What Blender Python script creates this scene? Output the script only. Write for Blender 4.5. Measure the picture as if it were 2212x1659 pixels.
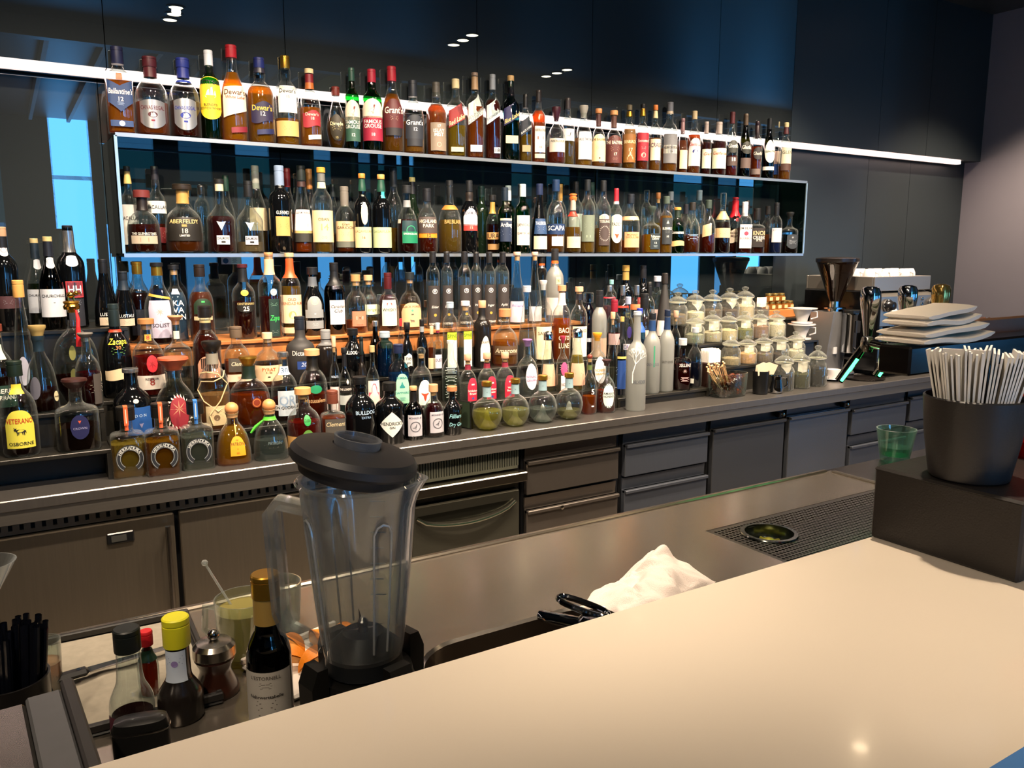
import bpy, bmesh, math, random
from mathutils import Vector, Matrix
for _o in list(bpy.data.objects): bpy.data.objects.remove(_o)
sc = bpy.context.scene
COL = sc.collection
random.seed(7)
PI = math.pi

# ------------------------------------------------------------------ camera
F, CX, CY = 1750.0, 1106.0, 829.5            # focal length and centre in photo pixels (2212 x 1659)
P = math.atan(282 / F)
YAW = PI/2 - math.atan(2854 / math.hypot(F, 282))
H = 1.62
cam = bpy.data.cameras.new('camera'); cam.sensor_width = 36.0; cam.lens = F/2212*36.0
cam.clip_start = 0.05; cam.clip_end = 100
camo = bpy.data.objects.new('camera', cam); COL.objects.link(camo)
camo.location = (0, 0, H); camo.rotation_euler = (PI/2 - P, 0, -YAW)
sc.camera = camo

def ray(u, v):
    r = (u-CX)/F; up = -(v-CY)/F
    h = math.cos(P) + up*math.sin(P); z = -math.sin(P) + up*math.cos(P)
    return h*math.sin(YAW)+r*math.cos(YAW), h*math.cos(YAW)-r*math.sin(YAW), z
def atz(u, v, z):
    a, b, d = ray(u, v); t = (z-H)/d; return Vector((a*t, b*t, z))
def aty(u, v, Y):
    a, b, d = ray(u, v); t = Y/b; return Vector((a*t, Y, H+d*t))
def proj(x, y, z):
    z -= H
    h = x*math.sin(YAW)+y*math.cos(YAW); r = x*math.cos(YAW)-y*math.sin(YAW)
    f = h*math.cos(P)-z*math.sin(P); up = h*math.sin(P)+z*math.cos(P)
    return CX+F*r/f, CY-F*up/f, f

# ------------------------------------------------------------------ render look, world
sc.view_settings.view_transform = 'Standard'; sc.view_settings.look = 'None'
sc.view_settings.gamma = 1.0; sc.view_settings.use_curve_mapping = False
sc.view_settings.exposure = EXPOSURE = 0.15
BAR_W, AISLE_W, TOP_W, WORK_FILL_W, GUEST_FILL_W, ROOM_FILL_W, LED_S, GREEN_S, GREEN_W = 90., 290., 150., 80., 170., 420., 10., 9., .12      # powers of the lamps and the added fill lamps below
sc.cycles.max_bounces = 10; sc.cycles.transparent_max_bounces = 40
sc.cycles.diffuse_bounces = 3; sc.cycles.glossy_bounces = 5; sc.cycles.transmission_bounces = 6
sc.cycles.caustics_reflective = False; sc.cycles.caustics_refractive = False
sc.cycles.sample_clamp_indirect = 4.0
world = bpy.data.worlds.new('sky'); sc.world = world; world.use_nodes = True
_bg = world.node_tree.nodes['Background']
_bg.inputs[0].default_value = (0.10, 0.30, 0.62, 1); _bg.inputs[1].default_value = 1.0

# ------------------------------------------------------------------ materials
def lin(h):
    if not isinstance(h, str): return tuple(h[:3])
    h = h.lstrip('#')
    if len(h) == 3: h = ''.join(c*2 for c in h)
    c = [int(h[i:i+2], 16)/255 for i in (0, 2, 4)]
    return tuple(x/12.92 if x <= .04045 else ((x+.055)/1.055)**2.4 for x in c)
_mc = {}
def newmat(name):
    m = bpy.data.materials.new(name); m.use_nodes = True; nt = m.node_tree; nt.nodes.clear()
    out = nt.nodes.new('ShaderNodeOutputMaterial'); return m, nt, out
def mat(col, rough=.5, metal=0., var=.06, scale=40., spec=.5, bump=0., coat=0., stretch=None, name=None, emit=0.):
    key = ('p', col, rough, metal, var, scale, spec, bump, coat, stretch, emit)
    if key in _mc: return _mc[key]
    m, nt, out = newmat(name or 'surface'); c = lin(col); N = nt.nodes; L = nt.links
    b = N.new('ShaderNodeBsdfPrincipled'); L.new(b.outputs[0], out.inputs[0])
    b.inputs['Roughness'].default_value = rough; b.inputs['Metallic'].default_value = metal
    b.inputs['Specular IOR Level'].default_value = spec
    b.inputs['Coat Weight'].default_value = coat; b.inputs['Coat Roughness'].default_value = .05
    if emit:
        b.inputs['Emission Color'].default_value = (*c, 1); b.inputs['Emission Strength'].default_value = emit
    if var or bump:
        tc = N.new('ShaderNodeTexCoord'); mp = N.new('ShaderNodeMapping'); L.new(tc.outputs['Object'], mp.inputs[0])
        if stretch: mp.inputs['Scale'].default_value = stretch
        nz = N.new('ShaderNodeTexNoise'); nz.inputs['Scale'].default_value = scale; nz.inputs['Detail'].default_value = 3
        L.new(mp.outputs[0], nz.inputs['Vector'])
        mx = N.new('ShaderNodeMix'); mx.data_type = 'RGBA'
        mx.inputs[6].default_value = (*[max(0, x*(1-var)) for x in c], 1)
        mx.inputs[7].default_value = (*[min(1, x*(1+var)) for x in c], 1)
        L.new(nz.outputs['Fac'], mx.inputs[0]); L.new(mx.outputs[2], b.inputs['Base Color'])
        if bump:
            bp = N.new('ShaderNodeBump'); bp.inputs['Strength'].default_value = bump; bp.inputs['Distance'].default_value = .002
            L.new(nz.outputs['Fac'], bp.inputs['Height']); L.new(bp.outputs[0], b.inputs['Normal'])
    else:
        b.inputs['Base Color'].default_value = (*c, 1)
    _mc[key] = m; return m
def flat(col): return mat(col, .55, var=.03, scale=60)
def steel(col='#8b8680', rough=.3, stretch=(2, 2, 260)):
    return mat(col, rough, 1., .10, 3., stretch=stretch, bump=.04, name='brushed_steel')
def chrome(col='#d8dade', rough=.06): return mat(col, rough, 1., 0., name='chrome')

def _schlick(nt, f0=.04, power=5., gain=1.):
    N = nt.nodes; L = nt.links
    lw = N.new('ShaderNodeLayerWeight'); lw.inputs[0].default_value = .5
    pw = N.new('ShaderNodeMath'); pw.operation = 'POWER'; pw.inputs[1].default_value = power
    L.new(lw.outputs['Facing'], pw.inputs[0])
    ma = N.new('ShaderNodeMath'); ma.operation = 'MULTIPLY_ADD'; ma.inputs[1].default_value = (1-f0)*gain; ma.inputs[2].default_value = f0
    ma.use_clamp = True
    L.new(pw.outputs[0], ma.inputs[0]); return ma.outputs[0], lw
def glass(tint='#ffffff', dens=.93, edge=.45, rough=.04, haze=0., f0=.06, rim=0., gain=1.):
    """thin clear wall: tinted see-through (denser at the rim, where the wall is seen edge on) + mirror reflection"""
    key = ('g', tint, dens, edge, rough, haze, f0, rim, gain)
    if key in _mc: return _mc[key]
    m, nt, out = newmat('glass'); N = nt.nodes; L = nt.links; c = lin(tint)
    fr, lw = _schlick(nt, f0, 4., gain)
    p3 = N.new('ShaderNodeMath'); p3.operation = 'POWER'; p3.inputs[1].default_value = 3.; L.new(lw.outputs['Facing'], p3.inputs[0])
    mc = N.new('ShaderNodeMix'); mc.data_type = 'RGBA'
    mc.inputs[6].default_value = (*[x*dens for x in c], 1); mc.inputs[7].default_value = (*[x*edge*.9 for x in c], 1)
    L.new(p3.outputs[0], mc.inputs[0])
    tr = N.new('ShaderNodeBsdfTransparent'); L.new(mc.outputs[2], tr.inputs[0]); base = tr.outputs[0]
    if haze:
        tl = N.new('ShaderNodeBsdfTranslucent'); tl.inputs[0].default_value = (*c, 1)
        df = N.new('ShaderNodeBsdfDiffuse'); df.inputs[0].default_value = (*c, 1)
        m1 = N.new('ShaderNodeMixShader'); m1.inputs[0].default_value = .5; L.new(tl.outputs[0], m1.inputs[1]); L.new(df.outputs[0], m1.inputs[2])
        m2 = N.new('ShaderNodeMixShader'); m2.inputs[0].default_value = haze; L.new(base, m2.inputs[1]); L.new(m1.outputs[0], m2.inputs[2]); base = m2.outputs[0]
    if rim:      # light scattered along the thick glass seen edge on
        p4 = N.new('ShaderNodeMath'); p4.operation = 'MULTIPLY'; p4.inputs[1].default_value = rim; L.new(p3.outputs[0], p4.inputs[0])
        d4 = N.new('ShaderNodeBsdfTranslucent'); d4.inputs[0].default_value = (*c, 1)
        d5 = N.new('ShaderNodeBsdfDiffuse'); d5.inputs[0].default_value = (*c, 1)
        m4 = N.new('ShaderNodeMixShader'); m4.inputs[0].default_value = .5; L.new(d4.outputs[0], m4.inputs[1]); L.new(d5.outputs[0], m4.inputs[2])
        m5 = N.new('ShaderNodeMixShader'); L.new(p4.outputs[0], m5.inputs[0]); L.new(base, m5.inputs[1]); L.new(m4.outputs[0], m5.inputs[2]); base = m5.outputs[0]
    gl = N.new('ShaderNodeBsdfGlossy'); gl.inputs['Roughness'].default_value = rough; gl.inputs[0].default_value = (1, 1, 1, 1)
    ms = N.new('ShaderNodeMixShader'); L.new(fr, ms.inputs[0]); L.new(base, ms.inputs[1]); L.new(gl.outputs[0], ms.inputs[2])
    L.new(ms.outputs[0], out.inputs[0]); _mc[key] = m; return m
def liquid(col, body=.3):
    """drink: tinted refraction with some scattered light of its own colour"""
    key = ('l', col, body)
    if key in _mc: return _mc[key]
    m, nt, out = newmat('liquid'); N = nt.nodes; L = nt.links; c = lin(col)
    rf = N.new('ShaderNodeBsdfRefraction'); rf.inputs[0].default_value = (*c, 1); rf.inputs['IOR'].default_value = 1.33; rf.inputs['Roughness'].default_value = .04
    tr = N.new('ShaderNodeBsdfTransparent'); tr.inputs[0].default_value = (*c, 1)
    tl = N.new('ShaderNodeBsdfTranslucent'); tl.inputs[0].default_value = (*c, 1)
    df = N.new('ShaderNodeBsdfDiffuse'); df.inputs[0].default_value = (*c, 1)
    pale = min(c) > .35
    m0 = N.new('ShaderNodeMixShader'); m0.inputs[0].default_value = .35 if pale else .7; L.new(rf.outputs[0], m0.inputs[1]); L.new(tr.outputs[0], m0.inputs[2])
    m1 = N.new('ShaderNodeMixShader'); m1.inputs[0].default_value = .5; L.new(tl.outputs[0], m1.inputs[1]); L.new(df.outputs[0], m1.inputs[2])
    m2 = N.new('ShaderNodeMixShader'); m2.inputs[0].default_value = .08 if pale else min(.6, max(.22, body*.95)); L.new(m0.outputs[0], m2.inputs[1]); L.new(m1.outputs[0], m2.inputs[2])
    L.new(m2.outputs[0], out.inputs[0]); _mc[key] = m; return m
CLEAR = glass('#f2f8f6', .97, .65, rough=.04, f0=.085, rim=.5)
def emis(col, s, name='glow'):
    key = ('e', col, s)
    if key in _mc: return _mc[key]
    m, nt, out = newmat(name); e = nt.nodes.new('ShaderNodeEmission'); e.inputs[0].default_value = (*lin(col), 1); e.inputs[1].default_value = s
    nt.links.new(e.outputs[0], out.inputs[0]); _mc[key] = m; return m

# ------------------------------------------------------------------ object helpers
def tag(o, label=None, cat=None, group=None, kind=None):
    if label: o['label'] = label
    if cat: o['category'] = cat
    if group: o['group'] = group
    if kind: o['kind'] = kind
    return o
def thing(name, loc, label, cat, group=None, rz=0.):
    o = bpy.data.objects.new(name, None); COL.objects.link(o); o.empty_display_size = .05
    o.location = loc; o.rotation_euler = (0, 0, rz); return tag(o, label, cat, group)
class G:
    """collects geometry, then links it as one mesh object"""
    def __init__(s): s.v = []; s.f = []
    def add(s, vs, fs):
        n = len(s.v); s.v += [tuple(p) for p in vs]; s.f += [tuple(i+n for i in q) for q in fs]; return s
    def box(s, x0, x1, y0, y1, z0, z1, bev=0.):
        if bev <= 0:
            return s.add([(x0,y0,z0),(x1,y0,z0),(x1,y1,z0),(x0,y1,z0),(x0,y0,z1),(x1,y0,z1),(x1,y1,z1),(x0,y1,z1)],
                [(0,3,2,1),(4,5,6,7),(0,1,5,4),(1,2,6,5),(2,3,7,6),(3,0,4,7)])
        b = min(bev, (x1-x0)/2.01, (y1-y0)/2.01, (z1-z0)/2.01)
        ring = lambda xa, xb, ya, yb, z: [(xa+b,ya,z),(xb-b,ya,z),(xb,ya+b,z),(xb,yb-b,z),(xb-b,yb,z),(xa+b,yb,z),(xa,yb-b,z),(xa,ya+b,z)]
        rs = [[(x0+b,y0+b,z0),(x1-b,y0+b,z0),(x1-b,y0+b,z0),(x1-b,y1-b,z0),(x1-b,y1-b,z0),(x0+b,y1-b,z0),(x0+b,y1-b,z0),(x0+b,y0+b,z0)],
              ring(x0,x1,y0,y1,z0+b), ring(x0,x1,y0,y1,z1-b),
              [(x0+b,y0+b,z1),(x1-b,y0+b,z1),(x1-b,y0+b,z1),(x1-b,y1-b,z1),(x1-b,y1-b,z1),(x0+b,y1-b,z1),(x0+b,y1-b,z1),(x0+b,y0+b,z1)]]
        vs = [p for r in rs for p in r]; fs = []
        for k in range(3):
            for i in range(8):
                j = (i+1) % 8; fs.append((k*8+i, k*8+j, k*8+8+j, k*8+8+i))
        fs += [tuple(range(7, -1, -1)), tuple(range(24, 32))]
        return s.add(vs, fs)
    def lathe(s, prof, n=28, c=(0, 0, 0), sx=1., sy=1., e=2., close=True):
        """prof: (r, z) from bottom to top; e: superellipse power (2 round, 6 square)"""
        vs = []; fs = []
        for r, z in prof:
            for i in range(n):
                a = 2*PI*i/n; k = sup(a, e)
                vs.append((c[0]+sx*r*k*math.cos(a), c[1]+sy*r*k*math.sin(a), c[2]+z))
        m = len(prof)
        for j in range(m-1):
            for i in range(n):
                k = (i+1) % n; fs.append((j*n+i, j*n+k, (j+1)*n+k, (j+1)*n+i))
        if close:
            fs.append(tuple(range(n-1, -1, -1))); fs.append(tuple((m-1)*n+i for i in range(n)))
        return s.add(vs, fs)
    def tube(s, pts, r, n=8, caps=True):
        pts = [Vector(p) for p in pts]; rr = r if isinstance(r, (list, tuple)) else [r]*len(pts)
        vs = []; fs = []; up = Vector((0, 0, 1)); prev = None
        for i, p in enumerate(pts):
            d = (pts[min(i+1, len(pts)-1)]-pts[max(i-1, 0)]).normalized()
            a = d.cross(up) if prev is None else d.cross(prev.cross(d))
            if a.length < 1e-4: a = d.cross(Vector((1, 0, 0)))
            a.normalize(); b = a.cross(d).normalized() if prev is None else None
            if prev is not None: a = (prev - d*prev.dot(d)).normalized()
            b = d.cross(a).normalized(); prev = a
            for k in range(n):
                t = 2*PI*k/n; vs.append(p + (a*math.cos(t)+b*math.sin(t))*rr[i])
        for i in range(len(pts)-1):
            for k in range(n):
                q = (k+1) % n; fs.append((i*n+k, i*n+q, (i+1)*n+q, (i+1)*n+k))
        if caps:
            fs.append(tuple(range(n-1, -1, -1))); fs.append(tuple((len(pts)-1)*n+k for k in range(n)))
        return s.add(vs, fs)
    def prism(s, poly, z0, z1):
        n = len(poly)
        return s.add([(x, y, z0) for x, y in poly]+[(x, y, z1) for x, y in poly],
            [tuple(range(n-1, -1, -1)), tuple(range(n, 2*n))]+[(i, (i+1) % n, n+(i+1) % n, n+i) for i in range(n)])
    def quad(s, a, b, c, d): return s.add([a, b, c, d], [(0, 1, 2, 3)])
    def grid(s, fn, nu, nv):
        vs = [fn(i/nu, j/nv) for j in range(nv+1) for i in range(nu+1)]
        return s.add(vs, [(j*(nu+1)+i, j*(nu+1)+i+1, (j+1)*(nu+1)+i+1, (j+1)*(nu+1)+i) for j in range(nv) for i in range(nu)])
    def sphere(s, c, r, n=16, sz=1.):
        pr = [(max(1e-5, r*math.sin(PI*k/n)), -r*sz*math.cos(PI*k/n)) for k in range(n+1)]
        return s.lathe(pr, n*2, c)
    def mesh(s, name, m, smooth=True, ang=35):
        me = bpy.data.meshes.new(name); me.from_pydata(s.v, [], s.f)
        if smooth and me.polygons:
            me.polygons.foreach_set('use_smooth', [True]*len(me.polygons)); me.set_sharp_from_angle(angle=math.radians(ang))
        if m: me.materials.append(m)
        return me
    def obj(s, name, m, parent=None, loc=None, rot=None, smooth=True, ang=35):
        o = bpy.data.objects.new(name, s.mesh(name, m, smooth, ang)); COL.objects.link(o)
        if parent: o.parent = parent
        if loc is not None: o.location = loc
        if rot is not None: o.rotation_euler = rot
        return o
def sup(a, e):
    if e == 2.: return 1.
    return (abs(math.cos(a))**e+abs(math.sin(a))**e)**(-1/e)
def struct(o): o['kind'] = 'structure'; return o
def copytree(o, parent=None):
    c = o.copy(); COL.objects.link(c)
    if parent: c.parent = parent
    for ch in list(o.children): copytree(ch, c)
    return c

# ------------------------------------------------------------------ lettering: glyph outlines of Blender's own font, cached once
_glyph = {}
def _load(chars):
    cu = bpy.data.curves.new('glyph', 'FONT'); cu.resolution_u = 2; cu.offset = .012
    o = bpy.data.objects.new('glyph', cu); COL.objects.link(o)
    w = {}
    for ch in chars:
        cu.body = 'H'+ch+'H'; bpy.context.view_layer.update(); d2 = o.dimensions.x
        cu.body = ch; dg = bpy.context.evaluated_depsgraph_get(); ev = o.evaluated_get(dg); me = ev.to_mesh()
        vs = [tuple(v.co) for v in me.vertices]; fs = [tuple(p.vertices) for p in me.polygons]; ev.to_mesh_clear()
        w[ch] = (vs, fs, d2)
    cu.body = 'HH'; bpy.context.view_layer.update(); hh = o.dimensions.x
    for ch, (vs, fs, d2) in w.items(): _glyph[ch] = (vs, fs, d2-hh)
    bpy.data.objects.remove(o); bpy.data.curves.remove(cu)
def lettering(s, hgt, maxw=None, shear=0., space=1.):
    """2-D mesh of a line of text, centred; hgt = cap height"""
    for ch in s:
        if ch not in _glyph: _load(ch)
    x = 0; vs = []; fs = []
    for ch in s:
        gv, gf, adv = _glyph[ch]; n = len(vs)
        vs += [(p[0]+x+shear*p[1], p[1]) for p in gv]; fs += [tuple(i+n for i in f) for f in gf]; x += max(adv, .12)*space
    k = hgt/.7
    if maxw and x*k > maxw: kx = maxw/x
    else: kx = k
    if kx < k*.62: k = kx/.62
    return [((p[0]-x/2)*kx, (p[1]-.35)*k) for p in vs], fs
def flat_text(s, name, hgt, m, parent, loc, rot, maxw=None, shear=0.):
    vs, fs = lettering(s, hgt, maxw, shear)
    return G().add([(a, 0, b) for a, b in vs], fs).obj(name, m, parent, loc, rot, smooth=False)
_load(''.join(chr(i) for i in range(33, 127))+'éóÖ®Ó& ')
# ------------------------------------------------------------------ the room
WALL, PANEL, SIDE, CEIL, BACK = 3.5, 3.385, 6.14, 3.3, -5.0
M_DARK = mat('#2a3134', .42, var=.08, scale=3, name='dark_panel')
def mirror_mat():
    m, nt, out = newmat('dark_mirror'); N = nt.nodes; L = nt.links
    g = N.new('ShaderNodeBsdfGlossy'); g.inputs[0].default_value = (.12, .145, .15, 1); g.inputs['Roughness'].default_value = .004
    d = N.new('ShaderNodeBsdfDiffuse'); nz = N.new('ShaderNodeTexNoise'); nz.inputs['Scale'].default_value = 2.
    cr = N.new('ShaderNodeValToRGB'); cr.color_ramp.elements[0].color = (.016, .02, .022, 1); cr.color_ramp.elements[1].color = (.026, .031, .033, 1)
    L.new(nz.outputs['Fac'], cr.inputs[0]); L.new(cr.outputs[0], d.inputs[0])
    a = N.new('ShaderNodeAddShader'); L.new(g.outputs[0], a.inputs[0]); L.new(d.outputs[0], a.inputs[1]); L.new(a.outputs[0], out.inputs[0])
    return m
M_MIRROR = mirror_mat()
fl = struct(G().box(-5, 15, BACK-.1, WALL+.2, -.1, 0).obj('floor', mat('#6e665d', .4, var=.2, scale=6, name='floor_tile')))
ce = struct(G().box(-5, 15, BACK-.1, WALL+.2, CEIL, CEIL+.1).obj('ceiling', mat('#34393c', .4, var=.1, scale=2, name='ceiling_paint')))
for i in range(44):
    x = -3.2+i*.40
    olive_glow = 2.7 < x < 4.7  # olive tint stands in for yellow-green light on these slats
    G().box(x, x+.035, -4.6, -.35, CEIL-(.20 if olive_glow else .10), CEIL).obj('ceiling_slat', mat('#b9ad3c', .6, var=.05) if olive_glow else mat('#c6ced2', .5, var=.05), ce, smooth=False)
G().box(-5, 15, -.35, -.25, CEIL-.14, CEIL).obj('ceiling_beam', mat('#15181a', .4, var=.05), ce, smooth=False)
# bar wall: recessed lower half, upper half brought forward over a light strip
wb = struct(G().box(-5, 15, WALL+.03, WALL+.15, 0, CEIL).obj('wall_back', M_DARK))
def xw(u, Y, v=440): return aty(u, v, Y).x
lo = [-2.2, xw(230, WALL), xw(615, WALL, 560), xw(1244, WALL, 600), xw(1668, WALL, 600), xw(1868, WALL, 480), xw(1958, WALL, 480), SIDE]
for i in range(len(lo)-1):
    G().box(lo[i]+.0015, lo[i+1]-.0015, WALL, WALL+.03, .9, 2.39).obj('panel', M_MIRROR if i < 4 else M_DARK, wb, smooth=False)
hi = [-2.2, xw(224, PANEL, 60), xw(614, PANEL, 60), xw(1030, PANEL, 60), xw(1280, PANEL, 60), xw(1556, PANEL, 60), xw(1713, PANEL, 200), xw(1905, PANEL, 200), xw(2010, PANEL, 200), SIDE]
for i in range(len(hi)-1):
    G().box(hi[i]+.0015, hi[i+1]-.0015, PANEL, WALL+.03, 2.282, CEIL).obj('panel', M_MIRROR if i < 6 else M_DARK, wb, smooth=False)
wr = struct(G().box(SIDE, SIDE+.2, 2.3, WALL+.15, 0, CEIL).obj('wall_right', mat('#8f8a92', .7, var=.03, scale=8, name='wall_paint')))
wl = struct(G().box(-5.1, -5, BACK, WALL+.15, 0, CEIL).obj('wall_left', mat('#2c2d2e', .6)))
wf = struct(G().box(15, 15.1, BACK, WALL+.15, 0, CEIL).obj('wall_far', mat('#2c2d2e', .6)))
# window wall behind the guests, seen only in the mirrors
def xv(u): return ray(u, 560)[0]/ray(u, 560)[1]*(2*WALL-BACK)
wins = [(-60, 20, .10), (128, 213, 1.), (236, 251, .9), (262, 348, .34), (400, 470, .16), (520, 592, .42), (686, 722, .4), (780, 806, .30), (822, 836, .45), (861, 873, 1.), (888, 898, 1.), (1105, 1150, .16), (1180, 1230, .12), (1450, 1512, .75), (1545, 1585, .3), (1590, 1642, 1.3)]
xs = [-5.]+[c for a, b, s in wins for c in (xv(a), xv(b))]+[15.]
bw = G()
for k in range(0, len(xs), 2): bw.box(xs[k], xs[k+1], BACK-.12, BACK, 0, CEIL)
struct(bw.obj('wall_window_side', mat('#4a5e66', .6), smooth=False))
for k, (a, b, s) in enumerate(wins):
    w = bpy.data.objects.new('window_%d' % (k+1), None); COL.objects.link(w); w.location = ((xv(a)+xv(b))/2, BACK-.06, 0); w['kind'] = 'structure'
    hw = (xv(b)-xv(a))/2
    zt = CEIL if k == 1 else 2.0
    G().box(-hw, hw, .015, .03, .25, zt).obj('pane', emis('#58aaf0', 11.*s, 'daylit_pane'), w, smooth=False)
    if k != 1: G().box(-hw, hw, .015, .03, zt, CEIL).obj('dim_glow_panel', emis('#266a80', .7+.7*s, 'dim_window_glow'), w, smooth=False)  # made-up teal glow panel, added to dim the mirrored window tops
    fr = G()
    for q in (-1, 1): fr.box(q*hw-.018, q*hw+.018, -.03, .03, 0, CEIL)
    fr.box(-hw, hw, -.03, .03, .15, .25); fr.box(-hw, hw, -.03, .03, 2.55, 2.60)
    fr.obj('window_frame', mat('#1b1f22', .4), w, smooth=False)

# ------------------------------------------------------------------ lamps
def downlight(x, y, label, energy, size=.055, cone=95, glow=30., z=CEIL, aim=None, col=(1, .80, .60), group=None):
    t = thing('downlight', (x, y, z), label, 'ceiling lamp', group)
    G().lathe([(size+.012, 0), (size+.014, -.006), (size, -.008), (size*.9, -.002)], 28, close=False).obj('trim_ring', mat('#111315', .35), t)
    G().lathe([(1e-4, -.004), (size*.93, -.004)], 28, close=False).obj('lens', emis('#ffe2b8', glow, 'lamp_glow'), t)
    l = bpy.data.lights.new('lamp', 'SPOT'); l.energy = energy; l.color = col; l.spot_size = math.radians(cone); l.spot_blend = .7; l.shadow_soft_size = .03
    lo_ = bpy.data.objects.new('lamp', l); COL.objects.link(lo_); lo_.parent = t; lo_.location = (0, 0, -.03)
    if aim is not None:
        d = Vector(aim)-Vector((x, y, z-.03)); lo_.rotation_euler = d.to_track_quat('-Z', 'Y').to_euler()
    return t
def ceil_pt(u, v):
    a, b, d = ray(u, v); t = (CEIL-H)/d; return a*t, 2*PANEL-b*t
k = 0
for trio, lab in (([(380, 15), (376, 30), (367, 42)], 'bar lamp trio above the left end of the white bar'), ([(1020, 75), (1000, 86), (980, 96)], 'bar lamp trio above the middle of the white bar'), ([(1225, 150), (1203, 157), (1180, 164)], 'bar lamp trio above the far end of the white bar')):
    for q, (u, v) in enumerate(trio):
        x, y = ceil_pt(u, v)
        downlight(x, y, ('first', 'second', 'third')[q]+' round downlight of the '+lab, BAR_W, .05, 60, 25., aim=(x*.75+.2+.5*q, 2.8, 1.15), group='bar lamp trios')
AISLE = [(.25, 1.95), (1.15, 1.95), (2.1, 1.95), (3.0, 2.1), (3.77, 2.45), (5.5, 2.35)]
for q, (x, y) in enumerate(AISLE):
    downlight(x, y, ('first', 'second', 'third', 'fourth', 'fifth', 'last')[q]+' small downlight from the left over the back counter', AISLE_W, .045, 88, 25., aim=(x, max(2.85, y+.15), .9), group='back counter downlights')
downlight(1.5, 1.0, 'downlight straight over the white bar top', TOP_W, .05, 46, 25., aim=(1.25, .82, 1.12))
downlight(.45, 1.22, 'added fill lamp over the worktop near the blender', WORK_FILL_W, .05, 42, 25., aim=(.55, 1.32, .9))  # lamp added to brighten the worktop and left foreground
downlight(-.85, -.45, 'added fill spot behind the guest side aimed at the blender', GUEST_FILL_W, .05, 38, 25., aim=(.45, 1.5, 1.0))  # unseen spot added as frontal fill for the foreground
downlight(-.7, .4, 'added fill spot behind the guest side aimed at the back counter', GUEST_FILL_W, .05, 62, 25., aim=(1.2, 2.85, 1.0))  # unseen spot added to light the bottle fronts
downlight(-.95, -.95, 'added fill spot behind the guest side aimed at the napkin cup', GUEST_FILL_W*.8, .05, 26, 25., aim=(1.45, .85, 1.35))  # unseen spot added from the camera side for cup and napkins
for q, (x, y) in enumerate(((-1.6, -1.2), (-2.2, -2.8), (-3.4, -.6), (8.6, 1.6), (10.2, .9))):
    downlight(x, y, ('nearest', 'second nearest', 'third nearest', 'far right', 'farthest right')[q]+' added wide fill lamp over the guest floor', ROOM_FILL_W, .06, 125, 25., group='added guest floor fill lamps')  # lamps added out of view for ambient bounce off the floor
# light strip under the forward half of the wall
ls = thing('led_strip', (1.9, 3.44, 2.26), 'warm white light strip glowing along the dark bar wall', 'light strip')
G().box(-4.1, 4.06, -.012, .012, .0, .021).obj('diffuser', emis('#ffdcd0', LED_S, 'led_glow'), ls, smooth=False)
G().box(-4.1, 4.06, .0125, .03, -.004, .020).obj('profile', mat('#777', .4, 1.), ls, smooth=False)

# ------------------------------------------------------------------ back counter with cabinets
CT, CF, CB = .90, 2.735, 2.78            # counter height, edge, cabinet fronts
M_TOP = mat('#6c6864', .28, .7, .12, 4., stretch=(30, 3, 3), bump=.03, name='worktop_steel')
M_CAB = mat('#3a3d42', .36, .75, .08, 5., name='dark_steel'); M_GAP = mat('#0c0d0e', .6, var=.02)
bc = thing('back_counter', (2.3, 3.1, CT), 'long dark steel counter top carrying the bottles along the wall', 'counter')
G().box(-3.4, SIDE-2.3, CF-3.1, WALL-3.1, -.035, 0, .003).obj('slab', M_TOP, bc)
G().box(-3.4, SIDE-2.3, CF-3.1+.004, CF-3.1+.03, -.075, -.035).obj('edge_band', mat('#67635e', .28, .6, .1, 4., stretch=(2, 2, 60)), bc, smooth=False)
def cabinet(name, x0, x1, label, cat, zt=.824):
    t = thing(name, ((x0+x1)/2, 3.1, 0), label, cat)
    G().box((x0-x1)/2, (x1-x0)/2, CB-3.1+.025, .38, .1, zt).obj('body', mat('#1d1e21', .45, .5), t, smooth=False)
    G().box((x0-x1)/2, (x1-x0)/2, CB-3.1+.08, .38, 0, .1).obj('plinth', M_GAP, t, smooth=False)
    return t, (x1-x0)/2
FR = CB-3.1
def slots(t, x0, x1, z0, z1, n, m):
    """vent: a dark recess with upright bars"""
    G().box(x0, x1, FR+.016, FR+.024, z0, z1).obj('vent_recess', M_GAP, t, smooth=False)
    g = G(); g.box(x0, x1, FR, FR+.014, z1-.012, z1); g.box(x0, x1, FR, FR+.014, z0, z0+.012); g.obj('vent_frame', m, t, smooth=False)
    p = (x1-x0)/n; me = G().box(-p*.31, p*.31, FR, FR+.012, z0+.012, z1-.012).mesh('slat', m, False)
    for i in range(n+1):
        o = bpy.data.objects.new('slat', me); COL.objects.link(o); o.parent = t; o.location = (x0+p*i, 0, 0)
M_ST = mat('#857c6e', .3, .85, .10, 2.5, stretch=(60, 2, 2), bump=.03, name='fridge_steel')
t, hw = cabinet('bar_fridge', -1.6, 1.235, 'wide stainless two-door bar fridge under the left counter', 'fridge')
slots(t, -hw, hw, .782, .824, 96, mat('#8f897f', .35, .5, .08, 3.))
cx0 = (-1.6+1.235)/2
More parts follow.
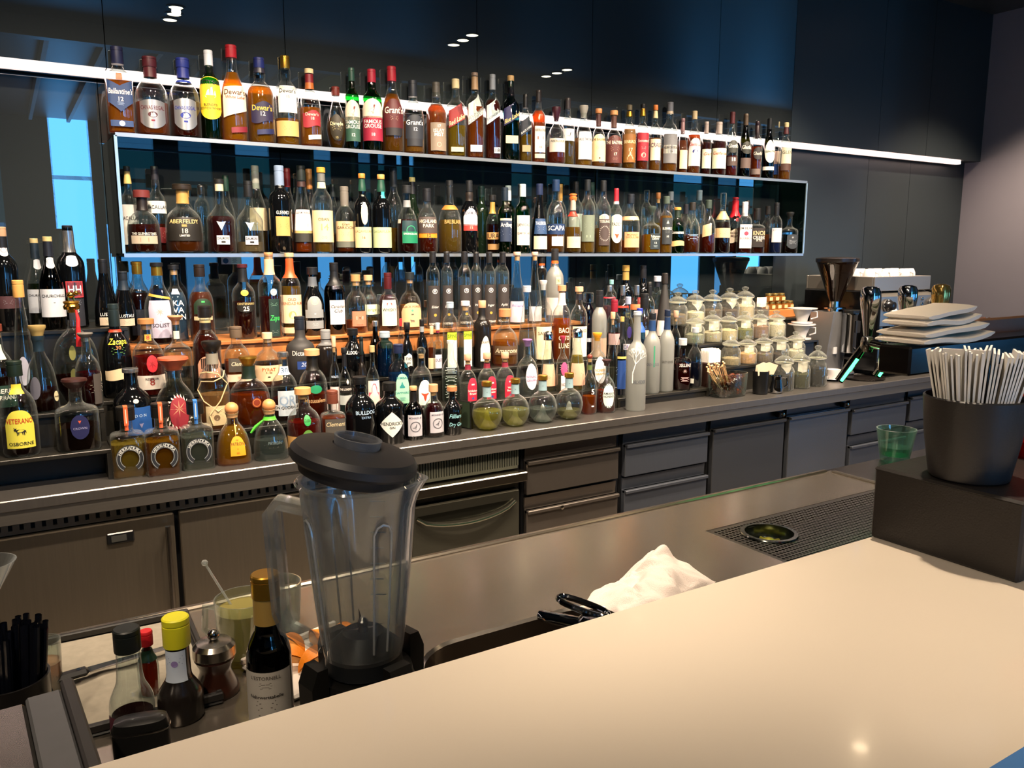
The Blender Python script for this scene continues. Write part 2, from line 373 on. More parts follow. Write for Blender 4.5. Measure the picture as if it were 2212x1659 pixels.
for a, b in ((-1.5, -.5), (-.495, .408), (.424, 1.23)):
    d = G().box(a-cx0, b-cx0, FR-.012, FR+.02, .12, .776, .004).obj('door', M_ST, t)
    if a < -.4:
        G().tube([(b-cx0-.026, FR-.045, .745), (b-cx0-.026, FR-.045, .445)], .009, 10).obj('handle', chrome('#8f8a84', .25), d)
        for zz in (.715, .475): G().tube([(b-cx0-.026, FR-.045, zz), (b-cx0-.026, FR-.01, zz)], .005, 8).obj('handle_post', chrome('#8f8a84', .25), d)
    if a == -.495:
        G().box(.205-cx0, .285-cx0, FR-.018, FR-.011, .705, .742, .005).obj('display_bezel', mat('#101113', .3), d)
        G().box(.218-cx0, .262-cx0, FR-.0195, FR-.0175, .713, .733).obj('display', mat('#3a3a38', .2), d, smooth=False)
t, hw = cabinet('ice_maker', 1.245, 1.775, 'steel ice maker with slotted vent and curved door grip', 'ice maker', .826)
slots(t, -hw+.02, hw-.02, .735, .826, 42, mat('#7b7d6e', .35, .5, .08, 3.))
G().box(-hw, hw, FR-.05, FR+.02, .688, .728, .004).obj('ledge', mat('#9a9183', .25, 1., .1, 3., stretch=(2, 2, 40)), t)
pn = G().box(-hw+.01, hw-.02, FR, FR+.02, .655, .688).obj('name_panel', mat('#4b4b44', .3, .9), t, smooth=False)
flat_text('NordCap', 'lettering', .012, flat('#15150f'), pn, (-.17, FR-.001, .672), (0, 0, 0), .1)
d = G().box(-hw+.012, hw-.022, FR-.02, FR+.02, .15, .65, .006).obj('door', mat('#54534a', .32, .75, .08, 3., stretch=(2, 2, 40)), t)
gp = []
for i in range(13):
    q = i/12; gp.append((-hw+.03+q*(2*hw-.08), FR-.03-.012*math.sin(PI*q), .605-.05*math.sin(PI*min(1, q*1.02))**.5))
G().tube(gp, .007, 8).obj('grip', mat('#8a887b', .22, 1.), d)
G().grid(lambda a, b: (-hw+.035+a*(2*hw-.09), FR-.0205-.0, .61-.045*b*math.sin(PI*a)**.5), 12, 2).obj('grip_recess', mat('#25251f', .4, .8), d)
def drawer(t, x0, x1, z0, z1, m, name='drawer'):
    d = G().box(x0, x1, FR-.006, FR+.022, z0, z1-.052, .003).obj(name, m, t)
    # sloping finger grip above the front with a bright lip
    G().add([(x0, FR+.012, z1), (x1, FR+.012, z1), (x1, FR+.016, z1-.052), (x0, FR+.016, z1-.052), (x0, FR+.022, z1), (x1, FR+.022, z1), (x1, FR+.022, z1-.052), (x0, FR+.022, z1-.052)],
            [(0, 3, 2, 1), (4, 5, 6, 7), (0, 1, 5, 4)]).obj('grip_strip', m, d, smooth=False)
    G().box(x0, x1, FR-.02, FR+.012, z1-.068, z1-.052, .003).obj('lip', m, d)
    return d
t, hw = cabinet('drawer_cabinet', 1.785, 2.312, 'steel drawer cabinet right of the ice maker', 'cabinet')
for z in (.61, .395, .18):
    d = drawer(t, -hw+.012, hw-.02, z, z+.2, mat('#6d6660', .26, .8, .1, 2.5, stretch=(50, 2, 2), bump=.02))
    if z < .5: G().lathe([(.009, 0), (.009, .004), (.005, .005)], 16).obj('lock', chrome('#b8b2a8', .2), d, (-.08, FR-.022, z+.139), (PI/2, 0, 0))
M_BL = mat('#4b4f57', .33, .55, .08, 3., stretch=(40, 2, 2), name='blue_reflection_steel')  # blue-ish reflection on the drawers is put into the steel colour
t, hw = cabinet('drawer_cabinet', 2.318, 2.866, 'dark drawer cabinet in the middle of the counter', 'cabinet')
for z in (.61, .395, .18): drawer(t, -hw+.012, hw-.016, z, z+.205, M_BL)
def lock(d, x, z):
    G().box(x-.022, x+.022, FR-.02, FR+.01, z-.014, z+.014, .004).obj('lock_case', mat('#141312', .25, .6), d)
    G().lathe([(.008, 0), (.008, .006), (.003, .007)], 16).obj('lock', chrome('#a89a82', .15), d, (x+.006, FR-.02, z), (PI/2, 0, 0))
t, hw = cabinet('door_cabinet', 2.87, 3.418, 'dark cabinet with a plain locked door', 'cabinet')
lock(drawer(t, -hw+.014, hw-.016, .14, .822, mat('#3a3c40', .4, .5, .06, 3.), 'door'), hw-.055, .795)
t, hw = cabinet('door_cabinet', 3.422, 3.945, 'cabinet whose dented steel door shows blue window glints', 'cabinet')
lock(drawer(t, -hw+.016, hw-.016, .14, .824, mat('#5e6269', .22, .7, .12, 4., bump=.15), 'door'), hw-.055, .795)
t, hw = cabinet('drawer_cabinet', 3.95, 4.492, 'dark drawer cabinet below the coffee grinder', 'cabinet', .824)
for z in (.61, .4, .19): drawer(t, -hw+.014, hw-.016, z, z+.2, M_BL)
t, hw = cabinet('drawer_cabinet', 4.498, 6.1, 'dark drawer cabinet below the espresso machine', 'cabinet', .824)
for z in (.63, .42, .2):
    for a in (-1, 0, 1): drawer(t, -hw+.014+(a+1)*2*hw/3, -hw+(a+2)*2*hw/3-.014, z, z+.2, M_BL)
# risers for the bottle rows
M_RIS = mat('#26241f', .34, .2, .08, 6., name='riser_laminate'); M_WOOD = mat('#b5723c', .5, var=.18, scale=6., stretch=(1, 8, 12), name='riser_wood')
def riser(x0, x1, y0, y1, z0, z1, label, m=M_RIS, hollow=False, name='display_riser'):
    t = thing(name, ((x0+x1)/2, y0, z0), label, 'riser'); w = (x1-x0)/2; d = y1-y0; h = z1-z0
    G().box(-w, w, 0, d, h-.014, h, .002).obj('top_board', m, t)
    for s in (-1, 1): G().box(s*w-(.014 if s > 0 else 0), s*w+(0 if s > 0 else .014), 0, d, 0, h-.014).obj('side_board', m, t, smooth=False)
    G().box(-w+.014, w-.014, .012 if not hollow else d-.012, .024 if not hollow else d, 0, h-.014).obj('front_board' if not hollow else 'rear_board', m, t, smooth=False)
    return t
T2, T3, T4 = 1.0, 1.12, 1.29
riser(-.6, .245, 2.835, 2.965, CT, T2, 'open-fronted black riser at the left end carrying two brandy bottles', hollow=True)
riser(-.6, .245, 2.967, 3.135, CT, 1.11, 'tall black riser behind the open-fronted one at the left end')
riser(-.6, .36, 3.182, 3.49, CT, 1.36, 'highest black riser at the left under the wine bottles')
riser(.247, 2.40, 2.925, 3.050, CT, T2, 'long low black riser behind the front row of bottles')
riser(.247, 2.40, 3.052, 3.180, CT, T3, 'long middle black riser behind the low one')
riser(.363, 2.40, 3.182, 3.49, CT, T4-.085, 'black base below the wooden riser board')
riser(.363, 2.40, 3.182, 3.49, T4-.085, T4, 'orange wooden riser under the back row of bottles', M_WOOD)
riser(2.405, 3.0, 2.925, 3.050, CT, .945, 'low dark plinth under the frosted vodka bottles')
riser(2.405, 3.0, 3.052, 3.180, CT, 1.04, 'dark plinth behind the frosted vodka bottles')
riser(2.405, 3.0, 3.182, 3.49, CT, 1.17, 'dark plinth against the mirror behind the vodka bottles')

# ------------------------------------------------------------------ glass shelf box on the wall
SH = thing('glass_shelf', (2.25, WALL, 1.62), 'long glass box shelf holding two rows of whisky', 'shelf')
M_SG = glass('#9fc4b4', .62, .35, .03, 0., .05, gain=.4); M_TRIM = mat('#b9c1c6', .3, .8, .05)
X0, X1 = .378-2.25, 4.125-2.25; Z1 = 2.05-1.62
for nm, z in (('bottom_shelf', -.004), ('top_shelf', Z1-.006)):
    s = G().box(X0, X1, -.2, -.002, z-.006, z+.004).obj(nm, M_SG, SH, smooth=False)
    G().box(X0, X1, -.206, -.2002, z-.010, z+.004).obj('edge_trim', M_TRIM, s, smooth=False)
for x in (X0, X1):
    s = G().box(x-.005, x+.005, -.2, -.002, 0, Z1-.012).obj('end_panel', glass('#7fa898', .5, .3, .01, 0., .08), SH, smooth=False)
    G().box(x-.005, x+.005, -.206, -.2002, -.0, Z1-.012).obj('edge_trim', mat('#a9c4d6', .3, .6), s, smooth=False)
for u in (1285, 615): 
    x = xw(u, WALL, 480)-2.25
    if u > 1000: G().box(x-.004, x+.004, -.012, -.003, 0, Z1-.012).obj('divider', mat('#0b0d0e', .4), SH, smooth=False)

# ------------------------------------------------------------------ sink worktop behind the bar
WK = thing('sink_worktop', (.8, 1.27, .9), 'brushed steel bar worktop with a sink and drip tray', 'worktop')
def wb_(x0, x1, y0, y1, z0=-.03, z1=0): return (x0-.8, x1-.8, y0-1.27, y1-1.27, z0, z1)
M_WT = mat('#938a7e', .2, .85, .14, 5., stretch=(4, 40, 4), bump=.035, name='scratched_steel')
g = G()
SX0, SX1, SY0, SY1 = .545, 1.02, .90, 1.275          # sink hole
TX0, TX1, TY0, TY1 = 1.508, 2.235, 1.0, 1.466        # drip tray
for b in (wb_(-1., SX0, .86, 1.68), wb_(SX0, SX1, SY1, 1.68), wb_(SX0, SX1, .86, SY0), wb_(SX1, TX0, .86, 1.68), wb_(TX0, TX1, TY1, 1.68), wb_(TX0, TX1, .86, TY0), wb_(TX1, 2.30, .86, 1.68)): g.box(*b)
g.obj('plate', M_WT, WK, smooth=False)
G().box(*wb_(-1., 2.28, 1.672, 1.69, -.04, .006), .004).obj('back_lip', mat('#a39a8d', .25, 1., .08, 3.), WK)
G().box(*wb_(2.285, 2.303, .86, 1.665, -.03, .006), .004).obj('end_lip', mat('#a39a8d', .25, 1., .08, 3.), WK)
G().box(*wb_(2.303, 3.6, .86, 1.70, -.03, -.004)).obj('side_plate', mat('#5d5b58', .25, 1., .1, 3.), WK, smooth=False)
G().box(*wb_(-1., 3.6, 1.62, 1.66, -.9, -.03)).obj('front_panel', mat('#4b4844', .35, 1., .1, 3.), WK, smooth=False)
# sink bowl: rounded rim and walls
def rrect(x0, x1, y0, y1, r, n=7):
    out = []
    for cx, cy, a0 in ((x1-r, y1-r, 0), (x0+r, y1-r, 90), (x0+r, y0+r, 180), (x1-r, y0+r, 270)):
        for i in range(n+1):
            a = math.radians(a0+90*i/n); out.append((cx+r*math.cos(a), cy+r*math.sin(a)))
    return out
def loft(rings, g=None):
    g = g or G(); n = len(rings[0]); g.add([p for r in rings for p in r], [(k*n+i, k*n+(i+1) % n, (k+1)*n+(i+1) % n, (k+1)*n+i) for k in range(len(rings)-1) for i in range(n)]); return g
o_ = lambda r, z: [(x-.8, y-1.27, z) for x, y in r]
rim = rrect(SX0, SX1, SY0, SY1, .11); corner = rrect(SX0-.005, SX1+.005, SY0-.005, SY1+.005, .012)
loft([o_(corner, .0012), o_(rrect(SX0+.002, SX1-.002, SY0+.002, SY1-.002, .112), .0012)]).obj('sink_flange', M_WT, WK)
loft([o_(rrect(SX0+.002, SX1-.002, SY0+.002, SY1-.002, .112), .001), o_(rrect(SX0+.005, SX1-.005, SY0+.005, SY1-.005, .11), .005), o_(rrect(SX0+.011, SX1-.011, SY0+.011, SY1-.011, .105), .0)]).obj('sink_rim', mat('#d8d0c4', .18, 1.), WK)
bo = o_(rrect(SX0+.03, SX1-.03, SY0+.03, SY1-.03, .09), -.18)
bg = loft([o_(rrect(SX0+.011, SX1-.011, SY0+.011, SY1-.011, .105), .0), o_(rrect(SX0+.015, SX1-.015, SY0+.015, SY1-.015, .1), -.16), bo]); bg.add(bo, [tuple(range(len(bo)))]); bg.obj('sink_bowl', mat('#7d746a', .3, 1., .1, 6.), WK)
# drip tray: basin and perforated plate
G().box(*wb_(TX0, TX1, TY0, TY1, -.05, -.045)).obj('tray_basin', mat('#1c1f1d', .4, .8), WK, smooth=False)
HX, HY, HR = 1.637, 1.365, .062
pg = G(); nx, ny = 60, 34; px, py = (TX1-TX0)/nx, (TY1-TY0)/ny
for j in range(ny):
    for i in range(nx):
        x = TX0+(i+.5)*px; y = TY0+(j+.5)*py
        if math.hypot(x-HX, y-HY) < HR+.004: continue
        cs = [(x-px/2, y-py/2), (x+px/2, y-py/2), (x+px/2, y+py/2), (x-px/2, y+py/2)]
        if i in (0, nx-1) or j in (0, ny-1): pg.add([(a-.8, b-1.27, -.001) for a, b in cs], [(0, 1, 2, 3)]); continue
        hs = [(x+px*.36*math.cos(PI*(q+.5)/4+PI), y+py*.36*math.sin(PI*(q+.5)/4+PI)) for q in range(8)]
        vs = [(a-.8, b-1.27, -.001) for a, b in cs+hs]
        pg.add(vs, [(0, 1, 6, 5), (0, 5, 4), (3, 0, 4, 11), (1, 2, 8, 7), (1, 7, 6), (2, 3, 10, 9), (2, 9, 8), (3, 11, 10)])
pl = pg.obj('perforated_plate', mat('#6f6d66', .3, 1., .08, 5.), WK, smooth=False); pl['kind'] = 'stuff'
G().lathe([(HR+.012, .0), (HR+.010, .003), (HR, .003), (HR-.003, -.03), (HR-.02, -.034), (.001, -.034)], 40, (HX-.8, HY-1.27, .0005), close=False).obj('glass_rinser_ring', chrome('#8a9088', .15), WK)
rs = G()
for q in range(5): a = 2*PI*q/5; rs.tube([(HX-.8, HY-1.27, -.022), (HX-.8+.04*math.cos(a), HY-1.27+.04*math.sin(a), -.026)], .004, 6)
rs.lathe([(.014, -.03), (.014, -.016), (.006, -.012)], 16, (HX-.8, HY-1.27, 0)); rs.obj('rinser_spout', mat('#8c8a30', .3, .6), WK)

# ------------------------------------------------------------------ white bar
WBAR = thing('white_bar', (1.6, .45, 1.12), 'glossy white bar top in the foreground', 'bar counter')
G().box(-2.6, 2.6, -.35, .392, -.045, 0, .004).obj('top', mat('#f3e6d2', .13, var=.02, scale=3., spec=.5, coat=.3, name='solid_surface'), WBAR)
G().box(-2.6, 2.6, .30, .37, -1.12, -.045).obj('rear_panel', mat('#2a2725', .4), WBAR, smooth=False)
# ------------------------------------------------------------------ bottles
PROF = dict(
 std=[(.9,0),(1,.02),(1,.58),(.95,.635),(.8,.685),(.5,.735),(.38,.775),(.34,.98)],
 sq=[(.93,0),(1,.015),(1,.63),(.93,.675),(.62,.715),(.4,.75),(.34,.98)],
 dumpy=[(.9,0),(1,.03),(1,.46),(.97,.53),(.87,.60),(.66,.665),(.44,.71),(.38,.75),(.36,.98)],
 bulge=[(.9,0),(1,.02),(1,.56),(.95,.61),(.78,.66),(.5,.705),(.38,.735),(.42,.775),(.44,.81),(.38,.86),(.33,.90),(.33,.98)],
 burg=[(.9,0),(1,.02),(1,.45),(.93,.52),(.75,.60),(.53,.68),(.38,.75),(.34,.98)],
 bord=[(.92,0),(1,.02),(1,.60),(.96,.645),(.8,.69),(.5,.73),(.40,.77),(.38,.98)],
 tall=[(.92,0),(1,.01),(1,.70),(.95,.735),(.75,.78),(.5,.81),(.46,.84),(.46,.98)],
 cone=[(.9,0),(1,.03),(.98,.12),(.78,.38),(.52,.62),(.34,.78),(.28,.84),(.28,.97)],
 dome=[(.88,0),(1,.04),(1,.36),(.97,.45),(.87,.54),(.66,.615),(.40,.665),(.32,.70),(.30,.98)],
 bell=[(.95,0),(1,.03),(.98,.2),(.9,.38),(.74,.52),(.52,.61),(.36,.67),(.31,.72),(.31,.80),(.40,.82),(.40,.86)],
 decant=[(.95,0),(1,.03),(1,.5),(.98,.55),(.85,.59),(.5,.625),(.34,.66),(.30,.70),(.30,.97)],
 jug=[(.9,0),(1,.04),(1,.44),(.95,.54),(.75,.63),(.48,.69),(.36,.73),(.32,.97)],
 dal=[(.95,0),(1,.03),(.96,.38),(1.0,.44),(.9,.50),(.55,.58),(.32,.64),(.28,.68),(.27,.97)],
 pear=[(.5,0),(.58,.02),(.75,.1),(1,.3),(.98,.4),(.78,.56),(.44,.72),(.28,.80),(.28,.97)],
 swan=[(.95,0),(1,.015),(.98,.25),(.82,.43),(.52,.64),(.37,.78),(.35,.98)],
 slab=[(.96,0),(1,.02),(1,.56),(.97,.60),(.8,.625),(.42,.645),(.36,.68),(.36,.80)],
 orb=[(.35,0),(.62,.04),(.85,.13),(.98,.25),(1,.33),(.96,.42),(.82,.53),(.58,.61),(.34,.65),(.27,.68),(.27,.97)],
 louis=[(.35,0),(.6,.04),(.86,.16),(.98,.30),(1,.38),(.95,.50),(.8,.61),(.5,.69),(.26,.73),(.22,.78),(.22,.82)],
)
GLS = dict(c=CLEAR, g=glass('#35b25a', .85, .3), k=mat('#07080a', .07, coat=.5, var=.1), b=glass('#3a1c06', .7, .3), o=glass('#4a4d16', .75, .3),
           t=glass('#3f8f98', .8, .4), f=glass('#c9ccc8', .75, .55, .35, .62, .05), u=glass('#79b6d8', .85, .4), n=mat('#1a1614', .2, var=.1),
           m=mat('#2c2b2b', .6, var=.06), e=mat('#132014', .08, coat=.4, var=.1), z=glass('#1a3fae', .75, .4))
ROWS = dict(A=(3.343, 2.0485), S=(3.335, 1.6205), Sb=(3.432, 1.6205), T4=(3.25, 1.2905), L4=(3.25, 1.3605), T3=(3.115, 1.1205), T2=(2.985, 1.0005), T1=(2.85, .9005),
            L2=(2.90, 1.0005), L3=(3.05, 1.1105), V1=(2.985, .9455), V2=(3.115, 1.0405), V3=(3.25, 1.1705))
_seen = {}; BOT = []
def L(col, z0, z1, deg, texts=(), sh='rect', at=0., k=0.): return (col, z0, z1, deg, texts, sh, at, k)
SHAPES = dict(
 rect=(lambda t: 0, lambda t: 1), oval=(lambda t: .5-.5*math.sqrt(max(0, 1-t*t)), lambda t: .5+.5*math.sqrt(max(0, 1-t*t))),
 diamond=(lambda t: .5-.5*(1-abs(t))**.85, lambda t: .5+.5*(1-abs(t))**.85), arch=(lambda t: 0, lambda t: 1-.28*t*t*t*t-.1*t*t),
 shield=(lambda t: .22*abs(t)**2.2, lambda t: 1-.08*t*t), chev=(lambda t: .30*abs(t), lambda t: .82+.18*abs(t)),
 slant=(lambda t: .14*(t+1), lambda t: .72+.14*(t+1)), skew=(lambda t: .12*(1+t), lambda t: 1-.03*(1-t)), hoop=(lambda t: 0, lambda t: 1-.5*t*t),
 wave=(lambda t: .08*math.sin(3*t), lambda t: .9+.1*math.sin(3*t+1)))
def bottle_geo(root, h, r, kind, gl, liq, cap, labels, foil, e, sy, closeup=False):
    prof = [(a*r, b*h) for a, b in PROF[kind]] if isinstance(kind, str) else [(a*r, b*h) for a, b in kind]
    if kind == 'orb': prof = [(a*r, b*h) for a, b in PROF[kind]]
    n = 40 if closeup else 26
    fine = []
    for (r0, z0), (r1, z1) in zip(prof, prof[1:]):
        fine.append((r0, z0))
    fine.append(prof[-1])
    # smooth the shoulder by one round of corner cutting above the base
    sm = fine[:2]
    for (r0, z0), (r1, z1) in zip(fine[2:], fine[3:]):
        sm += [(r0*.75+r1*.25, z0*.75+z1*.25), (r0*.25+r1*.75, z0*.25+z1*.75)]
    sm = fine[:3] + sm[2:] + [fine[-1]]
    ee = lambda z: e if (e == 2. or z < .66*h) else 2.
    def rad(z):
        for (r0, z0), (r1, z1) in zip(sm, sm[1:]):
            if z <= z1: return r0+(r1-r0)*(z-z0)/max(1e-6, z1-z0)
        return sm[-1][0]
    def surf(phi, z, off):
        a = phi-PI/2; k = sup(a, e) if z < .66*h else 1.; q = rad(z)
        return ((q*k+off)*math.cos(a), (sy*q*k+off)*math.sin(a), z)
    mg = GLS[gl] if gl in GLS else (glass(gl) if gl.startswith('#') else None)
    rn = prof[-1][0]
    # body; the superellipse fades to a round neck
    g = G(); vs = []; fs = []
    ring = [(sm[0][0]*.5, .012*h)] + sm if closeup else sm
    for q, z in sm:
        for i in range(n):
            a = 2*PI*i/n; f = min(1, max(0, (z/h-.56)/.12)); k = sup(a, e)*(1-f)+f; syy = sy*(1-f)+f if sy != 1. else 1.
            vs.append((q*k*math.cos(a), q*k*syy*math.sin(a), z))
    for j in range(len(sm)-1):
        for i in range(n): k = (i+1) % n; fs.append((j*n+i, j*n+k, (j+1)*n+k, (j+1)*n+i))
    fs.append(tuple(range(n-1, -1, -1)))
    G().add(vs, fs).obj('glass_body', mg, root, ang=50)
    if liq and gl not in ('k', 'n', 'm', 'e', 'f'):
        col, fill = liq[:2]; zt = fill*h; z0 = .02*h
        zz = sorted(set([z0]+[z for q, z in sm if z0 < z < zt]+[zt])); vs = []; fs = []
        for z in zz:
            q = max(rad(z)-.0028, .004)*(.93 if z == z0 else 1)
            f = min(1, max(0, (z/h-.56)/.12)); syy = sy*(1-f)+f if sy != 1. else 1.
            for i in range(22):
                a = 2*PI*i/22; k = sup(a, e)*(1-f)+f; vs.append((q*k*math.cos(a), q*k*syy*math.sin(a), z))
        m = len(zz)
        for j in range(m-1):
            for i in range(22): k = (i+1) % 22; fs.append((j*22+i, j*22+k, (j+1)*22+k, (j+1)*22+i))
        fs.append(tuple(range(21, -1, -1))); fs.append(tuple((m-1)*22+i for i in range(22)))
        G().add(vs, fs).obj('liquid', liquid(col, liq[2] if len(liq) > 2 else .35), root, ang=50)
    # cap
    ck, cc = cap[0], cap[1]; cf = cap[2] if len(cap) > 2 else .11; rf = cap[3] if len(cap) > 3 else None
    metal = cc in ('silver', 'gold', 'chrome', 'copper', 'gunmetal')
    cm = {'silver': mat('#b8bcc0', .25, .9), 'gold': mat('#c89a3c', .28, .9), 'chrome': chrome(), 'copper': mat('#b8743c', .35, .8), 'gunmetal': mat('#62666c', .3, .9), 'wood': mat('#d9a06a', .6, var=.15, scale=50), 'glass': CLEAR}.get(cc) or mat(cc, .42, var=.05)
    zc = h*(1-cf)
    if ck == 'screw':
        q = (rf or 1.14)*rn
        G().lathe([(q*.98, zc), (q, zc+.002), (q, zc+(h-zc)*.72), (q*.95, zc+(h-zc)*.73), (q*.95, zc+(h-zc)*.77), (q, zc+(h-zc)*.78), (q, h-.002), (q*.9, h)], 20).obj('cap', cm, root)
    elif ck == 'cork':
        q = (rf or 1.3)*rn
        o = G().lathe([(q*.96, zc), (q, zc+.001), (q, h-.0015), (q*.94, h)], 20).obj('cap', cm, root)
        G().lathe([(rn*.8, zc-h*.07), (rn*.92, zc)], 16).obj('cork', mat('#c79a6a', .8, var=.2, scale=80), root)
    elif ck == 'wide':
        q = (rf or 1.7)*rn
        G().lathe([(rn*.8, zc-h*.05), (rn*.95, zc), (q*.8, zc+(h-zc)*.35), (q, zc+(h-zc)*.75), (q*.96, h-.001), (q*.5, h)], 24).obj('cap', cm, root)
    elif ck == 'dome':
        q = (rf or 1.35)*rn; d = h-zc
        G().lathe([(q, zc), (q, zc+d*.5), (q*.92, zc+d*.75), (q*.65, zc+d*.93), (q*.1, h)], 22).obj('cap', cm, root)
    elif ck == 'ball':
        q = (h-zc)/2; G().sphere((0, 0, zc+q), q*(rf or 1.), 12).obj('cap', cm if cc != 'glass' else CLEAR, root)
        G().lathe([(rn*.8, zc-h*.04), (rn*.9, zc+q*.3)], 14).obj('cork', mat('#c79a6a', .8, var=.2, scale=80), root)
    elif ck == 'stop':
        q = (rf or 1.3)*rn; G().lathe([(rn*.8, zc-h*.04), (rn*.9, zc), (q, zc+.003), (q, h-.003), (q*.85, h)], 20).obj('stopper', CLEAR, root)
    elif ck == 'wax':
        q = (rf or 1.2)*rn; g2 = G(); nn = 24; vs = []; fs = []
        random.seed(3); drip = [random.uniform(-.045, .02)*h for _ in range(nn)]
        for rr, zz, wv in ((1, zc, 1), (1, zc+.3*(h-zc), .3), (1, h-.06*h, 0), (.78, h-.058*h, 0), (.8, h-.03*h, 0), (.98, h-.028*h, 0), (.95, h-.003, 0), (.5, h, 0)):
            for i in range(nn):
                a = 2*PI*i/nn; z = zz+drip[i]*wv; b = max(rad(max(z, 0))+.0015, q*rr if z > zc else 0) if wv else q*rr
                vs.append((b*math.cos(a), b*math.sin(a), z))
        for j in range(7):
            for i in range(nn): k = (i+1) % nn; fs.append((j*nn+i, j*nn+k, (j+1)*nn+k, (j+1)*nn+i))
        fs.append(tuple(7*nn+i for i in range(nn))); G().add(vs, fs).obj('wax_seal', mat(cc, .3, coat=.3, var=.04), root)
    if foil:
        for k, fo in enumerate(foil if isinstance(foil, list) else [foil]):
            fc, f0, f1 = fo; m = {'gold': mat('#c89a3c', .28, .9), 'silver': mat('#b8bcc0', .25, .9)}.get(fc) or mat(fc, .4, var=.05)
            zs = [f0*h+(f1-f0)*h*i/5 for i in range(6)]
            G().lathe([(rad(z)+.0010, z) for z in zs], 20, close=False).obj('foil', m, root)
    for lb in labels:
        col, z0, z1, deg, texts, sh, at, kk = lb; lo_, hi_ = SHAPES[sh]; ph = math.radians(deg); a0 = math.radians(at); par = root; hz = (z1-z0)*h
        if col:
            nx = 14 if deg < 120 else 30; ny = 1 if (rad(z0*h) == rad(z1*h)) else 5; vs = []
            for j in range(ny+1):
                for i in range(nx+1):
                    t = -1+2*i/nx; zl = lo_(t)+kk*(t+1); zh = max(hi_(t)+kk*(t+1), zl+.002)
                    vs.append(surf(a0+t*ph, z0*h+hz*(zl+(zh-zl)*j/ny), .0007))
            lm = mat('#b9bcc0', .3, .8) if col == 'silver' else mat('#c8a04a', .35, .7) if col == 'gold' else mat(col, .55, var=.03, scale=60)
            par = G().add(vs, [(j*(nx+1)+i, j*(nx+1)+i+1, (j+1)*(nx+1)+i+1, (j+1)*(nx+1)+i) for j in range(ny) for i in range(nx)]).obj('label', lm, root)
        if texts:
            byc = {}
            for tx in texts:
                s, zr, hr, tc = tx[:4]; sh_ = tx[4] if len(tx) > 4 else 0.; rr = rad((z0+(z1-z0)*zr)*h)
                wmax = 2*ph*rr*.9 if e == 2. else 2*rr*math.tan(min(ph, .78))*.92
                if s.startswith('@'): vs, fs = arc_text(s[1:], hr*hz)
                elif s.startswith('*'):         # small emblem instead of letters
                    vs, fs = emblem(s[1:], hr*hz)
                else: vs, fs = lettering(s, hr*hz, wmax, sh_)
                g2 = byc.setdefault(tc, G()); out = []
                for x, zz in vs:
                    p = x/rr if e == 2. else math.atan2(x, rr)
                    out.append(surf(a0+p, z0*h+zr*hz+zz+(kk*hz*p/ph if kk else 0), .0013))
                g2.add(out, fs)
            for tc, g2 in byc.items(): g2.obj('lettering', mat('#c8a04a', .35, .7) if tc == 'gold' else flat(tc), par, smooth=False)
    return rad, surf
def arc_text(s, size):
    vs = []; fs = []; n = len(s); k = .115*size/.7
    for i, ch in enumerate(s):
        if ch not in _glyph: _load(ch)
        gv, gf, adv = _glyph[ch]; a = math.radians(148-116*i/(n-1)); m = len(vs)
        for x, y in [(p[0]-adv/2, p[1]-.35) for p in gv]:
            x *= k; y *= k; R = .40*size+y; b = a-x/(.40*size); vs.append((R*.92*math.cos(b), R*math.sin(b)))
        fs += [tuple(q+m for q in f) for f in gf]
    return vs, fs
def ngon(n, rx, ry, cx=0, cy=0, a0=0): return [(cx+rx*math.cos(2*PI*i/n+a0), cy+ry*math.sin(2*PI*i/n+a0)) for i in range(n)]
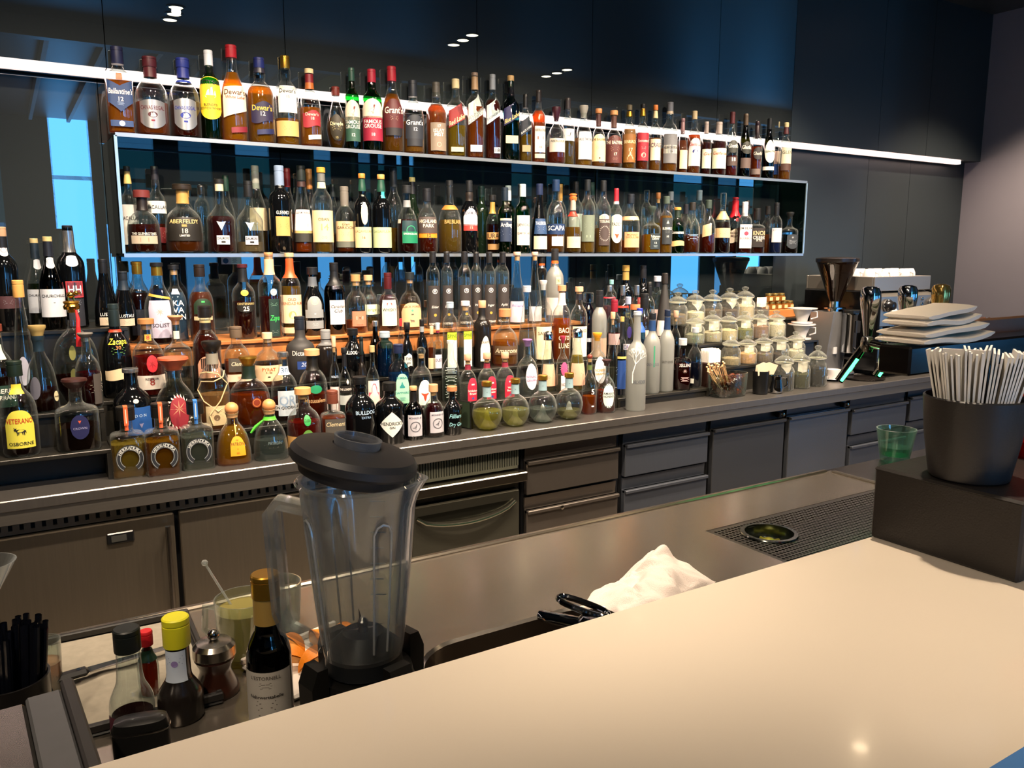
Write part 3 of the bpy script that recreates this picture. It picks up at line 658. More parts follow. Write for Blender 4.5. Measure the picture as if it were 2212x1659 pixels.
def emblem(k, s):
    """small printed marks as 2-D meshes, s = height"""
    def polys(ps):
        vs = []; fs = []
        for p in ps: fs.append(tuple(range(len(vs), len(vs)+len(p)))); vs += p
        return [(x*s, y*s) for x, y in vs], fs
    def ring(n, r1, r2, cx=0, cy=0, a0=0, a1=2*PI, ex=1.):
        return [[(cx+ex*r*math.cos(a0+(a1-a0)*q/n), cy+r*math.sin(a0+(a1-a0)*q/n)) for r, q in ((r1, i), (r1, i+1), (r2, i+1), (r2, i))] for i in range(n)]
    if k == 'disc': return polys([ngon(24, .5, .5)])
    if k == 'ring': return polys(ring(24, .5, .42))
    if k == 'oval': return polys([ngon(24, .8, .5)])
    if k == 'R': 
        return polys(ring(24, .5, .41)+[[(-.2, -.25), (-.1, -.25), (-.1, .28), (-.2, .28)], [(-.1, .18), (.12, .18), (.18, .28), (-.1, .28)], [(.1, .0), (.2, .05), (.2, .22), (.12, .2)], [(-.1, -.06), (.12, -.06), (.18, .04), (-.1, .04)], [(0, -.06), (.1, -.06), (.24, -.25), (.12, -.25)]])
    if k == 'ship': return polys([[(-.5, -.3), (.5, -.3), (.36, -.45), (-.36, -.45)], [(-.42, -.24), (-.06, -.24), (-.1, .3), (-.25, .2)], [(-.02, -.24), (.26, -.24), (.18, .5), (.04, .45)], [(.3, -.24), (.5, -.24), (.4, .2)]])
    if k == 'bird': return polys([[(-.5, -.25), (-.1, -.3), (.15, -.15), (.22, .2), (.3, .42), (.2, .5), (.1, .4), (.08, .15), (-.15, .05), (-.6, -.32)], [(-.02, -.3), (.03, -.3), (.02, -.5), (-.02, -.5)], [(.08, -.25), (.12, -.25), (.11, -.5), (.07, -.5)]])
    if k == 'bull': return polys([[(-.5, .1), (-.2, .18), (.3, .14), (.48, .05), (.5, -.15), (.38, -.2), (.1, -.18), (-.25, -.2), (-.42, -.1)], [(-.62, .12), (-.5, .3), (-.34, .26), (-.36, .02), (-.52, -.02)], [(-.62, .3), (-.56, .42), (-.5, .28)], [(-.4, .28), (-.32, .4), (-.36, .22)], [(-.34, -.15), (-.24, -.15), (-.26, -.5), (-.32, -.5)], [(-.2, -.15), (-.1, -.15), (-.14, -.45), (-.19, -.45)], [(.3, -.15), (.42, -.15), (.4, -.5), (.34, -.5)], [(.16, -.15), (.27, -.15), (.24, -.45), (.19, -.45)], [(.44, .06), (.52, .02), (.56, -.3), (.52, -.3)]])
    if k == 'shoe': return polys(ring(24, .5, .30, 0, 0, math.radians(-58), math.radians(238), .92))
    if k == 'shoein': return polys(ring(24, .465, .455, 0, 0, math.radians(-58), math.radians(238), .92)+ring(24, .335, .325, 0, 0, math.radians(-58), math.radians(238), .92))
    if k == 'tree':
        ps = []; random.seed(5)
        def br(x, y, a, l, w, d):
            x2, y2 = x+l*math.cos(a), y+l*math.sin(a); nx, ny = -math.sin(a)*w/2, math.cos(a)*w/2
            ps.append([(x-nx, y-ny), (x+nx, y+ny), (x2+nx*.7, y2+ny*.7), (x2-nx*.7, y2-ny*.7)])
            if d:
                for q in (-.5, .1, .55): br(x2, y2, a+q+random.uniform(-.15, .15), l*.68, w*.62, d-1)
        br(-.1, -.5, PI/2, .3, .03, 0); br(-.1, -.25, 1.3, .25, .03, 4); return polys(ps)
    if k == 'tri': return polys([[(0, -.5), (.4, .35), (.1, .28), (-.1, .28), (-.4, .35)]])
    if k == 'castle': return polys([[(-.4, -.5), (.4, -.5), (.4, -.2), (.25, -.1), (.25, .1), (.12, .1), (.12, .3), (.05, .5), (-.05, .5), (-.12, .3), (-.12, .1), (-.25, .1), (-.25, -.1), (-.4, -.2)]])
    if k == 'bar': return polys([[(-1., -.5), (1., -.5), (1., .5), (-1., .5)]])
    if k == 'lines': return polys([[(-w, y-.035), (w, y-.035), (w, y+.035), (-w, y+.035)] for y, w in ((.45, .8), (.25, .6), (.05, .9), (-.15, .5), (-.35, .75))])
    if k == 'star': return polys([[(0, 0), (.15*math.cos(PI*i/4-.2), .15*math.sin(PI*i/4-.2)), (.5*math.cos(PI*i/4), .5*math.sin(PI*i/4)), (.15*math.cos(PI*i/4+.2), .15*math.sin(PI*i/4+.2))] for i in range(8)])
    if k == 'wreath':
        ps = []
        for i in range(22):
            a = 2*PI*i/22; ps.append([(.42*math.cos(a)*.75, .42*math.sin(a)), (.48*math.cos(a+.1)*.75, .48*math.sin(a+.1)), (.55*math.cos(a+.2)*.75, .55*math.sin(a+.2)), (.46*math.cos(a+.22)*.75, .46*math.sin(a+.22))])
        return polys(ps)
    return polys([ngon(12, .5, .5)])
def place(row, u, vt, w, y=None, zb=None):
    Y, Z = ROWS[row]; Y = y or Y; Z = zb or Z
    x = aty(u, 600, Y).x; h = .28
    for _ in range(5):
        v = proj(x, Y, Z+.35*h)[1]; x = aty(u, v, Y).x
        ut = proj(x, Y, Z+h)[0]; h = max(.05, aty(ut, vt, Y).z-Z)
    r = .97*w/2*proj(x, Y, Z+.3*h)[2]/F
    return x, Y, Z, h, r
SPEC = []; BUILT = {}
def B(row, u, vt, w, kind, gl, liq, cap, labels, desc, foil=None, e=2., sy=1., turn=0., y=None, zb=None, name='spirit_bottle', cat='bottle', group=None, key=None):
    x, Y, Z, h, r = place(row, u, vt, w, y, zb)
    if e > 2.: r *= .93
    assert desc not in _seen, desc
    _seen[desc] = 1
    SPEC.append(dict(u=u, vt=vt, x=x, y=Y, z=Z, h=h, r=r, sy=sy, e=e, a=(kind, gl, liq, cap, labels, foil), turn=turn, desc=desc, name=name, cat=cat, group=group, key=key))
YB = {2.0485: (3.30, 3.415), 1.6205: (3.30, 3.495), 1.2905: (3.185, 3.49), 1.3605: (3.185, 3.49), 1.1205: (3.055, 3.182), 1.0005: (2.928, 3.052), .9005: (2.74, 2.925), .9455: (2.93, 3.05), 1.0405: (3.055, 3.18), 1.1705: (3.185, 3.49)}
def build_bottles():
    """nudge neighbours that touch along their line of sight, slim what still touches, then build"""
    lim = {}
    for s in SPEC:
        lo_, hi_ = YB.get(round(s['z'], 4), (s['y']-.01, s['y']+.01))
        if s['x'] < .247 and s['z'] < 1.2: lo_, hi_ = (2.84, 2.965) if s['z'] < 1.05 else (2.97, 3.13)
        lo_ += s['r']*.95*s['sy']; hi_ -= s['r']*.9*s['sy']
        if hi_ < lo_: lo_ = hi_ = (lo_+hi_)/2
        s['lo'], s['hi'] = lo_, hi_; s['y0'] = s['y']; s['k'] = s['x']/s['y']; s['y'] = min(max(s['y'], lo_), hi_)
    def pairs():
        for i, p in enumerate(SPEC):
            for q in SPEC[i+1:]:
                if abs(p['z']-q['z']) > .02: continue
                need = p['r']*(.5+.5*p['sy'])+q['r']*(.5+.5*q['sy'])
                dx = p['k']*p['y']-q['k']*q['y']; dy = p['y']-q['y']; d = math.hypot(dx, dy)
                if d < need: yield p, q, need, dx, dy, d
    for it in range(80):
        for p, q, need, dx, dy, d in list(pairs()):
            sg = 1 if (dy > 0 or (dy == 0 and p['r'] < q['r'])) else -1; m = (need-d)*.35+.0005
            p['y'] = min(max(p['y']+sg*m, p['lo']), p['hi']); q['y'] = min(max(q['y']-sg*m, q['lo']), q['hi'])
    for it in range(12):
        for p, q, need, dx, dy, d in list(pairs()):
            f = max(d/need, .9); p['r'] *= f; q['r'] *= f
    for s in SPEC:
        s['x'] = s['k']*s['y']; zt = aty(proj(s['x'], s['y'], s['z']+s['h'])[0], s['vt'], s['y']).z
        s['h'] = max(.08, zt-s['z']); r = s['r']*min(1.06, max(.94, s['y']/s['y0']))
        t = thing(s['name'], (s['x'], s['y'], s['z']), s['desc'], s['cat'], s['group'], math.radians(s['turn'])-math.atan2(s['x'], s['y'])*(.92 if s['e'] == 2. else .7))
        kind, gl, liq, cap, labels, foil = s['a']
        rs = bottle_geo(t, s['h'], r, kind, gl, liq, cap, labels, foil, s['e'], s['sy'])
        if s['key']: BUILT[s['key']] = (t, rs[0], rs[1], s['h'], r)
AM, AM2, GO, DR, RD, PL, WT = '#d9821e', '#b4551a', '#e0a83a', '#5c1a08', '#8c1f10', '#e8d9a0', '#e9f0ee'
W_, K_, CR, TAN = '#f1ece2', '#16130f', '#ecdcb8', '#dcb68a'
# ------------------------------------------------------------------ top shelf, left to right (u, top v, width in photo pixels)
B('A',260,101,62,'sq','c',(AM,.60),('screw','#1d2140',.20,1.3),[L('#1f3a66',.24,.60,44,[("Ballantine's",.64,.17,W_,.25),('12',.40,.13,W_),('*lines',.25,.12,'#8fa6c8')],'chev'),L('#24406e',.07,.14,40,[('*disc',.5,.9,'#b9c4d6')]),L('#b07050',.60,.68,13)],'square amber bottle with navy chevron label at the left end of the top shelf',e=5.)
B('A',329,123,70,'dumpy','c',(AM2,.42),('screw','#4a1820',.13,1.2),[L('silver',.08,.44,46,[('CHIVAS REGAL',.72,.17,'#5a1a24'),('*oval',.48,.2,'#4a1820'),('12',.48,.13,W_),('*bar',.28,.06,'#7a2030')],'shield')],'round-shouldered bottle with silver crest label and maroon cap on the top shelf',foil=('#4a1820',.74,.88))
B('A',400,126,70,'dumpy','c',(DR,.46),('screw','#23307e',.12,1.2),[L('silver',.09,.48,44,[('CHIVAS REGAL',.70,.16,'#1c2f8c'),('*oval',.46,.2,'#1c2f8c'),('18',.46,.13,W_),('*bar',.27,.06,'#1c2f8c')],'shield')],'round-shouldered bottle with silver and blue crest label and blue cap',foil=[('#23307e',.75,.89),('#2a3fa0',.69,.72)])
B('A',456,109,46,'bord','g',('#1c6a2c',.6,.2),('screw','#dfe4ea',.17,1.15),[L('#f2cf2e',.22,.70,80,[('CUTTY SARK',.86,.10,K_),('*ship',.62,.26,'#e8eef2'),('BLENDED',.34,.055,K_),('SCOTCH WHISKY',.26,.055,K_)],'shield')],'green bottle with white cap and yellow sailing ship label')
B('A',505,98,57,'burg','c',('#e8991e',.72),('screw','#b3202c',.13,1.25),[L('#eee3c9',.24,.58,58,[("Dewar's",.78,.17,'#5a2a12'),('White Label',.62,.09,'#a8432a',.2)],'skew',8),L('#7a1f2e',.08,.16,40,(),'slant',25)],'golden bottle with red cap and slanting cream label')
B('A',564,125,59,'bulge','c',('#c98a1c',.66),('screw','#1e2a6a',.12,1.2),[L('#241f3f',.24,.48,50,[("Dewar's",.68,.26,'#d8b84a'),('12',.4,.2,'#e8e0d0')],'wave',5),L('#1d2450',.09,.17,40,(),'slant',20)],'golden bottle with blue cap and dark navy wavy label',foil=('#2a2a3a',.82,.90))
B('A',620,121,56,'bulge','c',('#d39428',.30),('screw','gold',.14,1.15),[L('#eeece2',.36,.66,46,[("Dewar's",.80,.15,'#2a2520'),('15',.58,.1,'#8a7a60')],'rect',6),L('#cdaa6a',.10,.27,60,[('*lines',.5,.3,'#8a6a3a')])],'half-empty bottle with gold neck, square white label and tan band')
B('A',671,149,49,'dumpy','c',('#d9871e',.50),('screw','#e6cf9e',.06,1.15),[L('#9a2a34',.25,.46,52,[("Dewar's",.75,.18,'#e8c8b8'),('18',.5,.18,'#e8c8b8')],'wave',8),L('#d8d2c4',.08,.16,40,(),'slant',25)],'short bottle with cream and maroon neck and red wavy label',foil=[('#7a2028',.82,.93),('#b5652e',.74,.82)])
B('A',727,188,62,'pear','c',('#8a5a12',.50),('screw','#6e2a22',.14,1.45),[L('#2a2412',.14,.56,44,[('Dimple',.64,.13,'#e8dcae'),('*lines',.46,.2,'#c8b87a'),('15',.12,.08,'#c8b87a')],'oval')],'bulbous three-sided decanter with dark oval label and maroon stopper',sy=.8)
B('A',762,147,45,'bord','g',('#174f1e',.6,.2),('screw','#24463a',.16,1.15),[L('#e8dcc0',.36,.60,75,[('*bird',.45,.5,'#7a2c2a')],'hoop'),L('#2f5646',.10,.40,75,[('FAMOUS',.78,.15,W_),('GROUSE',.60,.15,W_),('12',.26,.12,W_)])],'green glass bottle with bird picture and dark green lower label')
B('A',805,150,44,'bord','g',('#174f1e',.6,.2),('screw','#a02034',.16,1.15),[L('#eadfc6',.40,.63,75,[('*bird',.45,.5,'#7a2c2a')],'hoop'),L('#96203a',.12,.42,75,[('FAMOUS',.78,.15,W_),('GROUSE',.60,.15,W_),('18',.26,.12,W_)])],'green glass bottle with bird picture and crimson lower label')
B('A',848,144,50,'burg','c',('#a86c18',.68),('screw','#a3212e',.17,1.2),[L('#511419',.28,.62,58,[("Grant's",.60,.22,'#f2e8d2'),('*lines',.32,.16,'#c8a888')],'arch',8),L('#1d1a1e',.19,.28,46,(),'rect',8)],'olive-gold bottle with tall red cap and dark maroon label')
B('A',893,174,48,'dumpy','c',('#c98a2a',.44),('screw','#23282f',.22,1.15),[L('#2a2f38',.20,.52,55,[("Grant's",.68,.2,'#e8ecf0'),('12',.40,.14,'#dfe4ea')],'arch',8),L('#20242c',.10,.20,46,(),'rect',8)],'bottle with charcoal cap and slate blue arched label')
B('A',943,178,46,'bulge','c',('#c46a1a',.70),('screw','#4f4c45',.20,1.15),[L('#8a7c6c',.06,.44,48,[("17",.88,.1,W_),('ISLAY',.72,.12,W_),('MIST',.58,.12,W_),('*ring',.22,.16,'#d8c0a8')],'rect',12)],'amber bottle with grey capsule and taupe square label')
B('A',985,171,45,'sq','c',('#b8982a',.40),('screw','#e0d0a0',.12,1.2),[L('#8e1d1d',.36,.58,44,[('Red Label',.5,.32,'#f0dca8')],'rect',0,.28),L('#d8d0a0',.06,.12,34)],'square yellowish bottle with red diagonal label',foil=('#b01f24',.96,.99),e=5.)
B('A',1026,157,42,'sq','c',('#b8641c',.60),('screw','#8f7a68',.04,1.1),[L('#d5dad4',.38,.62,44,[('GOLD LABEL',.56,.18,'#8a8f86'),('RESERVE',.36,.16,'#8a8f86')],'rect',0,.28),L('#c4ccd0',.07,.15,34)],'square amber bottle with pale gold neck and white diagonal label',foil=('#a98a66',.80,.95),e=5.)
B('A',1064,161,38,'sq','c',('#7a2c10',.70),('screw','#8b9298',.18,1.15),[L('#ccd3d4',.40,.62,44,[('PLATINUM 18',.5,.2,'#7a858c')],'rect',0,.26),L('#d0d4d2',.07,.14,20,[('18',.5,.6,K_)],'rect',22)],'square dark amber bottle with grey neck and pale diagonal label',e=5.)
B('A',1103,164,42,'sq','t',('#a9924a',.45,.25),('cork','#c9a36a',.06,1.15),[L('#1f1f52',.40,.60,46,[('Blue Label',.5,.34,'#d8cf7a',.15)],'rect',0,.28),L('#d4d2a6',.20,.29,36)],'square teal glass bottle with deep blue diagonal label',e=5.)
B('A',1135,204,30,'sq','c',('#b28a20',.40),('screw','#141516',.2,1.2),[L('#18202c',.36,.58,44,[('BLACK LABEL',.5,.3,'#dfe3de')],'rect',0,.28),L('#a5926a',.14,.24,34)],'small square bottle with black diagonal label wedged beside the teal one',e=5.,y=3.33)
B('A',1163,195,33,'sq','c',('#cf6a18',.72),('screw','#2a2422',.16,1.2),[L('#ece4d2',.14,.50,44,[('ABERLOUR',.85,.1,'#4a4038'),('*bar',.55,.12,'#9a3a2a'),('10',.2,.08,'#4a4038')],'rect',8),L('#e0cfa8',.06,.12,44,(),'rect',8)],'slim amber bottle with brown cap and tall cream label',e=3.)
B('A',1201,231,42,'dome','c',('#b5481a',.30),('wide','#3d1220',.2,1.6),[L('#d3cdbd',.20,.44,55,[('ABERLOUR',.8,.16,'#5a5a52')],'rect',10)],'squat clear bottle with dark maroon seal and grey band label',y=3.325)
B('A',1226,212,30,'bulge','c',('#a08028',.36),('screw','#3a3434',.16,1.2),[L('#dfe0dc',.36,.54,60,[('*bird',.5,.4,'#33332f')],'rect',16)],'clear bottle with white bird label half hidden behind the squat one',y=3.365)
B('A',1260,228,40,'burg','c',('#d9a23c',.46),('wide','#a8a498',.15,1.5),[L('#e6e6e4',.10,.56,50,[('AULTMORE',.72,.1,'#6a6a72'),('*lines',.25,.1,'#a0a0a8')],'rect',16)],'clear bottle with grey stopper and large plain white label')
B('A',1292,235,33,'dome','c',('#d48e2a',.44),('cork','#d9915a',.08,1.5),[L('#efd9a4',.09,.56,70,[('THE BALVENIE',.80,.09,'#6a4a2a'),('*lines',.5,.14,'#8a6a3a'),('*disc',.12,.06,'#5a3a1a')],'arch',10)],'small bottle with cork stopper and pale yellow arched label',foil=('#4a2a28',.70,.9))
B('A',1325,239,38,'dome','c',('#a85a1e',.42),('cork','#e0a268',.08,1.5),[L('#5a2a24',.08,.56,75,[('THE BALVENIE',.74,.12,'#f2e4cc'),('*lines',.5,.18,'#d0a890'),('17',.32,.1,'#f2e4cc'),('*lines',.15,.1,'#b88a78')],'arch',10)],'small bottle with cork stopper and dark brown arched label',foil=('#5a3a30',.70,.9))
B('A',1358,227,31,'bulge','c',('#b57c22',.54),('screw','#6a6048',.08,1.2),[L('#8a5a22',.10,.62,60,[('BENRIACH',.62,.12,'#f2e0a8'),('17',.38,.1,'#f2e0a8'),('*castle',.2,.24,'#e8cf9a')],'rect',12)],'bottle with gold neck band and ochre label with a pale hill picture',foil=('gold',.82,.9))
B('A',1387,225,29,'bulge','c',('#a8501a',.56),('screw','#1a1614',.06,1.2),[L('#b02a38',.14,.56,60,[('Benromach',.72,.13,'#f2dccf',.2),('*lines',.45,.1,'#f0c8c0'),('*disc',.2,.18,'#e0b0a0')],'rect',12)],'bottle with gold neck band and bright red square label',foil=('gold',.82,.93))
B('A',1414,227,26,'bulge','c',('#c8882a',.50),('cork','#e0803a',.08,1.3),[L('#f0e2c0',.16,.48,60,[('CRAIG',.72,.2,'#5a2a50'),('*lines',.3,.2,'#a89a80')],'rect',14)],'bottle with orange stopper and cream neck band and cream label',foil=('#ead9a8',.80,.91))
B('A',1445,221,37,'bulge','c',('#c9822a',.34),('screw','#6d7076',.13,1.2),[L('#77787a',.12,.54,55,[('*lines',.85,.14,'#9a9a9a')],'rect',14),L('#e4ddc8',.26,.38,56,[('GLEN DEVERON',.7,.26,'#3a3a3a'),('16',.25,.26,'#3a3a3a')],'rect',14)],'tall clear bottle with grey cap and grey label crossed by white band',foil=('#b8a890',.83,.87))
B('A',1473,256,24,'burg','c',('#a8551c',.60),('screw','#8d6a6c',.28,1.15),[L('#ead2a8',.08,.42,55,[('*lines',.6,.3,'#a06a50')],'rect',30)],'slim amber bottle with mauve capsule half hidden by its neighbour',y=3.365)
B('A',1498,240,30,'bulge','c',('#b5621c',.62),('screw','#c8b48c',.13,1.2),[L('#ebe6e2',.12,.56,60,[('Glenfarclas',.78,.16,'#c0392b',.2),('*oval',.52,.14,'#28337e'),('12',.52,.09,W_),('*lines',.28,.14,'#b0a8b8')],'arch',14)],'bottle with white arched label carrying red script and a blue oval')
B('A',1524,263,24,'std','c',('#4a1206',.62,.6),('screw','#a89a92',.22,1.2),[L('#dbe2c4',.12,.48,60,[('Glenf',.75,.15,'#b03a2a',.2)],'rect',20)],'small dark amber bottle with pale green label, left of its twin',y=3.36)
B('A',1551,264,35,'std','c',('#4a1206',.62,.6),('screw','#b0a49c',.22,1.2),[L('#dfe6c8',.12,.50,62,[('Glenfarclas',.76,.15,'#b03a2a',.2),('*lines',.35,.18,'#b8b89a')],'rect',14)],'small dark amber bottle with wide pale green label and red script',y=3.33)
B('A',1579,242,29,'burg','c',('#7a1f0a',.32,.5),('screw','#5a2a2c',.18,1.15),[L('#33352f',.36,.56,55,[('Glenfid',.55,.3,'#e0ddd0')],'oval',20),L('#4a3a34',.16,.30,55,[('18',.7,.4,W_)],'rect',20)],'clear shouldered bottle with dark red liquid and round charcoal label')
B('A',1608,246,28,'burg','o',('#5a1208',.34,.5),('screw','#5a4a3a',.18,1.15),[L('#2a2c26',.36,.56,55,[('Glenfid',.55,.3,'#e0ddd0')],'oval',22),L('#5a4a44',.14,.30,55,(),'rect',20)],'olive glass bottle with brown neck and round charcoal label')
B('A',1633,262,25,'std','c',('#b5541a',.55),('screw','#2a1a20',.30,1.15),[L('#2f2c2c',.32,.54,55,[('Glenfid',.5,.25,'#d8d0c0')],'oval',20),L('#6a5a54',.06,.16,50)],'small amber bottle with dark capsule and black round label')
B('A',1659,256,28,'burg','o',('#6a4410',.60,.4),('screw','#15181a',.18,1.15),[L('#e6e9d8',.26,.64,55,[('GLENGOYNE',.5,.12,'#3a4a3a'),('*lines',.75,.14,'#8a9a8a')],'oval',18),L('#e8e4d6',.14,.20,60,(),'rect',10)],'olive bottle with big white oval label near the right end of the top shelf')
B('A',1677,263,18,'std','c',('#c08a2a',.5),('screw','#b8aa80',.10,1.2),[L('#2c5aa8',.10,.28,60),L('#d8b8a8',.28,.50,60)],'clear bottle with blue lower label peeping out behind the oval-labelled one',y=3.375)
B('A',1695,265,27,'bulge','c',('#c9822a',.24),('screw','#c8b88a',.08,1.2),[L('#c9c5aa',.28,.56,58,[('GLEN',.7,.2,'#6a6a5a')],'rect',22),L('#4a3228',.16,.28,58,(),'rect',20)],'last bottle on the right of the top shelf with grey and brown bands',foil=('#4a2428',.80,.92))
# ------------------------------------------------------------------ second shelf: back row first
B('Sb',282,359,34,'bulge','c',('#a8601c',.2),('screw','#2a2a28',.06,1.2),[L('#e4e2da',.10,.56,80,[('MACALLAN',.66,.09,K_)])],'tall white-labelled bottle with gold neck band at the left of the second shelf',foil=('#c9b06a',.80,.94))
B('Sb',341,359,40,'bulge','c',('#7a2a10',.34),('screw','#23232a',.22,1.2),[L('#dfe0d8',.46,.60,80,[('MACALLAN',.5,.3,K_)]),L('#6a1a1c',.12,.30,60,[('*lines',.5,.5,'#c8b8a8')])],'tall clear bottle with dark cap behind the round squat ones on the second shelf')
B('Sb',407,403,30,'std','c',('#b57c22',.3),('screw','#1a1c1a',.06,1.2),[],'clear bottle with gold neck hidden behind the large black-labelled decanter',foil=('#b08a40',.84,.95))
B('Sb',439,401,32,'tall','c',None,('screw','#131417',.13,1.0),[],'empty clear bottle with black cap in the second shelf back row')
B('Sb',492,379,36,'burg','c',('#9a6a1c',.3),('screw','#143226',.20,1.15),[],'clear bottle with dark green capsule behind the antler decanters')
B('Sb',556,358,44,'burg','c',('#8a6a2a',.36),('screw','#8f9288',.26,1.1),[L('#b8a888',.26,.52,70,[('*lines',.5,.3,'#7a6a4a')],'rect',25)],'tall bottle with long light grey capsule on the second shelf')
B('Sb',624,363,36,'burg','c',('#c8641a',.46),('screw','#7a1a1e',.22,1.2),[],'clear bottle with long dark red capsule behind the cork-labelled one')
B('Sb',671,365,36,'burg','c',('#c8741a',.3),('screw','#a8703a',.24,1.15),[],'clear bottle with copper capsule behind two cream-labelled whiskies')
B('Sb',721,398,30,'std','c',('#b0742a',.3),('screw','#1c2426',.18,1.2),[],'low clear bottle with black cap right of the big cream label')
B('Sb',852,363,38,'dumpy','c',('#b0842a',.3),('screw','#1d2328',.22,1.2),[],'tall clear bottle with long black cap behind the green-labelled one')
B('Sb',892,383,34,'burg','e',None,('screw','#cdbb7a',.06,1.2),[],'dark bottle with cream top behind the green-labelled whisky',foil=('#15171d',.78,.94))
B('Sb',1040,402,36,'bord','e',None,('screw','#14302a',.16,1.2),[],'dark green bottle in the shadow right of the white and red label')
B('Sb',1098,401,30,'bord','g',('#1c5a2c',.5,.2),('screw','#c8d6d8',.22,1.15),[],'green glass bottle with white cap behind the one with the navy label')
B('Sb',1209,398,30,'std','c',('#b0842a',.4),('screw','#a8803a',.24,1.15),[],'clear bottle with ochre gold capsule behind the one with blue cap')
B('Sb',1243,392,34,'std','c',('#c89a3a',.4),('screw','#15171a',.18,1.2),[L('#c8cdc4',.2,.55,60)],'clear bottle with black cap behind the orange wax top')
B('Sb',1277,394,32,'std','c',('#b88a3a',.4),('screw','#123830',.18,1.2),[],'clear bottle with dark green cap beside the black divider')
B('Sb',1387,447,24,'std','c',('#c8902a',.4),('screw','#20302c',.2,1.3),[],'small bottle with dark green cap behind the navy framed label')
B('Sb',1395,411,24,'tall','c',None,('stop','glass',.16,1.2),[],'tall clear bottle with glass stopper in the second shelf back row')
B('Sb',1420,416,26,'burg','c',('#b8a02a',.5),('cork','#c8824a',.1,1.2),[],'olive gold bottle with orange stopper behind the tall dark label')
B('Sb',1447,414,24,'tall','c',None,('screw','#7f8890',.14,1.1),[],'clear bottle with pewter cap behind the green glass whiskey')
B('Sb',1480,441,26,'std','c',('#a8501c',.4),('screw','#22222a',.2,1.3),[],'small clear bottle with blackish cap right of the green glass whiskey')
B('Sb',1508,411,28,'tall','c',None,('screw','#93a2b0',.16,1.0),[],'tall clear bottle with blue-grey cap in the right half of the second shelf')
B('Sb',1612,433,22,'std','c',('#a8501c',.5),('screw','#3a2c2c',.18,1.2),[],'bottle with dark brown cap behind the white-labelled bourbon')
B('Sb',1557,452,26,'std','c',('#8a3a14',.5),('screw','#4a4a46',.18,1.2),[],'low bottle hidden behind the long-stoppered decanter')
# front row
B('S',311,411,68,'dome','c',(DR,.46),('cork','#6a2c2a',.12,1.7),[L('#b3a591',.15,.28,50,[('*bar',.5,.5,'#c8806a')]),L(None,.28,.34,50,[('THE GLENROTHES',.5,.7,'#dcd8cc')])],'squat round decanter with brown stopper and grey band label',foil=('#1a1416',.68,.88))
B('S',398,398,79,'dome','c',('#7a3a10',.30,.5),('screw','#2c241c',.08,1.7),[L('#181510',.18,.52,62,[('ABERFELDY',.82,.17,'#d8b878'),('*bar',.64,.1,'#a88a4a'),('18',.42,.2,'#e8dcc0'),('LIMITED',.22,.08,W_)])],'large round-shouldered decanter with wide black label reading 18',foil=('#b8904e',.72,.92))
B('S',478,387,62,'dal','c',('#4a0a08',.50,.45),('screw','#1d1d1c',.06,1.3),[L('#c6ccd0',.12,.24,26,[('DALMORE',.7,.28,K_),('*bar',.28,.22,K_)],'rect',5),L(None,.30,.46,30,[('*tri',.5,.9,'#c9ccd0')])],'dark red decanter with silver antler emblem and small white label',foil=('#cfc0a4',.84,.94))
B('S',540,391,58,'dal','c',('#b8a078',.16),('screw','#17181a',.22,1.25),[L('#b4b9c4',.12,.24,28,[('DALMORE',.7,.28,K_),('*bar',.28,.22,K_)],'rect',5),L(None,.30,.46,30,[('*tri',.5,.9,'#c9ccd0')])],'almost empty clear decanter with silver antler emblem and black neck')
B('S',607,358,50,'bord','k',None,('screw','#7f93b0',.27,1.1),[L('#c09a5a',.20,.42,36,[('*lines',.5,.3,'#7a5a2a')],'rect',10),L(None,.43,.5,36,[('GLENMO',.5,.6,'#c8d0c8')],'rect',10)],'black glossy bottle with cork-like label and blue-grey capsule')
B('S',654,358,46,'swan','c',('#c8561a',.5),('screw','#1f2624',.17,1.2),[L('#e8e2e4',.26,.50,60,[('GLENMORANGIE',.85,.12,'#3a3030'),('*bar',.25,.2,'#a8a070')],'rect',6),L('#2a2a26',.13,.23,60,(),'rect',6),L('#c9a86a',.23,.26,60,(),'rect',6)],'bottle with dark cap and white label above a black band',foil=('#3a2624',.76,.82))
B('S',697,362,45,'std','c',('#b8862a',.4),('screw','#d99a3a',.06,1.25),[L('#ecd6a2',.13,.50,80,[('OBAN',.72,.09,'#5a4a3a'),('14',.48,.2,'#b89a6a'),('*lines',.15,.1,'#a88a5a')],'rect',6)],'bottle wrapped in a large cream label with orange and grey neck',foil=[('#6a6c68',.84,.93),('#d8d6b0',.76,.83)])
B('S',746,403,52,'jug','c',('#b5501a',.3),('screw','#77726a',.30,1.25),[L('#dcb98a',.18,.48,58,[('Glen',.85,.14,'#4a3a2a',.3),('GARIOCH',.68,.14,'#4a3a2a'),('*lines',.35,.25,'#8a6a4a')],'rect',0),L('#5f6258',.09,.18,58,(),'rect',0)],'stocky bottle with grey screw cap and tan label over a grey band')
B('S',784,375,40,'bulge','k',None,('cork','#d98a3a',.06,1.2),[L('#e6cf9c',.07,.33,65,[('LAGAVULIN',.8,.12,'#9a8a6a'),('16',.5,.13,'#b0543a')],'rect',0),L('#e8d8ae',.36,.64,24,(),'oval',12)],'black bottle with green neck, cream oval and cream label',foil=('#1f4a3c',.78,.93))
B('S',825,377,42,'bulge','k',None,('cork','#d9a05a',.06,1.2),[L('#c8d6a0',.07,.33,75,[('LAGAVULIN',.8,.12,'#8a9a6a')],'rect',0),L('#39b0b0',.70,.79,26,(),'rect',25)],'black bottle with green neck and pale green label',foil=('#1f4a3c',.78,.93))
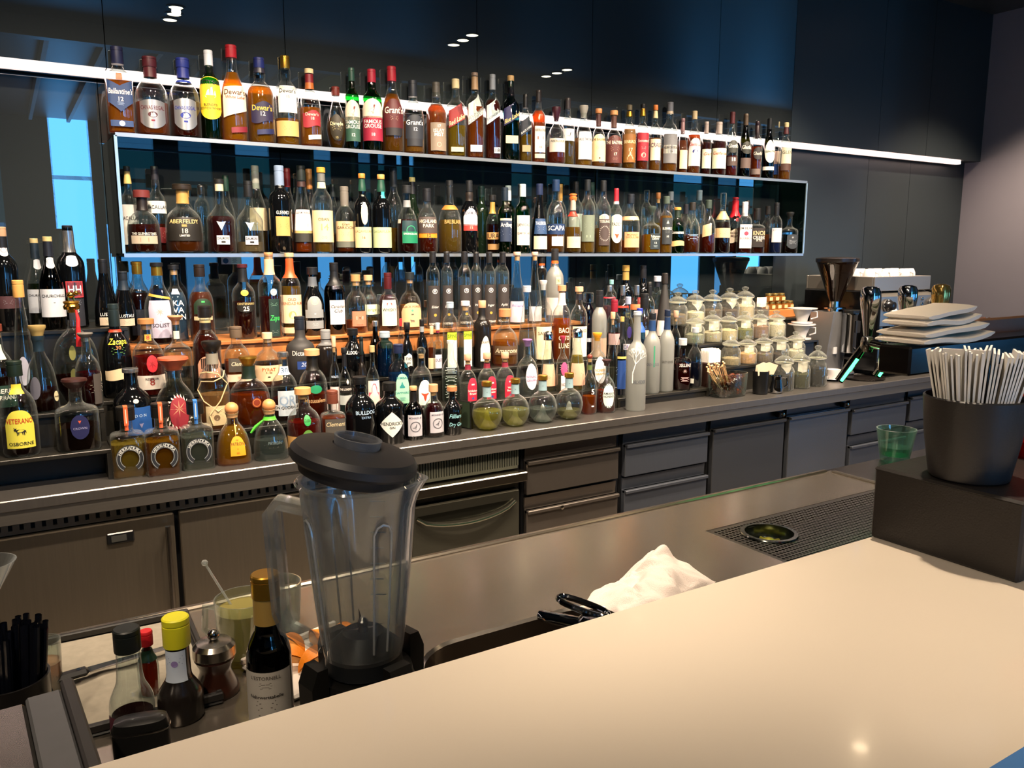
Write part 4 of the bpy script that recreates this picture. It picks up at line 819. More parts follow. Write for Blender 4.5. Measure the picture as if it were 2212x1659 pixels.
B('S',880,400,46,'dome','c',('#4a1008',.5,.5),('screw','#26282a',.12,1.5),[L('#0f7a55',.15,.32,50,[('SPRINGBANK',.8,.16,'#d8e8dc')],'rect',20),L('#173a40',.32,.48,50,[('*ring',.1,.9,'#2c9a6a')],'rect',20),L('#d8d2bc',.44,.50,14,(),'rect',-55)],'clear dark-filled bottle with emerald green label',foil=('#8f9296',.68,.78))
B('S',923,407,45,'jug','c',('#8a2a0e',.55),('screw','#1b1d22',.20,1.3),[L('#4a3f3c',.30,.56,62,[('HIGHLAND',.74,.2,'#efe2c8'),('PARK',.48,.2,'#efe2c8')],'rect',6),L('#e08a1e',.24,.31,62,[('12',.5,.7,K_)],'rect',6)],'bottle with brown label over an orange stripe reading 12')
B('S',972,390,52,'dome','c',('#b8923a',.46),('screw','#171a1d',.32,1.05),[L(None,.28,.5,50,[('BALBLAIR',.7,.25,'#b89a5a')],'rect',15)],'clear gold-filled bottle with tall black pourer and cork',foil=('#c8803a',.60,.66))
B('S',1014,390,39,'bulge','k',None,('screw','#1c1f22',.16,1.2),[L('#dedbe2',.38,.62,52,[('BOWMORE',.72,.2,'#4a4a5a')],'hoop',10),L('#b03a34',.31,.40,52,[('15',.5,.4,'#e0b0a0')],'rect',10)],'black bottle with arched white label over red band',foil=('#2a2420',.72,.84))
B('S',1064,421,37,'jug','c',('#2c0a05',.5,.6),('screw','#202020',.10,1.7),[L('#c8945a',.24,.36,60,[('JURA',.5,.7,K_)],'rect',0),L('#a07a4a',.06,.16,46,(),'rect',0)],'hour-glass dark bottle with gold neck and tan bands',foil=('#b8944a',.68,.88))
B('S',1091,405,35,'bord','g',('#1c5a2c',.5,.2),('screw','#1c2a38',.20,1.2),[L('#22304a',.18,.50,55,[('Ardbeg',.8,.2,'#e8e8dc'),('*lines',.4,.35,'#9aa6b8')],'rect',12),L('#d8d4b0',.50,.53,55,(),'rect',12)],'green glass bottle with navy cap and navy label')
B('S',1129,398,33,'bord','g',('#1c6a2c',.55,.2),('screw','#d4e2e2',.18,1.15),[L('#eae7da',.12,.55,58,[('LAPHROAIG',.68,.11,K_),('*lines',.52,.1,'#8a8a80'),('QUARTER CASK',.40,.08,K_),('*lines',.14,.1,'#a8a89a')],'rect',8)],'green glass bottle with white cap and tall white label')
B('S',1165,397,37,'swan','k',None,('screw','#1e2a4a',.16,1.2),[L('#26456e',.28,.50,55,[('TALISKER',.7,.22,'#e8ecf0'),('*lines',.35,.3,'#a8bcd0')],'rect',14),L('#dccfae',.06,.25,55,(),'rect',12)],'dark bottle with blue label over a beige label')
B('S',1200,388,40,'dumpy','c',('#c8862a',.3),('screw','#1d3558',.16,1.2),[L('#16325c',.26,.40,75,[('SCAPA',.6,.45,'#eef2f4')],'rect',6),L('#e4dfe0',.10,.23,40,(),'rect',14)],'clear bottle with blue cap and dark blue band',foil=('#23406a',.84,.86))
B('S',1237,418,37,'dome','c',('#b0842a',.44),('wax','#e07a3a',.10,1.6),[L('#dcc9a6',.09,.28,55,[('*lines',.6,.3,'#a8906a')],'rect',12)],'clear bottle with orange wax top and beige label',foil=[('#b8a89a',.72,.9),('#c83a2a',.62,.7)])
B('S',1268,388,35,'std','c',('#c89a3a',.3),('screw','#1b2024',.15,1.2),[L('#6f7a6a',.16,.52,55,[('*lines',.6,.2,'#9aa890'),('*bar',.2,.08,'#b8c8a0')],'rect',10)],'clear bottle with grey-green label left of the black divider')
B('S',1302,390,34,'std','c',('#c89a3a',.35),('screw','#1d1f22',.15,1.2),[L('#463a38',.11,.52,45,[('TEELING',.8,.08,'#e0d8c8'),('*wreath',.4,.5,'#b8b0a8')],'rect',14),L('#e8e0c8',.47,.54,40,(),'hoop',10)],'clear bottle with dark brown tall label right of the black divider')
B('S',1330,407,28,'std','c',('#8a5a1c',.3),('screw','#b02434',.12,1.15),[L('#e4ecd8',.16,.60,55,[('PADDY',.66,.12,K_),('*tri',.25,.22,'#c8502a')],'shield',10)],'slim bottle with red and white striped neck and mint white label',foil=[('#e8e4e0',.76,.80),('#b02434',.80,.90)])
B('S',1361,419,43,'jug','c',('#c87a1e',.22),('screw','#1a2028',.16,1.2),[L('#efb27e',.10,.36,50,[('MONKEY',.82,.13,'#8a5a3a'),('SHOULDER',.66,.13,'#8a5a3a'),('*lines',.3,.3,'#c88a5a')],'rect',14)],'bottle with peach label and peach neck band',foil=('#efb88a',.56,.62))
B('S',1406,445,43,'decant','c',('#d8a01e',.40),('wide','#37433c',.14,1.9),[L('#1d2a30',.09,.42,32,[('Tullamore',.82,.13,'#e8ecd8'),('DEW',.66,.13,'#e8ecd8'),('12',.4,.12,'#e8ecd8'),('*lines',.18,.15,'#9aaab0')],'rect',18)],'short squared bottle with yellow liquid and navy framed label',e=4.)
B('S',1438,424,29,'bord','c',('#c8902a',.66),('screw','#49564c',.13,1.3),[L('#2a3034',.16,.62,50,[('BUSHMILLS',.6,.09,'#dfe3da'),('*lines',.48,.1,'#9aa39a'),('10',.3,.07,'#dfe3da'),('*castle',.84,.12,'#c8ccb8')],'rect',14)],'tall slim amber bottle with dark full-length label')
B('S',1462,448,33,'std','g',('#1c5a24',.5,.25),('screw','#d99a4a',.06,1.4),[L('#e0b878',.16,.28,75,(),'wave',0),L(None,.38,.54,60,[('Connemara',.5,.4,'#e6ece0')],'rect',5)],'green glass bottle with gold top and peach wave band',foil=('#1a2a20',.78,.93))
B('S',1494,437,35,'jug','c',('#9a4a14',.34),('screw','#2a2622',.16,1.3),[L(None,.2,.42,50,[('*lines',.5,.6,'#c8ccd0')],'rect',10)],'clear bottle with brown cap, amber below, right of the green glass one')
B('S',1528,432,35,'jug','c',('#8a2a10',.36),('screw','#39463e',.16,1.3),[L('#d8bc8c',.30,.52,34,[('*lines',.5,.3,'#a88a5a')],'rect',-8,.1)],'bottle with green-grey cap and crumpled paper tag')
B('S',1560,417,36,'dome','c',('#2c0a08',.52,.5),('stop','glass',.2,1.2),[L('#d9b88a',.26,.42,70,[('*lines',.5,.5,'#8a6a3a')],'rect',0)],'dark decanter with tall glass stopper and wide tan label',foil=('#c8a878',.56,.7))
B('S',1586,426,40,'jug','c',('#7a2410',.42),('wax','#c81e2c',.34,1.25),[L('#d8c8b0',.20,.44,40,[("Maker's",.7,.2,'#4a2a20'),('Mark',.45,.2,'#4a2a20')],'wave',-10),L('#c81e2c',.56,.63,14,(),'oval',8)],'bourbon bottle with red wax-dipped neck and red seal',e=3.5)
B('S',1607,436,34,'sq','c',('#7a2410',.50),('screw','#e6e6ea',.28,1.2),[L('#ece8e6',.10,.56,46,[('JIM BEAM',.84,.1,K_),('*disc',.62,.18,'#d83a50'),('BOURBON',.42,.08,'#8a2a2a')],'rect',4)],'square bottle with white cap and white label with pink-red disc',e=4.)
B('S',1633,450,37,'slab','c',('#5a200c',.5),('screw','#151412',.26,1.3),[L('#221a14',.14,.56,44,[('KNOB',.74,.22,'#d8b888'),('CREEK',.50,.17,'#e4d8c4'),('RYE',.36,.12,'#e4d8c4')],'rect',8)],'flat bottle with black cap and black label in tan letters',e=4.)
B('S',1656,445,30,'jug','c',('#c06a1e',.4),('screw','#23211f',.18,1.3),[],'bottle with white-spotted dark neck behind the black tan-lettered label',y=3.39)
B('S',1675,438,27,'std','c',('#3a4a8a',.3),('screw','#15171a',.28,1.3),[L('#e0dcda',.22,.50,52,[('KOVAL',.85,.14,'#8a8a9a')],'rect',14)],'slim bottle with tall black stopper and plain white label')
B('S',1704,458,37,'decant','c',('#1a100c',.28,.6),('wide','#20211f',.12,1.7),[L('#2c3136',.11,.46,38,[('*star',.78,.2,'#c8ccd0'),('*lines',.45,.3,'#aab0b4')],'shield',12)],'square-shouldered small bottle with dark shield label at the right end',e=5.)
# ------------------------------------------------------------------ counter: back row (left wines, then the wooden riser)
B('L4',14,490,54,'bord','k',None,('screw','#c09a78',.09,1.1),[L('#4a2c30',.22,.34,70,[('*lines',.5,.4,'#8a8a90')],'rect',5),L('#d8d8de',.72,.82,40,[('*ring',.6,.5,'#8a8a9a')],'shield',15)],'dark port bottle with tan cap and white neck seal at the far left',foil=('#15171c',.80,.91),name='wine_bottle')
B('L4',84,515,44,'burg','c',('#233018',.5,.4),('screw','#b9a878',.05,1.1),[L('#c4cad2',.18,.44,70,[('CHURCHILLS',.75,.1,K_)],'rect',0),L('#c8ccd4',.66,.77,40,(),'shield',15)],'pale-labelled port bottle partly hidden behind its twin',foil=('#1a2630',.78,.95),name='wine_bottle',y=3.280)
B('L4',113,511,50,'burg','o',('#2a2a10',.55,.5),('screw','#c9b47c',.05,1.1),[L('#ccd0d8',.14,.44,72,[('CHURCHILLS',.76,.1,K_),('*bar',.52,.03,'#8a9098')],'rect',8),L('#d4d6dc',.66,.78,40,[('*ring',.6,.5,'#9a9aa8')],'shield',10)],'olive port bottle with wide pale label and white neck seal',foil=('#161a24',.79,.95),name='wine_bottle',y=3.210)
B('L4',157,487,56,'bord','k',None,('screw','#1a1c22',.05,1.0),[L('#b8383e',.30,.46,36,(),'rect',10),L('#1c2236',.31,.45,32,[('HH',.5,.55,'#e8e6ea')],'rect',10),L('#24262e',.02,.29,34,[('*lines',.85,.18,'#9aa0a8'),('15',.55,.1,W_)],'rect',12),L('#c9ccd6',.60,.71,26,(),'shield',8)],'black wine bottle with silver capsule and red-framed HH label',foil=('silver',.74,.95),name='wine_bottle')
B('L4',228,560,48,'swan','k',None,('screw','#121419',.24,1.1),[L('#c6b49c',.02,.14,44,[('*lines',.5,.5,'#8a7a6a')],'rect',8),L(None,.15,.22,44,[('LUSTAU',.5,.7,'#e4e4e0')],'rect',8)],'black sherry bottle with white lettering, left one of the pair',name='wine_bottle')
B('L4',270,586,46,'swan','k',None,('screw','#1a212a',.16,1.2),[L('#c4b49e',.02,.15,44,[('*lines',.5,.5,'#8a7a6a')],'rect',5),L(None,.16,.24,44,[('LUSTAU',.5,.7,'#e4e4e0')],'rect',5)],'black sherry bottle with white lettering, right one of the pair',foil=('#1c2a38',.66,.84),name='wine_bottle',y=3.210)
B('T4',303,566,50,'dumpy','c',('#2a0c06',.62,.5),('screw','gold',.15,1.15),[L('#1a1f2a',.10,.42,55,[('*lines',.5,.3,'#b8c0c8')],'rect',10)],'very dark bottle with gold capsule and navy label at the riser end')
B('T4',345,567,62,'burg','c',('#3a0c10',.25,.5),('screw','#18191c',.05,1.25),[L('#c7c1d6',.08,.54,46,[('*star',.7,.24,'#c8a878'),('SOLIST',.34,.1,'#2a2a32'),('*bar',.44,.01,K_)],'rect',2),L('#c89a3c',.60,.63,60,(),'rect',0,-.9)],'clear bottle with gold ribbon and large lilac label',foil=('gold',.84,.95))
B('T4',381,572,50,'dumpy','c',('#7fa8d0',.64,.2),('cork','#15171c',.06,1.35),[L(None,.26,.56,50,[('KA',.82,.24,'#dfe6ee'),('VA',.52,.24,'#dfe6ee'),('LAN',.22,.24,'#dfe6ee')],'rect',10),L('#b9d2ec',.62,.69,24,(),'rect',0)],'bluish clear bottle with white stacked letters beside the lilac label',e=3.)
B('T4',436,571,53,'dumpy','c',('#8a3a12',.64,.4),('screw','#231a16',.16,1.2),[L('#17301c',.36,.56,44,[('*bar',.8,.1,'#3ad05a'),('18',.4,.25,'#8ac89a')],'arch',8),L('#c8b890',.28,.33,46,(),'rect',8)],'amber bottle with brown cap and dark green label with a bright bar')  # dark green label with a brighter green bar across it
B('T4',528,570,50,'std','c',('#4a100c',.5,.4),('screw','#4a1c24',.05,1.3),[L('#17140f',.36,.50,50,[('25',.35,.42,W_),('CENTENARIO',.82,.2,'#c8b478')],'oval',10),L('#e8b43a',.58,.66,20,(),'oval',5)],'dark red bottle with black capsule, orange seal and 25 on its label',foil=('#17181a',.76,.95))
B('T4',585,545,51,'bord','c',('#5c1410',.48,.5),('cork','#c88a5a',.05,1.0),[L('#16302a',.02,.46,26,[('Zaya',.5,.14,'#3ac85a',.3),('*lines',.85,.1,'#8ab89a'),('*lines',.12,.1,'#8a9a90')],'rect',16),L('#dfe8e0',.50,.58,16,[('*ring',.5,.6,'#2a6a4a')],'oval',16)],'dark red bottle with long beige capsule and slim green label',foil=('#d6bc98',.74,.92))
B('T4',629,546,45,'std','c',('#b88a2a',.60),('cork','#d8b88a',.05,1.3),[L('#f0cfaa',.16,.50,75,[('OLD',.84,.1,'#8a4a2a'),('TRINIDAD RUM',.70,.1,'#a85a3a'),('*disc',.3,.26,'#e0a868')],'rect',5),L('#efc9a0',.04,.11,75,(),'rect',5)],'rum bottle with orange paper strip over the neck and peach label',foil=('#e0562a',.70,.93))
B('T4',677,577,47,'burg','k',None,('cork','#131519',.11,1.5),[L('#8d9294',.36,.58,40,[('*disc',.66,.5,'#a8b88a')],'arch',8),L('#8a8e90',.26,.38,55,[('*bar',.5,.1,W_)],'rect',8),L('#8a8e90',.10,.22,52,[('*lines',.5,.4,'#c8ccd0')],'rect',8)],'black bottle with pewter grey medallion label',foil=('#5a6068',.72,.86))
B('T4',724,567,46,'std','b',('#2a0e04',.6,.5),('screw','#15161a',.12,1.2),[L('#ece6e4',.14,.48,46,[('Canadian',.74,.13,K_,.25),('Club',.56,.13,K_,.25),('*lines',.22,.1,'#c0a8a8')],'rect',16)],'dark brown bottle with black neck and white label in script',foil=('#16181c',.68,.90))
B('T4',770,593,48,'dumpy','c',('#b8561a',.22),('cork','#b58a5a',.12,1.2),[L('#c87a5e',.12,.38,40,[('*bar',.55,.22,'#f0dcc0'),('*tri',.55,.16,K_),('FASSLAGER',.1,.06,'#8a3a2a')],'rect',16)],'clear bottle with square salmon pink label')
B('T4',797,594,40,'dumpy','c',('#8a6a2a',.24),('cork','#c9a47a',.10,1.35),[L('#dfe6c4',.30,.48,45,[('origo',.5,.3,'#8a9a5a',.2)],'rect',20)],'clear bottle with cork and small pale green label',y=3.300)
B('T4',839,589,48,'dome','c',('#4a1408',.62,.5),('screw','#4a1014',.28,1.2),[L('#dfe6cc',.10,.54,42,[('*bar',.84,.1,'#a03a34'),('WHISKY',.62,.12,K_),('*lines',.4,.14,'#8a9a80')],'rect',5)],'dark round bottle with maroon capsule and WHISKY label')
B('T4',886,588,50,'dome','c',('#c08030',.44),('cork','#1d2326',.12,1.4),[L('#e8b888',.06,.48,60,[('BLACK FOREST',.84,.09,'#6a4a3a'),('*disc',.68,.1,'#5ac88a'),('*bar',.52,.05,'#5a5a4a'),('*bull',.26,.16,'#6a5048')],'arch',10)],'round bottle with black stopper and peach arched label')
RT = [(936,543,30),(966,543,27),(1004,543,30),(1029,544,26),(1057,544,29),(1086,544,29)]
for i, (u, v, w) in enumerate(RT):
    B('T4',u,v,w,'tall','c',('#cfe2ee',(.62,.74,.66,.74,.74,.74)[i],.08),('screw','#1d1c1e',.15,1.06),[L('#35302f',.03,.56,60,[('*R',.86,.12,'#e8e6e6'),(('Elder','Birne','Kirsch','Wild','Inger','Apfel')[i],.48,.06,'#d8d4d0',.2),('*disc',.28,.07,'#b8963a'),('ROSETBAUER',.06,.05,W_)],'rect',14)],('first','second','third','fourth','fifth','sixth')[i]+' from the left of the tall clear bottles with dark circled-R labels',group='tall clear bottles with circled-R labels',y=(3.29 if i==3 else 3.25))
B('T4',1117,544,36,'swan','c',('#a9c4e0',.5,.06),('cork','#eab8a0',.05,1.3),[L('#d9d0de',.03,.32,60,[('Williams',.8,.12,'#8a7ab0',.2)],'rect',0)],'very tall tapering clear bottle with pink stopper and lilac label')
B('T4',1155,544,32,'swan','c',('#b9cce0',.46,.06),('cork','#eab8a0',.05,1.3),[L('#d8d2da',.03,.24,60,(),'rect',10)],'tall tapering clear bottle with pink stopper beside the frosted one')
B('T4',1170,550,28,'tall','c',None,('screw','#17181a',.13,1.1),[],'clear bottle with black cap and orange neck band behind the frosted one',foil=[('#e8662a',.84,.88),('silver',.80,.84)],y=3.310)
B('T4',1198,537,40,'std','f',None,('screw','#242426',.16,1.2),[L('#c8c49a',.52,.62,16,[('*star',.5,.8,'#6a6a3a')],'rect',22),L('#e6d8d0',.10,.34,60,(),'rect',0)],'frosted glass bottle with black cap and orange and silver neck band',foil=[('#e8662a',.80,.86),('silver',.76,.80)])
# ------------------------------------------------------------------ middle row (upper step)
B('L2',42,779,74,'jug','c',('#3a1206',.30,.5),('screw','#16251c',.16,1.3),[L('#d8cf4a',.10,.50,46,[('VETERANO',.72,.13,'#b8401c'),('*bull',.46,.24,'#1a1712'),('OSBORNE',.12,.09,K_)],'arch',0),L('#d8c23a',.66,.76,40,(),'rect',0)],'brandy bottle with yellow bull label on the open-fronted riser')
B('L2',168,817,94,'decant','c',('#1c0d08',.34,.6),('wide','#3a1c18',.14,2.0),[L('#1a1c4a',.18,.52,24,[('*tri',.72,.16,'#c8583a'),('CROWN',.45,.09,'#8a8ab0')],'oval',4)],'flat-shouldered bottle with round brown stopper and navy oval label',e=3.)
B('L3',55,605,70,'cone','c',('#4a100c',.22,.5),('screw','#dba45a',.13,1.5),[L('#b8b8c8',.20,.42,30,(),'oval',-10)],'clear cone-shaped carafe bottle with broad ribbed tan cap')
B('L3',2,700,60,'jug','c',('#2a0e06',.5,.5),('cork','#7a3a2a',.08,1.3),[L('#c8d0c0',.62,.78,40,(),'rect',0),L('#234034',.1,.34,50,[('PIERRE',.75,.2,W_),('FERRAND',.45,.2,W_)],'rect',15)],'cognac bottle with brown stopper cut off by the left frame edge')
B('L3',90,702,84,'bell','c',('#2c0d08',.28,.6),('wide','#a89058',.10,1.4),[L('#d0c8a0',.12,.24,14,[('Hennessy',.5,.25,'#5a3a2a',.2)],'oval',55),L('#5a5a66',.16,.42,22,(),'oval',-28)],'flared cognac decanter with moulded grape relief and small cream medallion',foil=('#1a2c38',.70,.88),sy=.75)
B('L3',166,650,112,'louis','c',('#2a0a06',.30,.6),('wide','gold',.06,1.6),[L('#8a8a4a',.44,.58,9,(),'oval',-8),L('#6a6a3a',.22,.36,9,(),'oval',-8)],'flat disc-shaped decanter with gold elephant stopper and red tassel',sy=.4,y=3.09,key='louis')
B('L3',192,718,64,'jug','c',('#4a0c10',.48,.5),('wide','#77746e',.07,1.9),[L('#4a4440',.06,.46,20,[('*lines',.5,.3,'#8a7a70')],'rect',40)],'tapering purple-red bottle with flat grey stopper',y=2.985)
B('T3',254,656,60,'jug','k',None,('screw','#1c2a2c',.24,1.2),[L('#d8c49e',.20,.32,62,(),'wave',5),L(None,.40,.66,50,[('Zacapa',.8,.24,'#c8c83a',.2),('*lines',.4,.3,'#5a8a3a'),('30',.55,.15,'#c8783a')],'rect',8)],'black rum bottle with woven straw band and yellow script',foil=('#b0402a',.70,.73))
B('T3',322,688,67,'dumpy','c',('#8a1c10',.52,.4),('cork','#b5804e',.07,1.4),[L('#dfd4c6',.10,.28,62,[('RESERVA',.75,.16,K_),('8',.55,.5,'#a03a2a')],'rect',8),L('#c42a34',.32,.54,20,[('*star',.5,.6,'#8a1820')],'oval',12),L('#c8a040',.72,.80,30,[('8',.5,.7,'#b02a2a')],'rect',8)],'red rum bottle with cork, red disc emblem and cream band reading 8')
B('T3',385,681,64,'decant','c',('#d8cdb8',.16,.15),('wide','#d9966a',.07,1.8),[L('#c8d0c4',.70,.80,40,(),'rect',0)],'clear faceted bottle with wide wooden stopper and green-white neck strip',e=4.)
B('T3',448,660,60,'dumpy','c',('#5a180c',.66,.5),('screw','#171413',.14,1.3),[L('#e8a888',.16,.42,50,[],'arch',8),L('#2a1c18',.24,.40,36,(),'shield',8)],'dark amber round-shouldered bottle with pink and black picture label',foil=[('#b8a878',.80,.83),('#1a1718',.72,.80)])
B('T3',513,705,60,'dumpy','c',('#c06a2a',.46),('screw','#6a5a4a',.18,1.3),[L('#4a453e',.28,.50,46,[('Clement',.6,.28,'#d8ccb0',.25)],'rect',8),L('#f0d4b8',.12,.24,50,[('*lines',.5,.4,'#c89a7a')],'rect',5)],'flat amber bottle with grey script label over a peach label',e=3.5)
B('T3',580,718,62,'dome','c',('#c8763a',.32),('cork','#efc8a0',.12,1.2),[L('#f0cfa4',.10,.40,66,[('PYRAT',.74,.2,'#d8622a'),('RUM',.54,.13,'#8a6a4a'),('*bar',.28,.08,K_)],'rect',0)],'round rum bottle with cork and wide peach label')
B('T3',650,683,62,[(.9,0),(1,.02),(1,.50),(.95,.56),(.75,.61),(.46,.65),(.36,.70),(.32,.98)],'m',None,('screw','#1c222c',.20,1.15),[L('#26458a',.22,.34,26,[('20',.6,.5,'#c8d4f0',.2)],'rect',10),L(None,.38,.52,46,[('Dictador',.6,.5,W_)],'rect',5)],'matt charcoal bottle with white lettering and small blue label')
B('T3',705,712,48,'bord','n',None,('screw','#8e9092',.18,1.2),[],'dark bottle with silver cap beside the matt charcoal one',foil=('#6a6c6e',.70,.80))
B('T3',763,709,52,'burg','k',None,('screw','#101114',.14,1.35),[L(None,.45,.60,40,[('BULLDOG',.5,.5,W_)],'rect',-15)],'shiny black bottle with ribbed neck in the middle row',y=3.135)
B('T3',812,693,34,'burg','o',('#8a8a2a',.6,.3),('screw','silver',.1,1.2),[],'olive green bottle with silver top behind the wood-coloured riser edge',y=3.155)
B('T3',832,716,42,'tall','u',('#2a7a9a',.6,.2),('screw','#a9b8c4',.13,1.4),[],'pale blue bottle with grey-blue screw cap',y=3.105)
B('T3',867,688,30,'std','c',('#a02020',.5,.3),('screw','#c02a2e',.14,1.3),[],'red bottle with red cap behind the black jug',y=3.165)
B('T3',880,696,68,'bell','k',None,('cork','#121215',.14,1.2),[L('#c9ccc8',.14,.40,36,[('Tiffy',.6,.2,K_,.3),('gin',.3,.18,K_,.3)],'wave',8)],'black jug-shaped bottle with handwritten white label',y=3.065)
B('T3',912,690,38,'jug','k',None,('screw','#101012',.13,1.3),[],'black bottle with grey neck band right of the black jug',foil=('#8a9096',.76,.87),y=3.155)
B('T3',933,704,38,'slab','c',('#a04a1c',.52),('screw','#d6c49e',.18,1.3),[L('#d8c6a0',.06,.30,60,[('*lines',.5,.3,'#8a7a50')],'rect',0)],'small amber bottle with cream ribbed cap',y=3.085)
B('T3',946,697,30,'slab','c',None,('screw','#a9bccb',.14,1.4),[L('#d4d0e0',.08,.36,46,[('DUST',.6,.2,'#6a6a7a')],'rect',8)],'clear bottle with light blue cap and lilac label',foil=('#8a2a44',.80,.83),y=3.055)
B('T3',973,652,33,'tall','c',('#e6eadb',.5,.08),('screw','#a9bcc8',.09,1.1),[L('#eceae0',.04,.44,40,[],'rect',16),L('#b4cf2c',.44,.56,40,[('SPINE',.55,.4,'#5a6a1a')],'rect',16)],'clear bottle with lime and white label, left of two alike')
B('T3',1006,650,33,'tall','c',('#e6eadb',.5,.08),('cork','#d8d2d8',.07,1.3),[L('#eceae0',.04,.44,34,[('*lines',.5,.1,'#8a8a80')],'rect',18),L('#b4cf2c',.44,.56,34,[('SPINE',.55,.4,'#5a6a1a')],'rect',18)],'clear bottle with lime and white label, right of two alike')
B('T3',1042,649,40,'bord','n',None,('cork','#dba880',.11,1.1),[L('#e8e4d6',.10,.48,34,[('GRAPPA',.75,.09,'#5a4a3a'),('*lines',.5,.16,'#9a8a7a'),('*tree',.2,.2,'#b8a06a')],'hoop',20)],'near-black bottle with cork and rounded white label',foil=('#161414',.72,.88))
B('T3',1091,667,58,'dome','c',('#c8802a',.44),('cork','#c8855a',.14,1.6),[L('#5a4430',.20,.36,60,[('Amarone',.5,.5,'#e0d0b0',.25)],'rect',5)],'squat amber grappa bottle with wide brown stopper and brown band')
B('T3',1138,617,46,'cone','c',('#cdd6da',.42,.08),('screw','#b4bcc8',.08,1.4),[],'clear conical bottle with grey cap in the middle row')
B('T3',1173,605,40,'std','c',('#e8e0c0',.40,.2),('wide','#c8c4c4',.07,1.3),[L('#efe2bc',.04,.44,56,[('SARPA',.8,.1,'#6a5a4a'),('*lines',.4,.1,'#c8b88a')],'rect',8)],'clear bottle with clip stopper and tall cream label')
B('T3',1213,616,40,'std','c',('#d8781e',.56),('cork','#d8926a',.08,1.4),[L(None,.14,.48,40,[('BACI',.8,.2,'#f4e2c0'),('OTTO',.5,.2,'#f4e2c0'),('LUNE',.2,.2,'#f4e2c0')],'rect',16)],'orange bottle with hand-drawn white letters',foil=('#e8d8d0',.74,.90))
B('T3',1250,619,38,'std','c',('#d8dcd8',.40,.1),('cork','#e0b08a',.07,1.4),[L('#ece2c8',.04,.46,56,[('NONGI',.86,.1,'#6a6a62')],'rect',10)],'clear bottle with cork, black neck band and cream label',foil=('#1b1c26',.82,.90))
# ------------------------------------------------------------------ lower step
B('T2',288,795,82,'jug','k',None,('screw','silver',.06,1.3),[L('#1d4f94',.06,.46,40,[('D O N',.7,.1,'#a8c4e0'),('*tri',.35,.2,'#8a8ab0')],'rect',20),L('#b8b4b4',.52,.58,9,(),'oval',10)],'black bottle with silver-topped cork and bright blue label',y=3.008)
B('T2',380,771,96,'bell','c',('#e0cdb4',.2,.15),('wide','#c05a3a',.12,1.7),[L('#8e2430',.08,.52,26,[('*star',.6,.5,'#c88a6a'),('*wreath',.5,1.0,'#e8dccc')],'oval',8)],'wide clear tequila decanter with red stopper and oval skull-pattern label',sy=.7,y=2.968)
B('T2',463,736,66,'dumpy','c',('#d8a468',.40),('wide','#191614',.13,1.8),[L('#c8b48a',.06,.28,40,[('*lines',.6,.4,'#8a7048'),('*disc',.4,.3,'#6a543a')],'rect',5)],'clear tequila bottle with black stopper bound in raffia cord',foil=('#8a8578',.74,.86),key='raffia')
B('T2',540,769,88,'dome','c',('#a0400e',.46,.4),('wide','gold',.12,1.5),[L('#7a2c12',.28,.42,14,[('*ring',.5,.8,'#c8783a')],'oval',18)],'broad amber decanter with gold stopper and dark green neck',foil=('#16261c',.68,.86),sy=.75,y=2.968)
B('T2',615,760,58,'jug','c',('#4a0c0c',.34,.5),('screw','silver',.07,1.3),[L('#b8c4ce',.10,.46,40,[('QR',.62,.4,'#8aa0b8')],'rect',10),L('#d8d4cc',.18,.26,70,[('RON QUORHUM',.5,.5,K_)],'rect',5),L('#dce4ec',.68,.80,60,[('30',.5,.6,'#4a6a8a')],'rect',8)],'dark red rum bottle with shiny holographic band and 30 on the neck')
B('T2',677,754,62,'dumpy','c',('#8a2c10',.36,.4),('cork','#e0a878',.09,1.5),[L('#1f8a5c',.38,.50,26,[],'oval',10),L(None,.22,.34,50,[('Matusalem',.5,.5,'#c89a6a',.2)],'rect',5)],'amber bottle with wood stopper, black neck and green seal',foil=('#15130f',.70,.9))
B('T2',724,727,50,'dome','c',('#c8a8a0',.3,.15),('cork','#e0b898',.13,1.3),[L('#ead4d0',.04,.36,50,(),'rect',-10),L(None,.42,.56,44,[('NOLETS',.5,.5,'#c8d8ec')],'rect',0)],'clear bottle with tall cork and pale pink label',y=3.018)
B('T2',746,751,58,'dome','c',('#b8d8d8',.24,.15),('cork','#1a1b1d',.08,1.5),[L('#14110f',.34,.44,66,[('THE LONDON',.5,.6,W_)],'rect',8),L('#c0c8c6',.16,.30,66,(),'rect',8),L('#e8e4dc',.46,.54,12,[('*ring',.5,.8,K_)],'oval',25)],'round clear gin bottle with black cap and black band',foil=('#15161a',.72,.92),y=2.953)
B('T2',783,727,46,'orb','n',None,('screw','#0f1a1a',.24,1.3),[],'round black sphere bottle with dark green cap',y=3.018)
B('T2',806,746,58,'dome','c',('#e4e0dc',.2,.1),('screw','#c0a878',.10,1.3),[L('#efe2d6',.06,.48,56,[('*castle',.5,.8,'#d8607a')],'rect',10)],'clear round gin bottle with gold cap and pink building label',y=2.958)
B('T2',862,743,50,'std','#48b8d0',('#2a9ac8',.55,.2),('screw','#1a2444',.14,1.4),[L('#9adcb4',.10,.56,34,[('BOMBAY',.86,.07,'#1a6a7a'),('*castle',.62,.2,'#2a8a8a'),('SAPPHIRE',.36,.07,'#1a6a7a'),('*lines',.15,.12,'#5a8a9a')],'arch',10)],'bright blue gin bottle with pale green arched label',e=4.)  # label ground is one even pale green
B('T2',911,749,48,'dome','c',('#dcd8d4',.3,.1),('ball','glass',.15,1.),[L('#efece6',.04,.46,34,[('*tri',.35,.4,'#b8452a'),('*lines',.75,.2,'#8a6a4a')],'arch',16)],'clear bottle with glass ball stopper and red triangle label')
